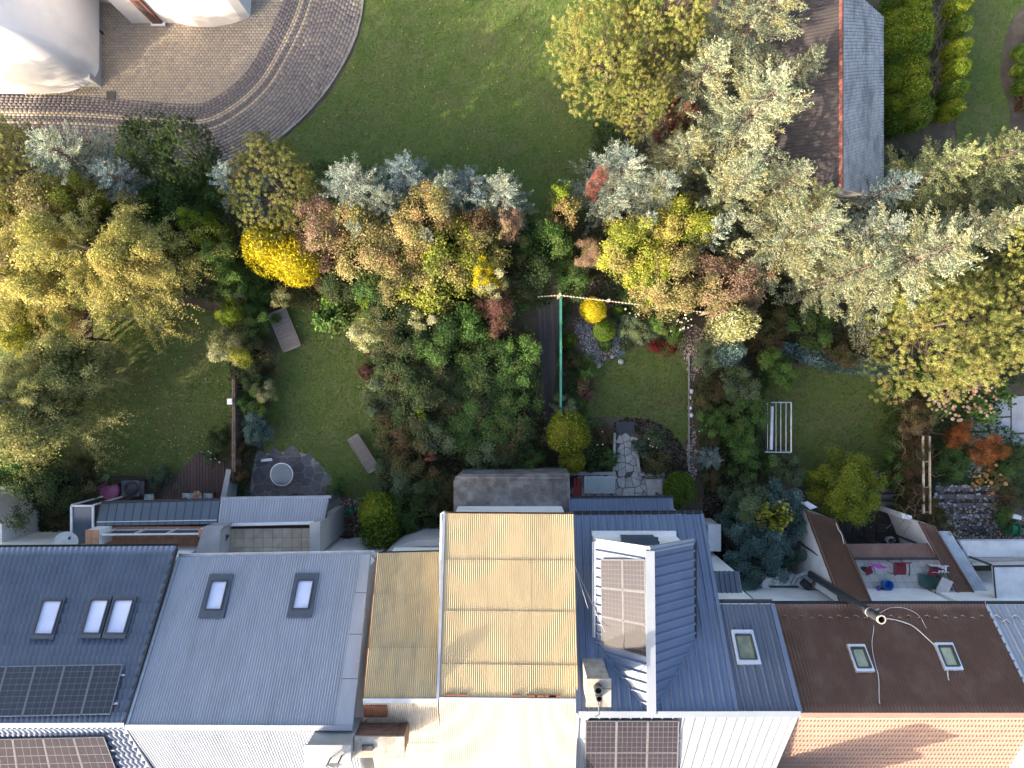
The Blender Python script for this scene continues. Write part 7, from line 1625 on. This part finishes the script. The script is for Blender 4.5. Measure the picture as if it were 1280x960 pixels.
# court things
M_hose = mat('green_plastic', (.02, .22, .10), (.02, .16, .08), rough=.45, scale=4)
def reel(c, label):
    r = empty('hose_reel', (c.x, c.y, 0), label, 'hose reel', 'green hose reels')
    for k in range(4):
        a_ = [(.13+.012*k)*math.cos(t) for t in np.linspace(0, 6.28, 25)]; b_ = [(.13+.012*k)*math.sin(t) for t in np.linspace(0, 6.28, 25)]
        child('hose', MB().tube([(x, (k-1.5)*.045, .35+y) for x, y in zip(a_, b_)], .022, 5, cap=False).mesh('hose'), M_hose, r)
    for y in (-.13, .13): child('side_disc', MB().tube([(0, y-.008, .35), (0, y+.008, .35)], .22, 18).mesh('side_disc'), M_hose, r); child('stand', MB().tube([(-.2, y, 0), (0, y, .35), (.2, y, 0)], .016, 5).mesh('stand'), M_hose, r)
    child('crank', MB().tube([(0, .14, .35), (0, .2, .35), (.1, .2, .35)], .012, 5).mesh('crank'), M_darkmetal, r)
    return r
o = reel(P(438, 639, .35), 'green hose reel in the gravel court beside the ribbed wall'); o.rotation_euler.z = .8; 
o = reel(P(1264, 661, .35), 'green hose reel in the yard above the white canopies'); o.rotation_euler.z = 1.4; o.scale = (1.3, 1.3, 1.3)
M_pot = mat('dark_pot', (.06, .05, .045), (.04, .035, .03), rough=.7, scale=5); M_terr = mat('terracotta', (.30, .13, .08), (.24, .10, .06), rough=.85, scale=5)
def pot(px_, py_, r_, h_, m, label, z=0.0, plantc=None):
    c = P(px_, py_, z+h_); r = empty('plant_pot', (c.x, c.y, z), label, 'plant pot'); child('pot', MB().lathe((0, 0, 0), [(r_*.7, 0), (r_, h_), (r_*1.08, h_), (r_*1.08, h_-.03), (r_*.9, h_), (r_*.85, h_-.05), (.001, h_-.05)], 16).mesh('pot'), m, r)
    child('soil_fill', MB().lathe((0, 0, 0), [(r_*.88, h_-.055), (.001, h_-.045)], 12).mesh('soil_fill'), M_soil, r)
    if plantc:
        me = ME['leafs%d' % (int(px_) % 4)]; o = bpy.data.objects.new('plant', me); col.objects.link(o); o.parent = r; o.material_slots[0].link = 'OBJECT'; o.material_slots[0].material = F_[plantc]; o.scale = (r_*1.6,)*3; o.location = (0, 0, h_-.08)
for a in ((437, 668, .14, .3, M_pot, 'dark pot at the foot of the court wall', 0, None), (450, 664, .12, .25, M_pot, 'small dark pot beside the lime thuja column', 0, 'dgreen'), (432, 674, .13, .3, M_pot, 'dark pot by the grey slab', 0, None),
          (1113, 596, .13, .28, M_terr, 'terracotta pot with red flowers on the timber steps', .3, 'red'), (1111, 608, .12, .25, M_pot, 'pot with grey green plant on the timber steps', .2, 'greyg'),
          (1088, 634, .20, .3, M_stone_d, 'round pale ringed planter left of the timber steps', 0, 'dolive'), (1123, 643, .17, .3, M_pot, 'round dark planter beside the white cube wall', 0, 'dolive'),
          (1130, 667, .14, .4, M_framewhite, 'white pot in the dark paved yard', 0, None), (1114, 676, .18, .35, M_framewhite, 'grey green planted bowl in the dark paved yard', 0, 'bluegr'), (1133, 657, .13, .4, M_pot, 'black pot in the dark paved yard', 0, 'dark'),
          (278, 672, .18, .4, M_pot, 'dark pot with palm on the beige terrace', 3.0, 'dgreen'), (1082, 692+20, .1, .25, M_pot, 'small pot on the tiled terrace', 2.75, 'green')):
    pot(*a)
# tiled terrace things (z 2.75)
Z = 2.75
M_fuch = mat('magenta_cloth', (.45, .09, .42), (.38, .07, .36), rough=.8, scale=5); M_dred = mat('dark_red_fabric', (.22, .02, .05), (.15, .02, .03), rough=.8, scale=5)
M_bluep = mat('blue_plastic', (.02, .20, .55), (.02, .16, .46), rough=.4, scale=4); M_viol = mat('violet_plastic', (.13, .10, .42), (.10, .08, .34), rough=.4, scale=4); M_tarp = mat('dark_green_tarp', (.05, .12, .10), (.035, .09, .075), rough=.7, scale=3, bump=.4, bscale=8)
q = [P(1084, 704, Z+.5), P(1100, 705, Z+.6), P(1110, 710, Z+.5), P(1098, 711, Z+.55)]
tag(MB().hexa([p-Vector((0, 0, .02)) for p in q][::-1], q[::-1]).put('cloth', M_fuch), 'magenta cloth hanging flat at the upper edge of the tiled terrace', 'cloth')
def chair(px_, py_, s, label, rz=0):
    c = P(px_, py_, Z+.4); r = empty('garden_chair', (c.x, c.y, Z), label, 'chair', 'dark red garden chairs', rz); r.scale = (s, s, s)
    child('seat', MB().box(-.24, .24, -.22, .22, .40, .48).mesh('seat'), M_dred, r); child('backrest', MB().hexa([(-.23, .22, .46), (.23, .22, .46), (.23, .28, .46), (-.23, .28, .46)], [(-.21, .34, .9), (.21, .34, .9), (.21, .39, .9), (-.21, .39, .9)]).mesh('backrest'), M_dred, r)
    for s_ in (-1, 1):
        child('armrest', MB().tube([(s_*.27, .28, .62), (s_*.29, 0, .65), (s_*.27, -.22, .62)], .022, 6).mesh('armrest'), M_darkmetal, r)
        for t in (-1, 1): child('leg', MB().tube([(s_*.24, t*.2, .42), (s_*.27, t*.25, 0)], .016, 5).mesh('leg'), M_darkmetal, r)
chair(1124, 711, 1.0, 'dark red garden chair in the middle of the upper terrace edge'); chair(1088, 715, .6, 'small dark red chair at the left side of the tiled terrace', .4); chair(1168, 716, .7, 'dark red chair near the green tarpaulin', -.4)
def bucket(px_, py_, r_, m, label):
    c = P(px_, py_, Z+.3); r = empty('bucket', (c.x, c.y, Z), label, 'bucket', 'plastic buckets'); child('body', MB().lathe((0, 0, 0), [(.001, .01), (r_*.75, .01), (r_*.95, .30), (r_*1.06, .30), (r_*1.06, .27), (r_, .27), (r_*.8, 0), (.001, 0)], 20).mesh('body', False), m, r)
    child('handle', MB().tube([(-r_, 0, .29), (-r_*.6, -.12, .30), (0, -.17, .31), (r_*.6, -.12, .30), (r_, 0, .29)], .008, 4).mesh('handle'), M_darkmetal, r)
bucket(1111, 732, .20, M_bluep, 'bright blue plastic bucket on the tiled terrace'); bucket(1104, 740, .21, M_viol, 'violet plastic bucket touching the blue one')
c = P(1120, 743, Z+.2); tag(MB().lathe((c.x, c.y, Z+.02), [(.001, .3), (.08, .28), (.14, .15), (.15, 0)], 12).put('sack', M_white, smooth=True), 'small white sack right of the violet bucket', 'sack')
q = [(1149, 717), (1160, 719), (1174, 719), (1196, 731), (1197, 741), (1185, 738), (1160, 736), (1150, 732)]
tag(MB().prism(W(q, Z+.1), Z+.03, [Z+.06+random.uniform(0, .09) for _ in q]).put('tarpaulin', M_tarp), 'dark green tarpaulin spread on the tiled terrace', 'tarpaulin')
c = P(1180, 733, Z+.5); r = empty('wheelbarrow', (c.x, c.y, Z+.1), 'wheelbarrow with beige tray and black wheel on the green tarpaulin', 'wheelbarrow', None, 1.15)
mb = MB(); mb.hexa([(-.22, -.16, .25), (.18, -.16, .25), (.18, .16, .25), (-.22, .16, .25)], [(-.34, -.24, .45), (.32, -.24, .45), (.32, .24, .45), (-.34, .24, .45)]); child('tray', mb.mesh('tray'), M_paletile, r)
for s in (-1, 1): child('handle', MB().tube([(-.42, s*.05, .16), (0, s*.16, .25), (.62, s*.24, .42)], .018, 6).mesh('handle'), M_fwood, r); child('leg', MB().tube([(.2, s*.18, .27), (.25, s*.2, -.06)], .016, 5).mesh('leg'), M_darkmetal, r)
child('wheel', MB().tube([(-.46, -.035, .12), (-.46, .035, .12)], .16, 18).mesh('wheel'), M_darkmetal, r); child('hub', MB().tube([(-.46, -.045, .12), (-.46, .045, .12)], .05, 10).mesh('hub'), M_orange, r)
c = P(1177, 713, Z+.5); r = empty('crate', (c.x, c.y, Z), 'white slatted plastic crate near the right terrace corner', 'crate'); 
for k in range(5): child('slat', MB().box(-.28+k*.125, -.19+k*.125, -.12, .12, .3, .33).mesh('slat'), M_framewhite, r)
for y in (-.13, .11): child('side', MB().box(-.29, .4, y, y+.02, .02, .34).mesh('side'), M_framewhite, r)
r = empty('shoes', tuple(P(1148, 743, Z)), 'row of small grey things lying on the low terrace parapet', 'shoes')
for k, (x, y) in enumerate(((1140, 750), (1146, 751), (1151, 749), (1134, 741), (1129, 742))): c = P(x, y, Z+.3); MB().box(c.x-.06, c.x+.05, c.y-.03, c.y+.03, Z+.27 if k < 3 else Z, Z+.36 if k < 3 else Z+.08).put('shoe', M_pot if k % 2 else M_stone, r)
# yard: fallen black chair frame and white panel
c = P(1228, 666, .4); r = empty('folding_chair', (c.x, c.y, 0), 'black folding chair frame standing in the gravel yard', 'chair')
for s in (-.25, .25): child('frame_leg', MB().tube([(s-.35, -.25, .0), (s+.3, .3, .75)], .02, 5).mesh('frame_leg'), M_darkmetal, r); child('frame_leg', MB().tube([(s+.3, -.25, 0), (s-.3, .3, .45)], .02, 5).mesh('frame_leg'), M_darkmetal, r)
for k in range(5): child('slat', MB().box(-.5, .1, .02+k*.06, .06+k*.06, .43, .45).mesh('slat'), M_darkmetal, r)
tag(MB().prism(W([(1267, 642), (1277, 645), (1277, 650), (1266, 648)], .8), .0, .8).put('white_box', M_framewhite), 'small white box beside the green bush in the right yard', 'box')
tag(MB().prism(W([(1001, 628), (1010, 627), (1022, 634), (1013, 637)], 1.9), 1.8, 1.9).put('white_board', M_framewhite), 'tilted pale board at the garden end of the left brown wing', 'board')
cable([P(1045, 654, 2.9), P(1048, 662, 3.0), P(1052, 668, 3.1), P(1055, 680, 3.2)], 'grey hose lying along the right edge of the left brown wing', .02)
for a, b, lab in (((718, 706), (756, 790), 'thin pale wire across the left part of the blue roof'), ((718, 706), (735, 760), 'second thin pale wire fanning out over the blue roof')):
    p0, p1 = P(*a, 7.0), P(*b, 8.5); cable([p0, (p0+p1)/2+Vector((0, 0, -.1)), p1], lab, .008)
